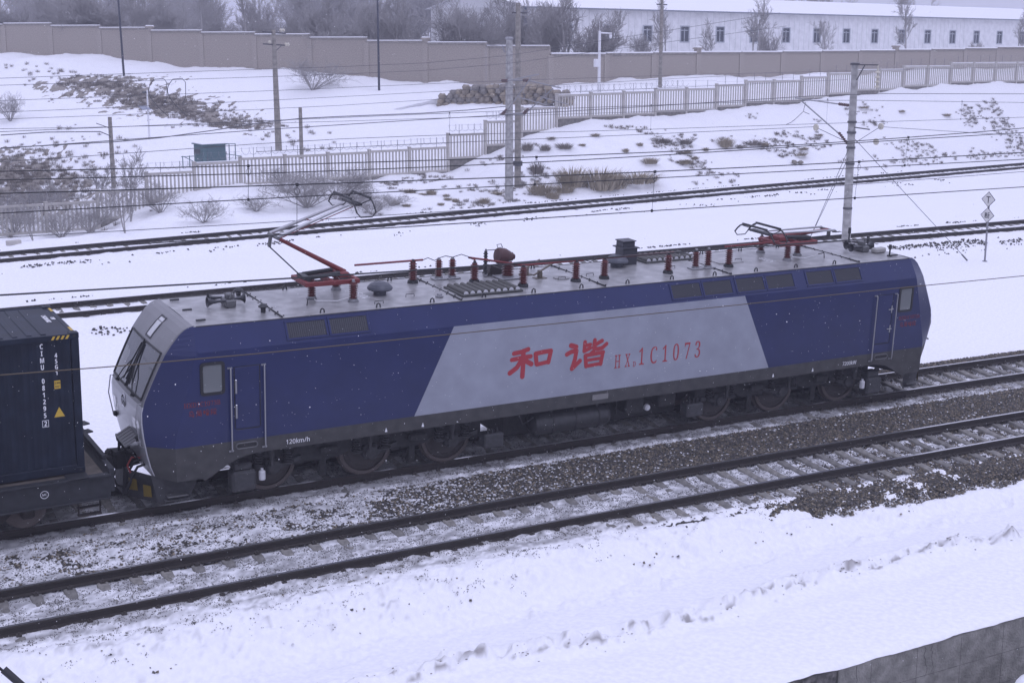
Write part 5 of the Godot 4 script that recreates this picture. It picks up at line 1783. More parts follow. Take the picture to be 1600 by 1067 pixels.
# ---------------------------------------------------------------- masts, wires, posts
func at_ground(x: float, z: float) -> Vector3:
	return Vector3(x, snow_height(x, z), z)


func rod_insulator(b: MB, a: Vector3, c: Vector3, r := 0.06) -> void:
	var f := b.frame_of(c - a)
	var ln := a.distance_to(c)
	var prof := [Vector2(0, 0), Vector2(r * 0.6, 0)]
	for i in 6:
		var y0 := ln * i / 6
		prof.append_array([Vector2(r * 0.6, y0 + ln * 0.03), Vector2(r, y0 + ln * 0.08), Vector2(r * 0.6, y0 + ln * 0.14)])
	prof.append_array([Vector2(r * 0.6, ln), Vector2(0, ln)])
	b.lathe(a, f, prof, 10)


func build_masts() -> void:
	var conc := mat("mast_concrete", 0.46, 0.45, 0.43, 0.85, 0.0, "blotch", 0.5)
	var galv := mat("galvanised", 0.28, 0.28, 0.29, 0.45, 0.6)
	var brown := mat("porcelain", 0.09, 0.045, 0.04, 0.4)
	var pale := mat("pale_disc", 0.5, 0.47, 0.38, 0.4)
	var dk := mat("fitting", 0.09, 0.09, 0.095, 0.6, 0.4)
	# round concrete mast between the locomotive and the next track
	var b0 := at_ground(25.2, -17.8)
	var M := thing("catenary_mast", b0, "round grey concrete catenary mast standing behind the locomotive's right end", "mast")
	var top := 8.66 - b0.y
	var b := MB.new()
	b.cyl(Vector3(0, -0.3, 0), Vector3(0, top, 0), 0.205, 0.145, 22)
	part("pole", b, conc, M)
	b = MB.new()
	for y in [top - 0.12, 6.35, 5.9, 5.25, 4.55, 2.6]: b.cyl(Vector3(0, y, 0), Vector3(0, y + 0.09, 0), 0.205, 0.203, 18)
	part("clamp_band", b, dk, M)
	# cantilever reaching over the far track
	var cz := z3(25.2) + 17.8
	var yb := -b0.y
	b = MB.new()
	b.tube([Vector3(0, 6.85 + yb, -0.85), Vector3(-0.1, 7.03 + yb, cz + 0.3)], 0.03, 7)
	b.tube([Vector3(0, 5.55 + yb, -0.75), Vector3(-0.1, 6.90 + yb, cz + 0.75)], 0.032, 7)
	b.tube([Vector3(-0.05, 6.85 + yb, cz + 0.95), Vector3(-0.2, 6.45 + yb, cz + 1.0), Vector3(-0.15, 6.35 + yb, cz + 1.35)], 0.018, 6)
	b.tube([Vector3(-0.2, 6.45 + yb, cz + 1.0), Vector3(-0.3, 6.1 + yb, cz + 0.6), Vector3(-0.3, 5.95 + yb, cz + 0.35), Vector3(-0.3, 5.83 + yb, cz)], 0.016, 6)
	part("cantilever", b, galv, M)
	for q in [[6.82, -0.25, 6.86, -0.9], [5.15, -0.2, 5.62, -0.8]]:
		b = MB.new()
		rod_insulator(b, Vector3(0, q[0] + yb, q[1]), Vector3(0, q[2] + yb, q[3]), 0.075)
		part("rod_insulator", b, brown, M)
	# feeder bracket towards the camera with a string of discs
	b = MB.new()
	b.tube([Vector3(0, top - 0.1, 0.1), Vector3(0, top - 0.1, 1.4)], 0.03, 6)
	b.tube([Vector3(0, top - 0.75, 0.15), Vector3(0, top - 0.12, 0.6)], 0.025, 6)
	b.tube([Vector3(0, 5.9 + yb, 0.1), Vector3(0, 5.85 + yb, 1.1)], 0.028, 6)
	part("bracket", b, dk, M)
	b = MB.new()
	for k in 4: b.lathe(Vector3(0, top - 1.05 + 0.2 * k, 1.4), Basis(), [Vector2(0.03, 0), Vector2(0.12, 0.02), Vector2(0.12, 0.04), Vector2(0.05, 0.1), Vector2(0.04, 0.19), Vector2(0, 0.19)], 12)
	b.cyl(Vector3(0, top - 1.15, 1.4), Vector3(0, top - 0.1, 1.4), 0.025, 0.025, 6)
	part("disc_insulator", b, pale, M)
	for q in [Vector3(-2.2, 5.95 + yb, 0.2), Vector3(1.5, 5.9 + yb, 0.2), Vector3(0.6, 5.3 + yb, 0.9)]:
		b = MB.new()
		b.lathe(q, Basis(Vector3(0, 0, 1), PI / 2), [Vector2(0, -0.06), Vector2(0.14, -0.04), Vector2(0.15, 0.0), Vector2(0.14, 0.04), Vector2(0, 0.06)], 14)
		part("strain_insulator", b, pale, M)
	for q in [[Vector3(-2.2, 5.95 + yb, 0.2), Vector3(-0.2, 5.25 + yb, 0)], [Vector3(1.5, 5.9 + yb, 0.2), Vector3(0.2, 5.25 + yb, 0.1)], [Vector3(-0.1, 5.0 + yb, 0), Vector3(-4.9, 0.1, 2.2)], [Vector3(-0.1, 4.6 + yb, 0), Vector3(-5.4, 0.1, 2.6)], [Vector3(0.1, 5.4 + yb, 0.1), Vector3(6.3, 0.05, 1.2)]]:
		b = MB.new()
		b.tube(q, 0.013, 4)
		part("guy_wire", b, dk, M)
	b = MB.new()
	b.cyl(Vector3(6.0, 0.32, 1.14), Vector3(6.3, 0.03, 1.2), 0.035, 0.035, 6)
	part("turnbuckle", b, dk, M)

	# square mast on the far side of the last track, with two cantilevers
	var b1 := at_ground(24.3, -47.0)
	var S := thing("catenary_mast", b1, "square grey concrete catenary mast with two cantilevers beside the white fence", "mast")
	top = 10.1 - b1.y
	b = MB.new()
	b.prism([Vector2(-0.22, 0), Vector2(0.22, 0), Vector2(0.15, top), Vector2(-0.15, top)], Vector3(0, -0.3, -0.15), Vector3.RIGHT, Vector3.UP, Vector3(0, 0, 0.30))
	part("pole", b, conc, S)
	b = MB.new()
	b.box(Vector3(0, top - 0.32, 0), Vector3(0.4, 0.2, 0.4), Basis(), 0.06)
	b.box(Vector3(0.25, 5.0 + yb, 0), Vector3(1.7, 0.12, 0.35), Basis(), 0.02)
	b.box(Vector3(0.25, 7.3, 0), Vector3(1.7, 0.08, 0.25), Basis(), 0.02)
	part("clamp_band", b, galv, S)
	for e in [-1, 1]:
		b = MB.new()
		var ox: float = 0.2 + e * 0.75
		var tz := z4(24.3) + 47.0
		b.tube([Vector3(ox, 7.3, 0.7), Vector3(ox, 7.75 if e < 0 else 6.95, tz - 0.3)], 0.04, 6)
		b.tube([Vector3(ox, 5.15 + yb, 0.6), Vector3(ox, 7.55 if e < 0 else 6.9, tz * 0.75)], 0.035, 6)
		b.tube([Vector3(ox, 6.1 + yb, tz * 0.45), Vector3(ox, 5.75 + yb, tz + 0.6)], 0.03, 6)
		b.tube([Vector3(ox, 6.95, tz * 0.55), Vector3(ox, 6.05 + yb, tz * 0.6)], 0.015, 4)
		part("cantilever", b, galv, S)
		for q in [[7.3, 7.31, 0.75], [5.0 + yb, 5.3 + yb, 0.7]]:
			b = MB.new()
			rod_insulator(b, Vector3(ox, q[0], 0.1), Vector3(ox, q[1], q[2]), 0.1)
			part("rod_insulator", b, brown, S)
	b = MB.new()
	b.tube([Vector3(-0.1, top - 0.8, 0), Vector3(-1.6, top - 0.7, 0)], 0.02, 5)
	b.tube([Vector3(-1.6, top - 0.7, 0), Vector3(-1.6, top - 2.8, 0)], 0.015, 5)
	b.tube([Vector3(-0.5, top - 0.75, 0), Vector3(-0.3, top - 1.15, 0)], 0.05, 5)
	part("bracket", b, galv, S)


func pole_thing(called: String, x: float, z: float, h: float, r0: float, r1: float, m: Material, label: String, cat: String, lean := Vector3.ZERO, bury := 0.3) -> Node3D:
	var p := at_ground(x, z)
	var T := thing(called, p, label, cat)
	var b := MB.new()
	b.cyl(Vector3(0, -bury, 0), Vector3(0, h, 0) + lean, r0, r1, 14)
	part("shaft", b, m, T)
	return T


func build_poles() -> void:
	var wood := mat("pole_concrete", 0.34, 0.315, 0.275, 0.9, 0.0, "blotch", 0.5)
	var dk := mat("fitting", 0.09, 0.09, 0.095, 0.6, 0.4)
	var navy := mat("dark_pole", 0.03, 0.035, 0.05, 0.6)
	var conc := mat("mast_concrete", 0.46, 0.45, 0.43, 0.85, 0.0, "blotch", 0.5)
	var pale := mat("pale_disc", 0.5, 0.47, 0.38, 0.4)
	var T := pole_thing("utility_pole", 15.71, -64.64, 8.2, 0.24, 0.14, wood, "tall brown utility pole with two crossarms on the snowy slope", "pole", Vector3(-0.1, 0, 0))
	var b := MB.new()
	for y in [8.0, 7.2]:
		b = MB.new()
		b.box(Vector3(-0.05, y, 0), Vector3(1.9, 0.09, 0.1), Basis(Vector3.UP, 0.3) * Basis(Vector3(0, 0, 1), -0.05))
		if y < 8: b.tube([Vector3(-0.08, 6.7, 0), Vector3(0.5, 7.15, -0.15)], 0.03, 5)
		part("crossarm", b, dk, T)
	for q in [[-0.45, 7.35], [0.85, 7.2], [1.05, 7.2], [0.5, 8.15], [0.7, 8.15]]:
		b = MB.new()
		b.lathe(Vector3(q[0], q[1], -q[0] * 0.3), Basis(), [Vector2(0.05, -0.1), Vector2(0.11, -0.02), Vector2(0.11, 0.05), Vector2(0.04, 0.14), Vector2(0, 0.14)], 10)
		part("insulator", b, pale, T)
	pole_thing("cable_post", 16.51, -62.30, 3.4, 0.14, 0.12, wood, "short round cable post beside the tall utility pole", "post")
	T = pole_thing("cable_post", 3.22, -60.3, 4.35, 0.15, 0.12, wood, "round cable post rising above the stepped low end of the fence", "post")
	b = MB.new()
	b.tube([Vector3(-0.15, 3.7, 0.2), Vector3(-0.9, 4.0, 0.25)], 0.025, 5)
	part("bracket", b, dk, T)
	pole_thing("slim_pole", 12.71, -95.1, 9.5, 0.10, 0.07, navy, "slim dark pole leaning before the tan wall, near the tufted bank", "pole", Vector3(-0.2, 0, 0))
	pole_thing("slim_pole", 29.58, -78.78, 9.5, 0.10, 0.07, navy, "slim dark upright pole before the tan wall, near the rubble stones", "pole")
	T = pole_thing("camera_pole", 43.49, -66.9, 4.9, 0.13, 0.10, mat("white_post", 0.72, 0.72, 0.73, 0.5), "white surveillance camera pole with a box behind the fence", "camera pole")
	b = MB.new()
	b.tube([Vector3(0, 4.75, 0), Vector3(0.95, 4.7, 0.3)], 0.06, 7)
	b.cyl(Vector3(0, 4.8, 0), Vector3(0, 5.5, 0), 0.02, 0.015, 6)
	part("arm", b, mat("white_post"), T)
	b = MB.new()
	b.cyl(Vector3(0.85, 4.45, 0.28), Vector3(0.85, 4.62, 0.28), 0.12, 0.1, 12)
	b.sphere(Vector3(0.85, 4.42, 0.28), Vector3(0.11, 0.12, 0.11), 12, 7)
	part("camera", b, mat("white_post"), T)
	b = MB.new()
	b.box(Vector3(-0.28, 2.4, 0.05), Vector3(0.42, 0.62, 0.3), Basis(), 0.03)
	part("cabinet", b, mat("white_post"), T)
	T = pole_thing("utility_pole", 49.56, -67.1, 9.0, 0.16, 0.11, wood, "thin concrete utility pole with a crossarm in front of the white building", "pole")
	b = MB.new()
	b.box(Vector3(0, 6.6, 0), Vector3(1.3, 0.09, 0.09), Basis(Vector3.UP, 0.3))
	part("crossarm", b, dk, T)
	T = pole_thing("utility_pole", 26.67, -50.14, 11.6, 0.22, 0.16, wood, "tall tan concrete pole standing right beside the square catenary mast", "pole")
	b = MB.new()
	b.cyl(Vector3(0, 1.4, 0), Vector3(0, 1.7, 0), 0.32, 0.32, 8)
	b.box(Vector3(0.1, 11.0, 0), Vector3(1.0, 0.1, 0.1))
	part("band", b, dk, T)
	# sign with two diamond boards
	var sp := at_ground(32.32, -16.31)
	T = thing("track_sign", sp, "steel post with two white diamond boards beside the track behind the locomotive", "sign")
	T.rotation.y = -1.42
	b = MB.new()
	b.cyl(Vector3(0, -0.3, 0), Vector3(0, 3.0, 0), 0.045, 0.045, 10)
	b.cyl(Vector3(0, 0, 0), Vector3(0, 0.03, 0), 0.12, 0.11, 10)
	part("post", b, mat("post_grey", 0.25, 0.25, 0.27, 0.5, 0.4), T)
	for k in 2:
		var y := [2.85, 2.13][k] as float
		var h := 0.36
		var B := Node3D.new()
		B.name = "diamond_board"
		T.add_child(B, true)
		b = MB.new()
		b.prism([Vector2(0, -h), Vector2(h, 0), Vector2(0, h), Vector2(-h, 0)], Vector3(0, y, 0.05), Vector3.RIGHT, Vector3.UP, Vector3(0, 0, 0.012))
		part("edge", b, mat("sign_black", 0.02, 0.02, 0.025, 0.6), B)
		b = MB.new()
		h = 0.325
		b.prism([Vector2(0, -h), Vector2(h, 0), Vector2(0, h), Vector2(-h, 0)], Vector3(0, y, 0.062), Vector3.RIGHT, Vector3.UP, Vector3(0, 0, 0.004))
		part("plate", b, mat("sign_white", 0.62, 0.61, 0.58, 0.6), B)
		if k == 0:
			b = MB.new()
			b.box(Vector3(0, y + 0.12, 0.069), Vector3(0.21, 0.04, 0.003)); b.box(Vector3(0, y - 0.03, 0.069), Vector3(0.04, 0.26, 0.003))
			part("lettering", b, mat("sign_black"), B)
		else: strokes("lettering", DUAN, 0.28, 0.30, mat("sign_black"), Transform3D(Basis(), Vector3(-0.14, y - 0.15, 0.067)), B)


func wire_thing(called: String, pts: Array, r: float, m: Material, label: String, group := "", droppers := [], to := []) -> void:
	var cv := Curve3D.new()
	var P := []
	for q in pts: P.append(Vector3(q[0], q[1], q[2]))
	# smooth the measured points into an even sag
	for it in 2:
		var Q := P.duplicate()
		for i in range(1, P.size() - 1):
			var t: float = (P[i].x - P[i - 1].x) / (P[i + 1].x - P[i - 1].x)
			Q[i] = P[i].lerp(P[i - 1].lerp(P[i + 1], t), 0.5)
		P = Q
	# carry on past the frame
	var a: Vector3 = P[0] + (P[0] - P[1]).normalized() * 14.0
	var z: Vector3 = P[-1] + (P[-1] - P[-2]).normalized() * 20.0
	if called != "anchor_wire" and called != "cable": P = [a] + P + [z]
	var b := MB.new()
	b.tube(P, r, 6)
	if droppers.is_empty():
		single(called, b, m, Vector3.ZERO, label, "wire", group)
		return
	var T := thing(called, Vector3.ZERO, label, "wire", group)
	part("wire", b, m, T)
	var ev := func(L: Array, x: float) -> Vector3:
		for i in L.size() - 1:
			var p0 := Vector3(L[i][0], L[i][1], L[i][2]); var p1 := Vector3(L[i + 1][0], L[i + 1][1], L[i + 1][2])
			if x >= p0.x and x <= p1.x: return p0.lerp(p1, (x - p0.x) / (p1.x - p0.x))
		return Vector3(L[-1][0], L[-1][1], L[-1][2])
	for x in droppers:
		var d := MB.new()
		var up: Vector3 = ev.call(pts, x)
		var lo: Vector3 = ev.call(to, x)
		d.tube([up, lo], 0.005, 4)
		d.box(up, Vector3(0.05, 0.06, 0.03)); d.box(lo, Vector3(0.04, 0.06, 0.03))
		var ring := []
		for k in 9: ring.append(up + Vector3(0.05 * sin(TAU * k / 8.0), -0.12 + 0.07 * cos(TAU * k / 8.0), 0))
		d.tube(ring, 0.005, 4)
		part("dropper", d, m, T)


func build_wires() -> void:
	var blk := mat("wire_black", 0.03, 0.03, 0.032, 0.6, 0.2)
	var cop := mat("wire_copper", 0.10, 0.075, 0.045, 0.5, 0.4)
	var gry := mat("wire_grey", 0.09, 0.09, 0.095, 0.6, 0.3)
	var w: Dictionary = WIRES
	wire_thing("contact_wire", w.A, 0.012, blk, "dark contact wire that the raised pantograph touches")
	wire_thing("messenger_wire", w.F, 0.012, blk, "messenger wire hung with droppers above the locomotive's contact wire", "", [-8.1, -1.2, 10.3], w.A)
	wire_thing("feeder_wire", w.G, 0.011, blk, "dark wire running just below the messenger wire over the locomotive")
	wire_thing("contact_wire", w.E, 0.011, blk, "contact wire over the nearest track, hung below its messenger wire")
	wire_thing("messenger_wire", w.B, 0.012, blk, "messenger wire with droppers above the nearest track", "", [-8.5, -0.6, 5.0], w.E)
	wire_thing("return_wire", w.D, 0.009, gry, "thin low wire behind the locomotive roof, below all its other wires")
	wire_thing("feeder_wire", w.T, 0.012, blk, "thick black wire crossing in front of the locomotive's roof insulators")
	wire_thing("contact_wire", w.U, 0.007, cop, "bronze wire crossing in front of the locomotive's blue side")
	wire_thing("feeder_wire", w.K, 0.014, gry, "feeder wire hanging from the pale discs of the round mast")
	wire_thing("messenger_wire", w.M, 0.012, gry, "messenger wire with droppers at the cantilever of the round mast", "", [7.5, 17.3, 27.3, 36.0], w.N)
	wire_thing("contact_wire", w.N, 0.012, gry, "contact wire at the cantilever of the round mast")
	wire_thing("anchor_wire", w.O, 0.012, gry, "strain wire ending in a pale disc before the round mast's cantilever")
	wire_thing("anchor_wire", w.O2, 0.012, gry, "strain wire leaving the round mast towards the diamond sign")
	for k in ["P1", "P2", "P3", "P4", "P5", "P6"]:
		wire_thing("overhead_wire", w[k], 0.012, gry, "thin grey overhead wire above the farthest track", "overhead wires of the farthest track")
	wire_thing("cable", w.C1, 0.03, gry, "thick cable ending at the post above the fence's low end")
	wire_thing("cable", w.C2, 0.03, gry, "thick cable slung past the short post beside the tall utility pole")
	# jumper loops between two far wires
	var b := MB.new()
	for x in [0.25, 1.15]:
		var l := []
		for k in 13:
			var t := k / 12.0
			l.append(Vector3(x - 0.55 * sin(t * PI) + t * 0.6, lerpf(7.75, 6.0, t) + 0.15 * sin(t * PI), z4(1.0)))
		b.tube(l, 0.018, 5)
	for x in [0.25, 1.15]: b.tube([Vector3(x, 7.75, z4(1.0)), Vector3(x + 0.45, 7.78, z4(1.0)), Vector3(x + 0.6, 7.6, z4(1.0)), Vector3(x + 0.58, 6.9, z4(1.0)), Vector3(x + 0.4, 6.6, z4(1.0))], 0.018, 5)
	single("jumper_cables", b, gry, Vector3.ZERO, "pair of looped jumper cables between the wires above the farthest track", "cables")


# ---------------------------------------------------------------- fence, walls, building
func build_fence() -> void:
	var con := mat("fence_concrete", 0.40, 0.375, 0.34, 0.9, 0.0, "blotch", 0.4)
	var snow: Material = mats["snow"]
	var F := thing("slatted_fence", Vector3.ZERO, "long white concrete slatted fence stepping up the bank, razor wire on top", "fence")
	var th := 0.08
	var u := Vector3(cos(th), 0, -sin(th))
	var tops := {}
	for i in range(-9, 36):
		var x := 18.86 + 3.0 * i * cos(th)
		tops[i] = lin(x + 1.5, FG)
	# panel steps seen on the bank
	for q in [[-7, -1.3], [-6, -0.75], [-5, 0.15], [-4, 0.62], [-3, 0.80], [-2, 0.82], [-1, 0.85], [0, 0.9], [1, 0.95], [2, 1.78], [3, 2.55], [4, 3.4], [5, 4.25], [6, 4.3], [7, 4.35]]: tops[q[0]] = q[1]
	for i in range(8, 36):
		tops[i] = snapped(tops[i], 0.25)
	var wire := MB.new()
	var rods := MB.new()
	for i in range(-9, 35):
		var x := 18.86 + 3.0 * i * cos(th)
		var o := Vector3(x, 0, -56.07 - 3.0 * i * sin(th))
		var y: float = tops[i]
		var yp: float = maxf(y, tops.get(i - 1, y))
		var g0 := minf(ground(o.x, o.z), minf(y, tops.get(i - 1, y)))
		var p := MB.new()
		p.box(Vector3(0, (yp + 1.76 + g0 - 0.3) / 2, 0), Vector3(0.19, yp + 1.76 - g0 + 0.3, 0.2), Basis(Vector3.UP, th), 0.02)
		p.box(Vector3(0, yp + 1.79, 0), Vector3(0.24, 0.07, 0.25), Basis(Vector3.UP, th), 0.03)
		part("post", p, con, F).position = o
		var N := Node3D.new()
		N.name = "panel"
		N.position = o + Vector3(0, y, 0)
		N.rotation.y = th
		F.add_child(N, true)
		for q in [[0.10, 0.16], [1.66, 0.15]]:
			var r := MB.new()
			r.box(Vector3(1.5, q[0], 0), Vector3(2.80, q[1], 0.12), Basis(), 0.015)
			part("rail", r, con, N)
		var s := MB.new()
		for k in 11: s.box(Vector3(0.26 + k * 0.248, 0.88, 0), Vector3(0.105, 1.42, 0.07), Basis(), 0.012)
		part("slats", s, con, N).set_meta("kind", "stuff")
		var foot := ground(o.x + 1.5, o.z)
		if foot < y + 0.3:
			var pl := MB.new()
			pl.box(Vector3(1.5, -0.35, 0.02), Vector3(2.76, 0.74, 0.2), Basis(), 0.01)
			part("plinth", pl, mat("plinth", 0.24, 0.225, 0.2, 0.95, 0.0, "blotch", 0.5), N)
		if i >= 4 or i == -4 or i == -6 or i == 3:
			var c := MB.new()
			c.box(Vector3(1.5, 1.755, 0), Vector3(2.7, 0.05, 0.15), Basis(), 0.024)
			part("snow_cap", c, snow, N)
		# razor wire coil and its rods
		for k in 2:
			var q := o + u * (0.9 + 1.2 * k) + Vector3(0, y + 1.7, 0)
			rods.cyl(q, q + Vector3(0, 0.65, 0), 0.018, 0.015, 5)
		if i < 9:
			var l := []
			for k in 49:
				var t := k / 48.0
				l.append(o + u * (3.0 * t) + Vector3(0, y + 2.12 + 0.24 * sin(t * TAU * 6.0), 0) + Vector3(sin(th), 0, cos(th)) * 0.24 * cos(t * TAU * 6.0))
			wire.tube(l, 0.009, 3)
		for yy in [1.95, 2.3]: wire.tube([o + Vector3(0, y + yy, 0), o + u * 3.0 + Vector3(0, y + yy, 0)], 0.006, 3)
	var gal := mat("razor_wire", 0.22, 0.22, 0.24, 0.5, 0.5)
	part("razor_wire", wire, gal, F).set_meta("kind", "stuff")
	part("wire_rods", rods, gal, F).set_meta("kind", "stuff")


func build_wall() -> void:
	var tan_ := mat("wall_render", 0.45, 0.40, 0.345, 0.95, 0.0, "fine", 0.35, 0.3)
	var pier := mat("wall_pier", 0.47, 0.42, 0.365, 0.95, 0.0, "fine", 0.35, 0.3)
	var cop := mat("wall_coping", 0.34, 0.315, 0.28, 0.95, 0.0, "blotch", 0.5)
	var snow: Material = mats["snow"]
	var W := thing("boundary_wall", Vector3.ZERO, "long tan rendered boundary wall with piers and snow on its coping", "wall")
	var pts := []
	for i in range(-6, 9): pts.append(Vector2(13.25 + 3.505 * i, -105.54 + 4.33 * i))
	var x := 46.9
	for i in 26: pts.append(Vector2(x + 4.99 * i, zwall(x + 4.99 * i)))
	rng.seed = 77
	for i in pts.size() - 1:
		var a: Vector2 = pts[i]
		var b: Vector2 = pts[i + 1]
		var m := (a + b) * 0.5
		var ln := a.distance_to(b)
		var bs := Basis(Vector3.UP, atan2(-(b.y - a.y), b.x - a.x))
		var right := m.x > 41.0
		var base := minf(lin(a.x, WG), lin(b.x, WG))
		var top := (lerpf(11.2, 9.05, clampf((m.x - 8.0) / 33.0, 0, 1)) + rng.randf_range(-0.1, 0.1)) if not right else lin(m.x, [[42, 8.55], [57, 8.7], [70, 8.72], [97, 9.1], [170, 9.6]])
		top = maxf(top, base + 1.9)
		var o := Vector3(m.x, 0, m.y)
		var p := MB.new()
		p.box(Vector3(0, (top + base - 1.0) / 2, 0), Vector3(ln, top - base + 1.0, 0.28), bs)
		part("panel", p, tan_, W).position = o
		var c := MB.new()
		c.box(Vector3(0, top + 0.07, 0), Vector3(ln + 0.02, 0.16, 0.42), bs, 0.02)
		part("coping", c, cop, W).position = o
		var s := MB.new()
		s.box(Vector3(0, top + 0.19, 0), Vector3(ln - 0.1, 0.14 if right else 0.09, 0.40), bs, 0.05)
		part("snow_cap", s, snow, W).position = o
		var q := MB.new()
		var tall := 0.42 if i % 5 == 2 else 0.04
		q.box(Vector3(0, (top + tall + base - 1.0) / 2, 0), Vector3(0.5, top + tall - base + 1.0, 0.42), bs, 0.01)
		if tall > 0.1: q.box(Vector3(0, top + tall + 0.05, 0), Vector3(0.66, 0.12, 0.6), bs, 0.02)
		part("pier", q, pier, W).position = Vector3(a.x, 0, a.y)
		if tall > 0.1:
			var sc := MB.new()
			sc.box(Vector3(0, top + tall + 0.16, 0), Vector3(0.6, 0.12, 0.54), bs, 0.05)
			part("snow_cap", sc, snow, W).position = Vector3(a.x, 0, a.y)
	# rubble wall below it, every stone its own
	var R := thing("rubble_wall", Vector3.ZERO, "low wall of rough brown rubble stones behind the fence", "stone wall")
	var A := Vector2(30.6, -70.0)
	var B := Vector2(38.4, -62.9)
	var cols := [mat("stone_a", 0.38, 0.33, 0.265, 0.95, 0.0, "blotch", 1.5, 0.8), mat("stone_b", 0.32, 0.295, 0.265, 0.95, 0.0, "blotch", 1.5, 0.8), mat("stone_c", 0.44, 0.375, 0.285, 0.95, 0.0, "blotch", 1.5, 0.8)]
	var vs := []
	for k in 6:
		var st := MB.new()
		st.sphere(Vector3.ZERO, Vector3(0.5, 0.5, 0.5), 7, 5)
		var seen := {}
		for i in st.v.size():
			var key := st.v[i].snapped(Vector3.ONE * 0.01)
			if not seen.has(key): seen[key] = rng.randf_range(0.86, 1.14)
			var q := st.v[i]
			# boxier than a ball
			var mx := maxf(absf(q.x), maxf(absf(q.y), absf(q.z)))
			st.v[i] = q.lerp(q / maxf(mx, 0.01) * 0.5, 0.8) * seen[key]
		var fl := MB.new()
		for i in range(0, st.v.size(), 3): fl.tri(st.v[i], st.v[i + 2], st.v[i + 1])
		vs.append(fl)
	for row in 5:
		var t := rng.randf_range(0, 0.03)
		while t < 1.0:
			var wd := rng.randf_range(0.3, 0.78)
			var c := A.lerp(B, t + wd / 10.5 * 0.5)
			var arch := sin(clampf(t, 0, 1) * PI)
			var base := ground(c.x, c.y) - 0.15
			var y := base + 0.17 + row * 0.31
			if row < 2.0 + 3.2 * minf(arch * 1.6, 1.0) * (0.85 + 0.3 * rng.randf()):
				var st: MB = vs[rng.randi() % 6]
				var o := MeshInstance3D.new()
				o.name = "stone"
				o.mesh = st.mesh(cols[rng.randi() % 3])
				o.transform = Transform3D(Basis(Vector3.UP, 0.74 + rng.randf_range(-0.2, 0.2)) * Basis(Vector3(0, 0, 1), rng.randf_range(-0.15, 0.15)).scaled_local(Vector3(wd * 1.3, rng.randf_range(0.40, 0.54), 0.6)), Vector3(c.x, y, c.y + rng.randf_range(-0.05, 0.05)))
				R.add_child(o, true)
			t += wd / 10.5
	# a bank of snow-covered earth holds them from behind
	var bk := MB.new()
	for k in 12:
		var c0 := A.lerp(B, k / 12.0)
		var c1 := A.lerp(B, (k + 1) / 12.0)
		var h0 := 0.5 + 1.05 * sin(PI * k / 12.0)
		var h1 := 0.5 + 1.05 * sin(PI * (k + 1) / 12.0)
		var nrm := Vector3(0.67, 0, 0.74) * -1.0
		var p0 := Vector3(c0.x, ground(c0.x, c0.y) + h0, c0.y); var p1 := Vector3(c1.x, ground(c1.x, c1.y) + h1, c1.y)
		var q0 := p0 + nrm * 4.0; var q1 := p1 + nrm * 4.0
		q0.y = ground(q0.x, q0.z) - 0.3; q1.y = ground(q1.x, q1.z) - 0.3
		bk.quad(p0, p1, q1, q0)
	part("snow_bank", bk, snow, R)


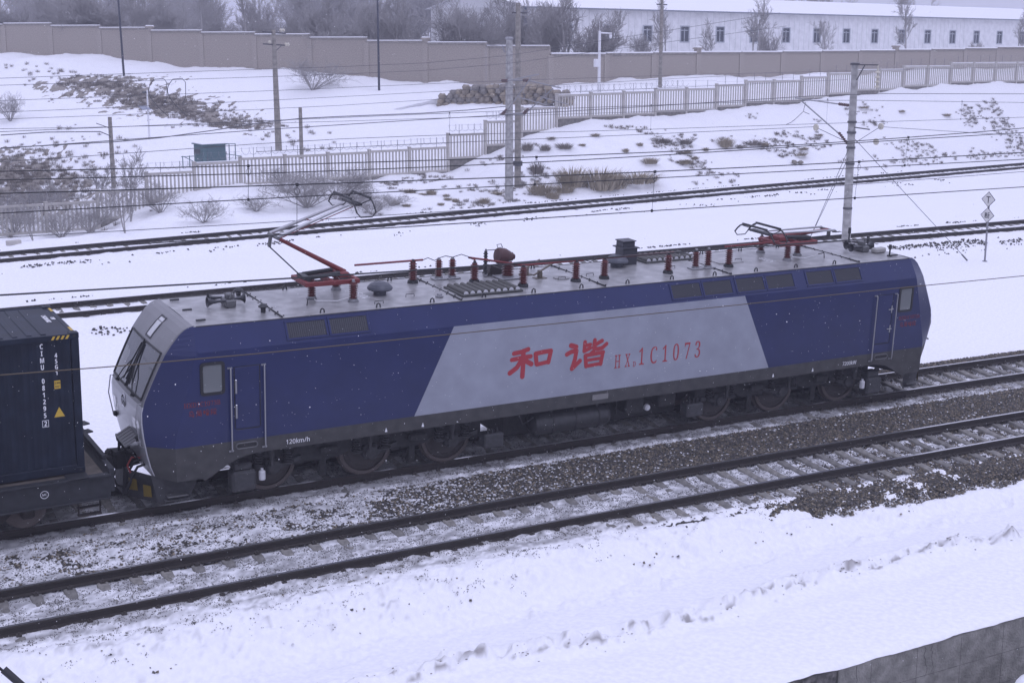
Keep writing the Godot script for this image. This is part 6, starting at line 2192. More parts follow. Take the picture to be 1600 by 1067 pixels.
func build_building() -> void:
	var th := 0.2
	var u := Vector3(cos(th), 0, -sin(th))
	var n := Vector3(sin(th), 0, cos(th))
	var o := Vector3(69.55, 0, -91.56) - u * 22.0
	var base := 7.0
	var eave := 13.0
	var ln := 118.0
	var wallm := mat("sheet_wall", 0.80, 0.80, 0.80, 0.7, 0.0, "soft", 0.2)
	var B := thing("long_building", o, "long white sheet-metal building with a row of small windows and a snowy roof", "building")
	B.rotation.y = th
	var w := MB.new()
	# front wall in strips round the window openings
	var wins := []
	for i in range(-4, 17): wins.append(22.0 + 5.5 * i)
	var x := 0.0
	var wy0 := 9.75
	var wy1 := 11.45
	for c in wins:
		if c - 0.7 < 0.5 or c > ln - 2: continue
		w.box(Vector3((x + c - 0.7) / 2, (base + eave) / 2, 0), Vector3(c - 0.7 - x, eave - base, 0.2))
		w.box(Vector3(c, (base + wy0) / 2, 0), Vector3(1.4, wy0 - base, 0.2))
		w.box(Vector3(c, (wy1 + eave) / 2, 0), Vector3(1.4, eave - wy1, 0.2))
		x = c + 0.7
	w.box(Vector3((x + ln) / 2, (base + eave) / 2, 0), Vector3(ln - x, eave - base, 0.2))
	w.box(Vector3(0.1, (base + eave) / 2, -7.2), Vector3(0.2, eave - base, 14.0))
	w.box(Vector3(ln - 0.1, (base + eave) / 2, -7.2), Vector3(0.2, eave - base, 14.0))
	part("wall", w, wallm, B)
	var rb := MB.new()
	x = 0.3
	while x < 75.0:
		var skip := false
		for c in wins:
			if absf(x - c) < 0.7: skip = true
		rb.box(Vector3(x, (wy1 + eave) / 2 + 0.05, 0.115), Vector3(0.09, eave - wy1 - 0.1, 0.03))
		if not skip: rb.box(Vector3(x, (base + wy1) / 2, 0.115), Vector3(0.09, wy1 - base, 0.03))
		x += 0.9
	part("ribs", rb, wallm, B).set_meta("kind", "stuff")
	var cr := MB.new()
	cr.box(Vector3(0.1, (base + eave) / 2, 0.13), Vector3(0.5, eave - base, 0.1))
	part("corner_trim", cr, mat("trim_blue", 0.08, 0.13, 0.22, 0.6), B)
	for c in wins:
		if c - 0.7 < 0.5 or c > ln - 2: continue
		var W := Node3D.new()
		W.name = "window"
		W.position = Vector3(c, (wy0 + wy1) / 2, 0)
		B.add_child(W, true)
		var f := MB.new()
		for s in [-1, 1]:
			f.box(Vector3(s * 0.65, 0, 0.08), Vector3(0.12, 1.7, 0.14)); f.box(Vector3(0, s * 0.80, 0.08), Vector3(1.18, 0.11, 0.14))
		f.box(Vector3(0, -0.1, 0.05), Vector3(0.09, 1.3, 0.08)); f.box(Vector3(0, 0.38, 0.05), Vector3(1.2, 0.09, 0.08))
		part("frame", f, mat("window_frame", 0.40, 0.42, 0.45, 0.6), W)
		var p := MB.new()
		p.box(Vector3(0, 0, 0), Vector3(1.22, 1.55, 0.02))
		part("pane", p, mat("far_glass", 0.05, 0.06, 0.075, 0.1), W)
	var r := MB.new()
	r.quad(Vector3(-0.3, eave - 0.05, 0.5), Vector3(ln + 0.3, eave - 0.05, 0.5), Vector3(ln + 0.3, eave + 1.7, -7.2), Vector3(-0.3, eave + 1.7, -7.2))
	r.quad(Vector3(-0.3, eave + 1.7, -7.2), Vector3(ln + 0.3, eave + 1.7, -7.2), Vector3(ln + 0.3, eave - 0.05, -14.9), Vector3(-0.3, eave - 0.05, -14.9))
	for e in [0.1, ln - 0.1]: r.tri(Vector3(e, eave, -0.1), Vector3(e, eave, -14.3), Vector3(e, eave + 1.6, -7.2))
	var ro := part("roof", r, mats["snow"], B)
	var fa_ := MB.new()
	fa_.box(Vector3(ln / 2, eave - 0.10, 0.48), Vector3(ln + 0.6, 0.12, 0.1))
	part("fascia", fa_, mat("fascia", 0.2, 0.22, 0.26, 0.6), ro)


func build_retaining_wall() -> void:
	var con := mat("retaining", 0.30, 0.29, 0.262, 0.9, 0.0, "blotch", 0.45, 0.5)
	var con2 := mat("retaining_b", 0.24, 0.225, 0.21, 0.9, 0.0, "strong", 0.25, 0.5)
	var W := thing("retaining_wall", Vector3(0, 0, 11.19), "weathered concrete retaining wall below the snow at the lower corner", "retaining wall")
	var x := -30.4
	var k := 0
	rng.seed = 31
	while x < 30.0:
		var ln := 4.6 if k % 2 else 5.2
		if x < -1.5 and x + ln > -1.5: ln = -1.42 - x
		var b := MB.new()
		b.box(Vector3(x + ln / 2, -2.62, 0.14), Vector3(ln - 0.045, 2.66, 0.28), Basis(), 0.02)
		part("panel", b, con if x > -2.0 else con2, W)
		# shuttering seams and cracks stand a hair proud as fine ridges of leached lime and dirt
		var s := MB.new()
		for j in range(1, 3):
			var y := -1.29 - 0.62 * j
			s.box(Vector3(x + ln / 2, y, 0.281), Vector3(ln - 0.2, 0.008, 0.004))
		for j in 4: s.box(Vector3(x + ln * (j + 0.7) / 4.7, -2.4, 0.281), Vector3(0.008, 2.1, 0.004))
		part("shutter_seam", s, con2, W)
		var c := MB.new()
		for j in 3:
			var l := []
			var p := Vector3(x + rng.randf_range(0.3, ln - 0.3), -1.35, 0.281)
			for i in 9:
				l.append(p)
				p += Vector3(rng.randf_range(-0.05, 0.05), -rng.randf_range(0.03, 0.12), 0)
			c.tube(l, 0.005, 4, 0.002)
		part("crack", c, mat("crack", 0.03, 0.03, 0.03, 0.9), W)
		x += ln
		k += 1
	# coil of rusty razor wire and the mound with dry grass below
	var b2 := MB.new()
	var l2 := []
	for i in 90:
		var t := i / 89.0
		l2.append(Vector3(lerpf(-0.9, 3.2, t), -2.05 + 0.16 * sin(t * TAU * 9.0) - t * 0.1, 0.55 + 0.16 * cos(t * TAU * 9.0)))
	b2.tube(l2, 0.007, 4)
	single("razor_wire_coil", b2, mat("rusty_wire", 0.045, 0.035, 0.03, 0.8), Vector3(0, -0.25, 11.6), "coil of rusty razor wire lying before the retaining wall", "razor wire")


# overhead wires: points along each, in metres
const WIRES := {
	"A": [[-13.03, 6.155, 0.47], [-11.47, 6.154, 0.45], [-7.92, 6.161, 0.41], [-6.06, 6.176, 0.40], [-4.08, 6.155, 0.39], [-1.97, 6.152, 0.39], [-0.08, 6.170, 0.39], [2.29, 6.164, 0.40], [4.23, 6.158, 0.42], [6.89, 6.171, 0.45], [9.97, 6.164, 0.50], [13.03, 6.156, 0.56], [14.77, 6.172, 0.60]],
	"F": [[-12.99, 6.956, 0.55], [-11.44, 6.918, 0.53], [-7.93, 6.860, 0.49], [-6.07, 6.840, 0.48], [-4.11, 6.835, 0.47], [-2.01, 6.794, 0.47], [-0.13, 6.793, 0.47], [2.22, 6.795, 0.48], [4.14, 6.805, 0.50], [6.78, 6.814, 0.53], [9.83, 6.907, 0.57], [12.87, 6.980, 0.64], [14.59, 7.060, 0.68]],
	"G": [[-13.27, 6.953, 2.31], [-11.82, 6.914, 2.29], [-8.53, 6.854, 2.25], [-6.79, 6.840, 2.23], [-4.94, 6.844, 2.22], [-2.97, 6.834, 2.22], [-1.21, 6.837, 2.22], [1.00, 6.877, 2.22], [2.80, 6.906, 2.23], [5.29, 6.952, 2.26], [8.15, 7.006, 2.30], [11.01, 7.059, 2.35], [12.64, 7.079, 2.38]],
	"E": [[-13.69, 5.946, 4.43], [-12.34, 5.936, 4.40], [-9.28, 5.926, 4.35], [-7.66, 5.929, 4.33], [-5.95, 5.922, 4.32], [-4.12, 5.906, 4.30], [-2.48, 5.915, 4.30], [-0.42, 5.915, 4.30], [1.25, 5.915, 4.31], [3.57, 5.909, 4.33], [6.24, 5.903, 4.36], [8.90, 5.923, 4.40], [10.42, 5.918, 4.43]],
	"B": [[-13.63, 6.930, 4.51], [-12.30, 6.895, 4.48], [-9.27, 6.838, 4.43], [-7.67, 6.821, 4.41], [-5.97, 6.805, 4.40], [-4.16, 6.768, 4.38], [-2.54, 6.747, 4.38], [-0.50, 6.738, 4.38], [1.16, 6.739, 4.39], [3.45, 6.734, 4.41], [6.10, 6.737, 4.44], [8.74, 6.765, 4.48], [10.24, 6.777, 4.51]],
	"D": [[-12.62, 5.319, -2.40], [-10.90, 5.304, -2.43], [-6.98, 5.271, -2.47], [-4.91, 5.278, -2.48], [6.44, 5.327, -2.43], [9.38, 5.306, -2.38], [12.76, 5.393, -2.31], [16.12, 5.435, -2.23], [18.03, 5.473, -2.17]],
	"T": [[-14.72, 6.352, 11.00], [-13.75, 6.328, 11.00], [-11.53, 6.287, 11.00], [-10.36, 6.241, 11.00], [-6.61, 6.196, 11.00], [-5.11, 6.178, 11.00], [-3.89, 6.184, 11.00], [2.89, 6.098, 11.00]],
	"U": [[-14.97, 5.643, 12.20], [-13.68, 5.590, 12.20], [-11.96, 5.553, 12.20], [-9.88, 5.559, 12.20], [-8.35, 5.552, 12.20], [-5.13, 5.520, 12.20], [-3.19, 5.521, 12.20], [-1.34, 5.534, 12.20], [1.58, 5.494, 12.20]],
	"K": [[-10.29, 6.225, -16.40], [-2.18, 6.632, -16.40], [3.91, 6.787, -16.40], [10.24, 6.926, -16.40], [14.91, 7.084, -16.40], [21.33, 7.324, -16.40], [25.70, 7.554, -16.40], [34.10, 7.231, -16.40]],
	"M": [[-0.54, 6.602, -21.22], [6.30, 6.704, -21.44], [13.45, 6.809, -21.61], [20.76, 6.862, -21.73], [25.60, 6.950, -21.78], [29.24, 6.891, -21.80], [40.32, 6.553, -21.77]],
	"N": [[-9.62, 5.485, -20.85], [-6.86, 5.496, -20.97], [-0.57, 5.861, -21.22], [2.75, 5.847, -21.33], [6.29, 5.896, -21.44], [10.07, 5.851, -21.54], [13.47, 5.806, -21.61], [17.74, 5.804, -21.69], [21.23, 5.814, -21.74], [25.55, 5.818, -21.78], [31.64, 5.802, -21.81], [37.22, 5.817, -21.79], [40.40, 5.811, -21.77]],
	"O": [[-1.80, 5.762, -17.60], [1.24, 5.760, -17.60], [4.47, 5.918, -17.60], [11.00, 5.841, -17.60], [14.88, 5.904, -17.60], [18.05, 5.958, -17.60], [22.86, 5.978, -17.60]],
	"O2": [[26.80, 5.878, -17.60], [27.56, 5.803, -17.60], [32.73, 5.436, -17.60], [35.70, 5.235, -17.60]],
	"P1": [[-6.87, 7.893, -36.74], [-3.14, 7.989, -37.42], [5.57, 8.204, -38.97], [10.31, 8.230, -39.80], [15.47, 8.360, -40.69], [21.10, 8.513, -41.64], [24.35, 9.174, -42.19]],
	"P2": [[-6.84, 7.582, -37.05], [-3.10, 7.610, -37.72], [5.66, 7.793, -39.28], [10.43, 7.880, -40.12], [15.62, 7.948, -41.01], [21.28, 8.119, -41.97], [25.27, 8.736, -42.64]],
	"P3": [[-6.94, 6.927, -36.73], [-3.21, 6.986, -37.40], [5.53, 7.084, -38.96], [10.28, 7.176, -39.79], [15.46, 7.310, -40.68], [21.10, 7.440, -41.64], [31.39, 7.574, -43.35], [45.95, 7.669, -45.67], [71.95, 7.826, -49.55]],
	"P4": [[-6.92, 6.414, -37.03], [-3.17, 6.397, -37.71], [5.62, 6.666, -39.28], [10.40, 6.659, -40.11], [15.61, 6.891, -41.01], [21.29, 7.002, -41.97]],
	"P5": [[-7.00, 6.122, -36.72], [-3.26, 6.122, -37.39], [5.49, 6.240, -38.95], [10.25, 6.181, -39.79], [15.45, 6.493, -40.68], [21.56, 6.684, -41.72], [31.41, 6.767, -43.35]],
	"P6": [[-8.01, 6.044, -30.53], [-4.62, 5.951, -31.15], [3.30, 5.846, -32.57], [7.62, 5.852, -33.33], [13.86, 5.813, -34.41]],
	"C1": [[-4.36, 4.418, -53.71], [-1.91, 4.482, -53.91], [1.20, 4.750, -54.16], [1.74, 4.403, -54.20], [1.79, 4.070, -54.20]],
	"C2": [[-4.41, 3.713, -53.71], [2.07, 3.728, -54.23], [4.76, 3.895, -54.44], [7.96, 4.246, -54.70], [11.73, 4.795, -55.00], [13.93, 4.974, -55.18], [16.55, 4.888, -55.38], [22.64, 4.879, -55.87], [26.12, 5.049, -56.15], [29.73, 5.313, -56.44]]}


# [x, z, height, width] of dry grass clumps and bare shrubs on the banks
const CLUMPS := [[30.04, -48.91, 1.41, 1.87], [31.96, -48.45, 1.51, 2.30], [33.03, -48.56, 1.18, 1.90], [35.27, -49.03, 0.81, 2.35], [27.27, -48.21, 0.90, 1.43], [27.48, -47.03, 0.52, 0.89], [28.91, -48.08, 0.53, 1.23], [28.94, -51.59, 0.93, 0.85], [30.18, -55.06, 0.66, 0.88], [31.11, -54.21, 0.48, 0.70], [32.52, -54.10, 0.44, 1.06], [36.76, -52.78, 0.31, 0.44], [40.87, -54.36, 0.41, 1.29], [42.74, -54.13, 0.42, 1.02], [41.84, -52.86, 0.23, 1.09], [37.72, -51.19, 0.49, 0.97], [40.83, -51.44, 0.31, 0.99], [32.52, -55.76, 0.22, 0.54], [16.73, -47.47, 0.38, 0.61], [17.12, -46.59, 0.19, 0.46], [20.40, -49.97, 0.44, 0.64], [21.13, -49.37, 0.20, 0.40], [20.80, -47.41, 0.31, 0.39], [22.37, -46.69, 0.39, 0.78], [19.36, -46.52, 0.19, 0.38], [24.52, -49.04, 0.20, 0.73], [46.31, -53.96, 0.80, 1.22], [49.13, -54.22, 0.48, 1.24], [47.49, -53.81, 0.33, 0.57], [53.20, -53.33, 0.24, 0.77], [63.43, -58.06, 0.21, 0.83], [40.95, -51.61, 0.27, 0.72], [19.60, -51.47, 0.28, 0.81], [19.76, -49.92, 0.16, 0.48], [20.69, -48.24, 0.20, 0.47], [43.97, -53.22, 0.28, 0.46], [49.92, -53.92, 0.29, 0.67], [52.39, -52.79, 0.24, 0.96], [67.47, -57.85, 0.21, 0.53], [72.36, -57.60, 0.27, 0.65], [56.39, -55.32, 0.20, 0.60], [35.77, -55.22, 0.23, 0.63], [38.40, -53.48, 0.27, 0.45], [33.98, -54.05, 0.18, 0.44], [42.16, -52.13, 0.23, 0.64]]
const SHRUBS := [[11.25, -47.50, 2.96, 2.59], [11.85, -52.65, 2.35, 1.96], [13.87, -49.56, 2.88, 2.30], [4.59, -45.74, 2.02, 1.19], [14.23, -44.86, 1.65, 1.46], [16.33, -46.95, 1.14, 0.99], [14.09, -47.45, 1.88, 1.50], [-3.90, -48.59, 2.74, 1.37], [1.84, -58.27, 3.92, 2.35], [2.06, -51.73, 5.51, 1.84], [-0.23, -51.73, 2.54, 1.81], [0.45, -46.33, 3.25, 1.71], [-3.86, -54.53, 2.74, 1.83], [-2.05, -50.57, 2.30, 1.59], [-1.51, -57.78, 2.68, 1.92], [-3.92, -57.61, 2.26, 1.51], [1.50, -85.76, 3.37, 1.09], [24.91, -81.79, 3.49, 2.33], [3.93, -52.10, 2.61, 1.49], [8.18, -47.52, 1.45, 1.09]]


# ---------------------------------------------------------------- vegetation
# returns [trunk, crown]; height about 1
func bare_tree(sd: int, stems: int, spread: float, levels: int, r0: float, rmin: float, kids := 5) -> Array:
	var g := RandomNumberGenerator.new()
	g.seed = sd
	var trunk := MB.new()
	var crown := MB.new()
	var stack := []
	for s in stems:
		var a := g.randf() * TAU
		var tilt := spread * (0.35 + 0.65 * g.randf()) if stems > 1 else 0.05
		stack.append([Vector3(0, -0.03, 0), Vector3(sin(tilt) * cos(a), cos(tilt), sin(tilt) * sin(a)), 0.55 * g.randf_range(0.75, 1.1) if stems > 1 else 0.6, r0 * g.randf_range(0.7, 1.0), 0])
	while stack.size():
		var q: Array = stack.pop_back()
		var p: Vector3 = q[0]
		var d: Vector3 = q[1]
		var ln: float = q[2]
		var r: float = q[3]
		var lv: int = q[4]
		var pts := [p]
		var nseg := 4 if lv < 2 else 2
		for k in nseg:
			d = (d + Vector3(g.randf() - 0.5, g.randf() * 0.35 - 0.05, g.randf() - 0.5) * (0.22 if lv < 2 else 0.4)).normalized()
			p += d * ln / nseg
			pts.append(p)
		(trunk if lv == 0 else crown).tube(pts, r, 5 if lv == 0 else 3, maxf(r * 0.55, rmin * 0.6))
		if lv + 1 < levels:
			var m := kids + (1 if lv == 0 else 0)
			for k in m:
				var t := lerpf(0.28 if lv == 0 else 0.15, 1.0, (k + g.randf() * 0.8) / m)
				var ip := mini(int(t * nseg), nseg - 1)
				var o: Vector3 = pts[ip].lerp(pts[ip + 1], t * nseg - ip)
				var side := d.cross(Vector3(g.randf() - 0.5, g.randf() - 0.5, g.randf() - 0.5)).normalized()
				var nd := (d * g.randf_range(0.55, 1.0) + side * g.randf_range(0.45, 0.9) * (0.6 + spread) + Vector3.UP * 0.25).normalized()
				stack.append([o, nd, ln * g.randf_range(0.42, 0.68) * (1.0 - 0.35 * t * (1 if lv == 0 else 0)), maxf(r * 0.48 * (1.0 - 0.3 * t), rmin), lv + 1])
	return [trunk, crown]


func tree_thing(called: String, proto: Array, m: Material, p: Vector3, h: float, w: float, turn: float, label: String, cat: String, group: String) -> void:
	var T := thing(called, p, label, cat, group)
	T.rotation.y = turn
	T.scale = Vector3(w, h, w)
	shared("trunk", proto[0], Transform3D(), T)
	shared("crown", proto[1], Transform3D(), T)


func clump_mesh(sd: int, n: int, m: Material) -> ArrayMesh:
	var g := RandomNumberGenerator.new()
	g.seed = sd
	var b := MB.new()
	for k in n:
		var a := g.randf() * TAU
		var rr := sqrt(g.randf()) * 0.36
		var o := Vector3(cos(a) * rr, -0.08, sin(a) * rr)
		var lean := Vector3(cos(a), 0, sin(a)) * (0.15 + rr * 0.9) + Vector3(g.randf() - 0.5, 0, g.randf() - 0.5) * 0.35
		var h := g.randf_range(0.45, 1.05) * (1.0 - rr * 0.6)
		var sd2 := Vector3(-lean.z, 0, lean.x).normalized() * g.randf_range(0.009, 0.018)
		if sd2.length() < 0.001: sd2 = Vector3(0.012, 0, 0)
		var md := o + lean * 0.45 * h + Vector3(0, h * 0.62, 0)
		var tp := o + lean * 1.0 * h + Vector3(0, h * 0.95, 0)
		b.quad(o - sd2, o + sd2, md + sd2 * 0.8, md - sd2 * 0.8)
		b.tri(md - sd2 * 0.8, md + sd2 * 0.8, tp)
	return b.mesh(m)


func earth_sheet(called: String, x0: float, x1: float, zb: float, zt: float, mask: Callable, label: String, m: Material, dir := 0.8) -> void:
	var xs := steps([[x0, 0.16], [x1]])
	var zs := steps([[zb, 0.2], [zt]])
	var g := grid_mesh(xs, zs, func(x: float, z: float) -> Vector3:
		var k: float = mask.call(x, z)
		var u := x * cos(dir) + z * sin(dir)
		var v := -x * sin(dir) + z * cos(dir)
		var nz := fa.get_noise_2d(u * 0.8, v * 0.28) * 0.55 + fb.get_noise_2d(u * 1.6, v * 0.7) * 0.4 + fc.get_noise_2d(x * 2.2, z * 2.2) * 0.2
		return Vector3(x, snow_height(x, z) + clampf((nz + k) * 0.22, -0.5, 0.16), z))
	structure(called, g, m, label, "scrub", "stuff")


func build_vegetation() -> void:
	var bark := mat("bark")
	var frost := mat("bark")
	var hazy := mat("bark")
	var g := RandomNumberGenerator.new()
	g.seed = 12
	# trees and thickets behind the tan wall
	var protos := []
	for k in 5:
		var q := bare_tree(100 + k, 6 + k, 0.6, 4, 0.013, 0.0028, 6)
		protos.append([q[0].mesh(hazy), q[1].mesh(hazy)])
	var tall := []
	for k in 3:
		var q := bare_tree(200 + k, 1, 0.5, 5, 0.018, 0.0022, 5)
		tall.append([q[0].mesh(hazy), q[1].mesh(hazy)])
	for i in 72:
		var t := (i + g.randf() * 0.8) / 72.0
		var wx := lerpf(3.0, 46.0, t)
		var back := 2.5 + pow(g.randf(), 1.3) * 26.0
		var x := wx + back * 0.78
		var z := zwall(wx) - back * 0.63
		if x > 47.0: continue
		var p := at_ground(x, z)
		if i % 4 == 3: tree_thing("bare_tree", tall[i % 3], hazy, p, g.randf_range(8.0, 11.5), g.randf_range(7.0, 9.0), g.randf() * 6.0, "bare grey single-stemmed tree behind the tan wall", "tree", "single trees behind the tan wall")
		else: tree_thing("bare_thicket", protos[i % 5], hazy, p, g.randf_range(5.5, 9.5), g.randf_range(5.5, 8.5), g.randf() * 6.0, "bare grey many-stemmed tree behind the tan wall", "tree", "many-stemmed trees behind the tan wall")
	# far line of trees fading into the haze
	for i in 90:
		var x := lerpf(-30.0, 190.0, (i + g.randf()) / 90.0)
		var z := -150.0 - g.randf() * 90.0
		tree_thing("distant_tree", tall[i % 3] if i % 2 else protos[i % 5], hazy, at_ground(x, z), g.randf_range(10, 16), g.randf_range(11, 16), g.randf() * 6.0, "faint distant tree fading into the haze", "tree", "distant trees in the haze")
	# trees before the long building
	for q in [[974, 1.0], [1068, 1.1], [1092, 0.8], [1150, 1.0], [1203, 1.1], [1225, 0.7], [1262, 0.9], [1432, 1.3], [1590, 1.0], [1520, 0.5], [1010, 0.7], [880, 1.0]]:
		var t: float = (q[0] - 862.0) / (1590.0 - 862.0)
		var x := lerpf(45.0, 108.0, pow(t, 1.12))
		var z := zwall(x) - 4.0 - g.randf() * 6.0
		tree_thing("yard_tree", tall[int(q[0]) % 3] if q[1] > 0.75 else protos[1], hazy, at_ground(x, z), 7.5 * q[1], 5.0 * q[1], g.randf() * 6.0, "slender bare tree between the tan wall and the long building", "tree", "trees before the long building")
	# shrubs on the near bank
	var sp := []
	for k in 4:
		var q := bare_tree(300 + k, 13, 0.9, 4, 0.009, 0.0021, 4)
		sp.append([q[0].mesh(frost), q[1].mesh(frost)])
	var st := []
	for k in 2:
		var q := bare_tree(400 + k, 2, 0.4, 5, 0.013, 0.0022, 4)
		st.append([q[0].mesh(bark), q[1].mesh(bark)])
	for i in SHRUBS.size():
		var q: Array = SHRUBS[i]
		var p := at_ground(q[0], q[1])
		if i == 16: tree_thing("sapling", sp[0], bark, p, q[2], 3.2, 1.0, "upright leafless sapling standing alone on the open snow slope", "sapling", "")
		elif i == 17: tree_thing("small_tree", sp[1], bark, p, q[2] * 1.1, 6.0, 2.0, "rounded leafless small tree in front of the tan wall", "tree", "")
		elif i in [7, 8, 9, 11]: tree_thing("bare_tree", st[i % 2], bark, p, q[2], q[3] * 2.4, i * 1.3, "tall forked leafless tree between the far track and the fence", "tree", "forked trees by the far track")
		else: tree_thing("bare_shrub", sp[i % 4], frost, p, q[2], q[3] * 2.6, i * 1.7, "frosty leafless shrub between the far track and the fence", "shrub", "frosty shrubs by the far track")
	# dry grass
	var tanm := mat("dry_grass")
	var brn := mat("dead_weed", 0.22, 0.195, 0.17, 0.95)
	var cm := [clump_mesh(1, 320, tanm), clump_mesh(2, 320, tanm), clump_mesh(3, 260, brn)]
	for i in CLUMPS.size():
		var q: Array = CLUMPS[i]
		var brown: bool = i in [7, 8, 9, 10, 12, 13, 27, 28]
		var o := single_mesh("grass_clump", cm[2] if brown else cm[i % 2], at_ground(q[0], q[1]), "dark withered weed clump on the snowy bank below the fence" if brown else "tan dry grass clump on the snowy bank below the fence", "grass", "withered weed clumps" if brown else "dry grass clumps")
		o.rotation.y = i * 2.1
		o.scale = Vector3(q[3] * 1.35, q[2] * 1.15, q[3] * 1.2)
	# bare, grassy earth showing through the snow on the slopes
	var em := mat("scrub_earth")
	earth_sheet("scrub_slope", 5.0, 24.0, -67.0, -97.0, func(x: float, z: float) -> float:
		var a := Vector2(9.6, -93.5); var b := Vector2(15.2, -76.0)
		var t := clampf((Vector2(x, z) - a).dot(b - a) / (b - a).length_squared(), -0.1, 1.25)
		var d := Vector2(x, z).distance_to(a.lerp(b, t))
		return 0.27 - d * 0.115 - maxf(t - 0.75, 0) * 0.6, "patch of brown scrub and bare earth on the slope before the tan wall", em, 0.55)
	earth_sheet("scrub_slope", -9.0, 6.5, -57.5, -78.0, func(x: float, z: float) -> float:
		var d := Vector2((x + 1.2) / 1.0, (z + 66.5) / 2.4).length()
		return 0.34 - d * 0.13, "patch of grey-brown brushy earth behind the fence's low end", em, 0.3)
	# stray blades over both patches
	var gm := clump_mesh(9, 60, brn)
	var mm := MultiMesh.new()
	mm.transform_format = MultiMesh.TRANSFORM_3D
	mm.mesh = gm
	var tr := []
	while tr.size() < 1800:
		var near := tr.size() % 2 == 0
		var x := g.randfn(-1.0, 2.6) if near else g.randfn(12.4, 2.8)
		var z := g.randfn(-66.0, 4.5) if near else -84.0 - (x - 12.4) * -2.2 + g.randfn(0, 4.0)
		if absf(z - zfence(x)) < 1.2: continue
		var s := g.randf_range(0.25, 0.6)
		tr.append(Transform3D(Basis(Vector3.UP, g.randf() * 6).scaled(Vector3(s, s * 0.8, s)), at_ground(x, z)))
	while tr.size() < 3000:
		var x := g.randf_range(14.0, 80.0)
		var z := lerpf(z4(x) - 4.0, zfence(x) + 1.0, g.randf())
		if fa.get_noise_2d(x * 0.09, z * 0.2) + fb.get_noise_2d(x * 0.5, z * 0.7) * 0.5 < 0.22: continue
		var s := g.randf_range(0.15, 0.5)
		tr.append(Transform3D(Basis(Vector3.UP, g.randf() * 6).scaled(Vector3(s, s * 0.7, s)), at_ground(x, z)))
	mm.instance_count = tr.size()
	for i in tr.size(): mm.set_instance_transform(i, tr[i])
	var mi := MultiMeshInstance3D.new()
	mi.name = "slope_weeds"
	mi.multimesh = mm
	add_child(mi)
	tag(mi, "sparse withered weeds scattered over the snowy slopes and bank", "weeds", "", "stuff")


func single_mesh(called: String, me: Mesh, at: Vector3, label: String, cat: String, group := "", kind := "") -> MeshInstance3D:
	var o := MeshInstance3D.new()
	o.name = numbered(called)
	o.mesh = me
	add_child(o)
	o.position = at
	tag(o, label, cat, group, kind)
	return o


# ---------------------------------------------------------------- small things
func rock_mesh(sd: int, m: Material) -> ArrayMesh:
	var g := RandomNumberGenerator.new()
	g.seed = sd
	var st := MB.new()
	st.sphere(Vector3.ZERO, Vector3.ONE * 0.5, 9, 6)
	var seen := {}
	for i in st.v.size():
		var key := st.v[i].snapped(Vector3.ONE * 0.01)
		if not seen.has(key): seen[key] = g.randf_range(0.8, 1.2)
		st.v[i] = st.v[i] * seen[key]
	return st.mesh(m)


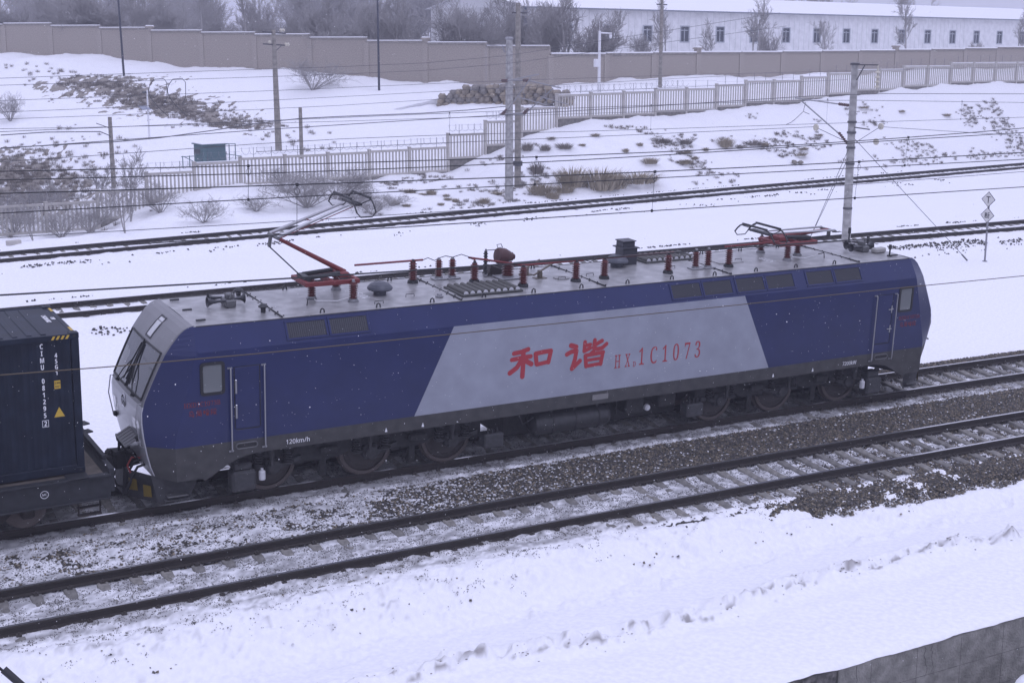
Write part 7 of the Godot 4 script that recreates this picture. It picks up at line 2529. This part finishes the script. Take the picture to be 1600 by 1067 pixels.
func build_small_things() -> void:
	# green cabinet behind the fence with its pipe railings
	var p := at_ground(9.95, -61.8)
	var H := thing("equipment_hut", p, "small teal-green metal hut behind the low part of the fence", "hut")
	H.rotation.y = 0.25
	var teal := mat("teal", 0.075, 0.145, 0.16, 0.6, 0.0, "soft", 0.5)
	var b := MB.new()
	b.box(Vector3(0, 0.55, 0), Vector3(1.75, 1.2, 1.1), Basis(), 0.02)
	part("body", b, teal, H)
	b = MB.new()
	b.box(Vector3(-0.02, 1.19, 0.03), Vector3(1.95, 0.06, 1.3), Basis(Vector3(1, 0, 0), 0.05), 0.01)
	part("roof", b, teal, H)
	b = MB.new()
	b.box(Vector3(-0.02, 1.25, 0.03), Vector3(1.9, 0.07, 1.25), Basis(Vector3(1, 0, 0), 0.05), 0.03)
	part("snow_cap", b, mats["snow"], H)
	b = MB.new()
	b.box(Vector3(0.1, 0.52, 0.56), Vector3(1.3, 0.95, 0.03), Basis(), 0.01)
	part("door", b, mat("teal_dark", 0.06, 0.115, 0.13, 0.6), H)
	b = MB.new()
	for q in [[1.35, 0.2], [1.95, 0.0], [-1.2, 0.3], [-2.1, 0.1], [-1.65, 0.2]]: b.cyl(Vector3(q[0], -0.6, q[1]), Vector3(q[0], 1.1 if q[0] > 0 else 0.5, q[1]), 0.03, 0.03, 6)
	b.tube([Vector3(0.95, 1.15, 0.2), Vector3(1.95, 1.1, 0.0)], 0.025, 5)
	b.tube([Vector3(0.95, 0.5, 0.2), Vector3(2.4, 0.25, 0.0)], 0.025, 5)
	b.tube([Vector3(-0.95, 0.45, 0.2), Vector3(-2.2, 0.45, 0.1)], 0.025, 5)
	b.tube([Vector3(-0.95, -0.1, 0.2), Vector3(-2.0, 0.45, 0.1)], 0.025, 5)
	part("railing", b, teal, H)
	b = MB.new()
	b.box(Vector3(-1.2, 0.75, 0.4), Vector3(0.45, 0.32, 0.05), Basis(), 0.01)
	part("notice_board", b, mat("slate", 0.06, 0.07, 0.08, 0.6), H)
	p = at_ground(8.07, -69.75)
	var K := thing("camera_pole", p, "slim pale camera pole with a solar panel on the scrubby slope", "camera pole")
	b = MB.new()
	b.cyl(Vector3(0, -0.3, 0), Vector3(0, 3.4, 0), 0.07, 0.055, 10)
	part("shaft", b, mat("white_post"), K)
	b = MB.new()
	b.box(Vector3(-0.25, 2.2, 0.1), Vector3(0.75, 0.04, 0.5), Basis(Vector3.UP, 0.4) * Basis(Vector3(1, 0, 0), 0.5), 0.008)
	part("solar_panel", b, mat("panel_blue", 0.20, 0.22, 0.28, 0.25), K)
	b = MB.new()
	b.box(Vector3(-0.2, 3.25, 0.05), Vector3(0.3, 0.12, 0.12), Basis(), 0.03)
	part("camera", b, mat("slate", 0.06, 0.07, 0.08, 0.6), K)
	# concrete block beside the farthest track, two pale stones on the bank
	b = MB.new()
	b.box(Vector3.ZERO, Vector3(0.72, 0.26, 0.3), Basis(Vector3.UP, 0.25), 0.03)
	single("concrete_block", b, mat("fence_concrete"), at_ground(-5.5, -45.0) + Vector3(0, 0.1, 0), "small concrete block lying in the snow beside the farthest track", "block")
	var pm := mat("pale_stone", 0.34, 0.31, 0.26, 0.9, 0.0, "blotch", 1.0, 0.4)
	for k in 2:
		var o := single_mesh("pale_stone", rock_mesh(40 + k, pm), at_ground(51.1 + 0.55 * k, -51.8) + Vector3(0, 0.12, 0), ["long pale stone lying on the snowy bank", "shorter pale stone resting beside the long one on the bank"][k], "stone")
		o.scale = [Vector3(1.1, 0.3, 0.35), Vector3(0.6, 0.3, 0.4)][k]
		o.rotation = Vector3(0, 0.6 + k * 0.8, -0.25)
	# mound with dry grass in front of the retaining wall
	var M := thing("snow_mound", Vector3(2.35, -1.95, 12.75), "snow-topped earth mound with dry grass against the retaining wall", "mound")
	b = MB.new()
	b.sphere(Vector3(0, -0.9, 0), Vector3(1.15, 1.05, 0.75), 18, 12)
	for i in b.v.size(): b.v[i] += Vector3(fb.get_noise_3dv(b.v[i] * 0.7), fb.get_noise_3dv(b.v[i] * 0.9), 0) * 0.1
	part("earth", b, mat("scrub_earth"), M)
	b = MB.new()
	b.sphere(Vector3(0.15, -0.05, -0.05), Vector3(0.75, 0.24, 0.45), 16, 8)
	part("snow_cap", b, mats["snow"], M)
	var gr := shared("dry_grass", clump_mesh(21, 120, mat("dry_grass")), Transform3D(Basis().scaled(Vector3(1.1, 0.45, 0.7)), Vector3(-0.35, -0.15, 0.45)), M)
	b = MB.new()
	b.cyl(Vector3(-0.75, -1.2, 0.4), Vector3(-0.68, 0.02, 0.4), 0.03, 0.03, 7)
	part("stake", b, mat("post_grey"), M)
	# guy cable coming down in the corner
	b = MB.new()
	b.tube([Vector3(-15.6, 2.3, 9.9), Vector3(-14.9, 1.0, 9.6), Vector3(-14.55, 0.62, 9.85)], 0.02, 6)
	b.cyl(Vector3(-14.85, 0.98, 9.64), Vector3(-14.6, 0.70, 9.8), 0.055, 0.05, 8)
	b.tube([Vector3(-14.6, 0.7, 9.8), Vector3(-13.4, -1.35, 10.4)], 0.03, 6)
	single("guy_cable", b, mat("wire_black"), Vector3.ZERO, "black guy cable with a clamp coming down by the near track", "cable")


func build_snowfall() -> void:
	var b := MB.new()
	b.sphere(Vector3.ZERO, Vector3.ONE, 6, 4)
	var m := mat("snowflake", 0.9, 0.9, 0.9, 0.9)
	var mm := MultiMesh.new()
	mm.transform_format = MultiMesh.TRANSFORM_3D
	mm.mesh = b.mesh(m)
	var g := RandomNumberGenerator.new()
	g.seed = 3
	mm.instance_count = 9000
	for i in mm.instance_count:
		var p := Vector3(g.randf_range(-22.0, 16.0), g.randf_range(-1.0, 10.0), g.randf_range(2.2, 20.0))
		var s := g.randf_range(0.0018, 0.0044)
		mm.set_instance_transform(i, Transform3D(Basis().scaled(Vector3(s, s * g.randf_range(0.7, 1.3), s)), p))
	var o := MultiMeshInstance3D.new()
	o.name = "falling_snow"
	o.multimesh = mm
	add_child(o)
	tag(o, "light snowflakes drifting down through the air", "snowflakes", "", "stuff")


# ---------------------------------------------------------------- scene
func _ready() -> void:
	# camera
	var cam := Camera3D.new()
	cam.name = "camera"
	var yaw := 0.5070
	var pitch := 0.2089
	var roll := 0.0019
	var d := Vector3(sin(yaw) * cos(pitch), -sin(pitch), -cos(yaw) * cos(pitch))
	var r := Vector3(cos(yaw), 0, sin(yaw))
	var u := r.cross(d)
	var r2 := r * cos(roll) + u * sin(roll)
	cam.transform = Transform3D(Basis(r2, u * cos(roll) - r * sin(roll), -d), Vector3(-17.3355, 9.283, 28.373))
	cam.fov = 27.60
	cam.far = 900.0
	add_child(cam)
	cam.current = true
	# overcast winter sky, bluish, with light snow in the air
	var env := Environment.new()
	env.background_mode = Environment.BG_SKY
	var sky := Sky.new()
	var sm := ProceduralSkyMaterial.new()
	sm.sky_top_color = Color(0.70, 0.72, 1.0).linear_to_srgb()
	sm.sky_horizon_color = Color(0.44, 0.452, 0.64).linear_to_srgb()
	sm.ground_horizon_color = Color(0.44, 0.452, 0.64).linear_to_srgb()
	sm.ground_bottom_color = Color(0.4, 0.41, 0.58).linear_to_srgb()
	sm.sun_angle_max = 0.0
	sm.sky_curve = 0.35
	sky.sky_material = sm
	env.sky = sky
	env.background_energy_multiplier = 1.0
	env.tonemap_mode = Environment.TONE_MAPPER_LINEAR
	env.tonemap_exposure = 1.42
	env.fog_enabled = true
	env.fog_density = 0.0013
	env.fog_light_color = Color(0.86, 0.87, 1.0).linear_to_srgb()
	env.sdfgi_enabled = true
	env.ssao_enabled = true
	env.ssil_enabled = true
	var we := WorldEnvironment.new()
	we.name = "world_environment"
	we.environment = env
	add_child(we)
	var sun := DirectionalLight3D.new()
	sun.name = "sun"
	sun.light_energy = 0.30
	sun.light_color = Color(0.86, 0.87, 1.0)
	sun.light_angular_distance = 30.0
	sun.shadow_enabled = true
	sun.rotation_degrees = Vector3(-62, 25, 0)
	add_child(sun)
	# noises
	fa.seed = 11; fa.frequency = 1.0; fa.fractal_octaves = 3
	fb.seed = 23; fb.frequency = 1.0; fb.fractal_octaves = 4
	fc.seed = 37; fc.frequency = 1.0; fc.fractal_octaves = 2
	fd.seed = 51; fd.frequency = 1.6; fd.noise_type = FastNoiseLite.TYPE_CELLULAR; fd.cellular_return_type = FastNoiseLite.RETURN_CELL_VALUE
	init_materials()
	build_ground()
	build_tracks()
	build_retaining_wall()
	build_fence()
	build_wall()
	build_building()
	build_masts()
	build_poles()
	build_loco()
	build_wagon()
	build_wires()
	build_vegetation()
	build_small_things()
	build_snowfall()
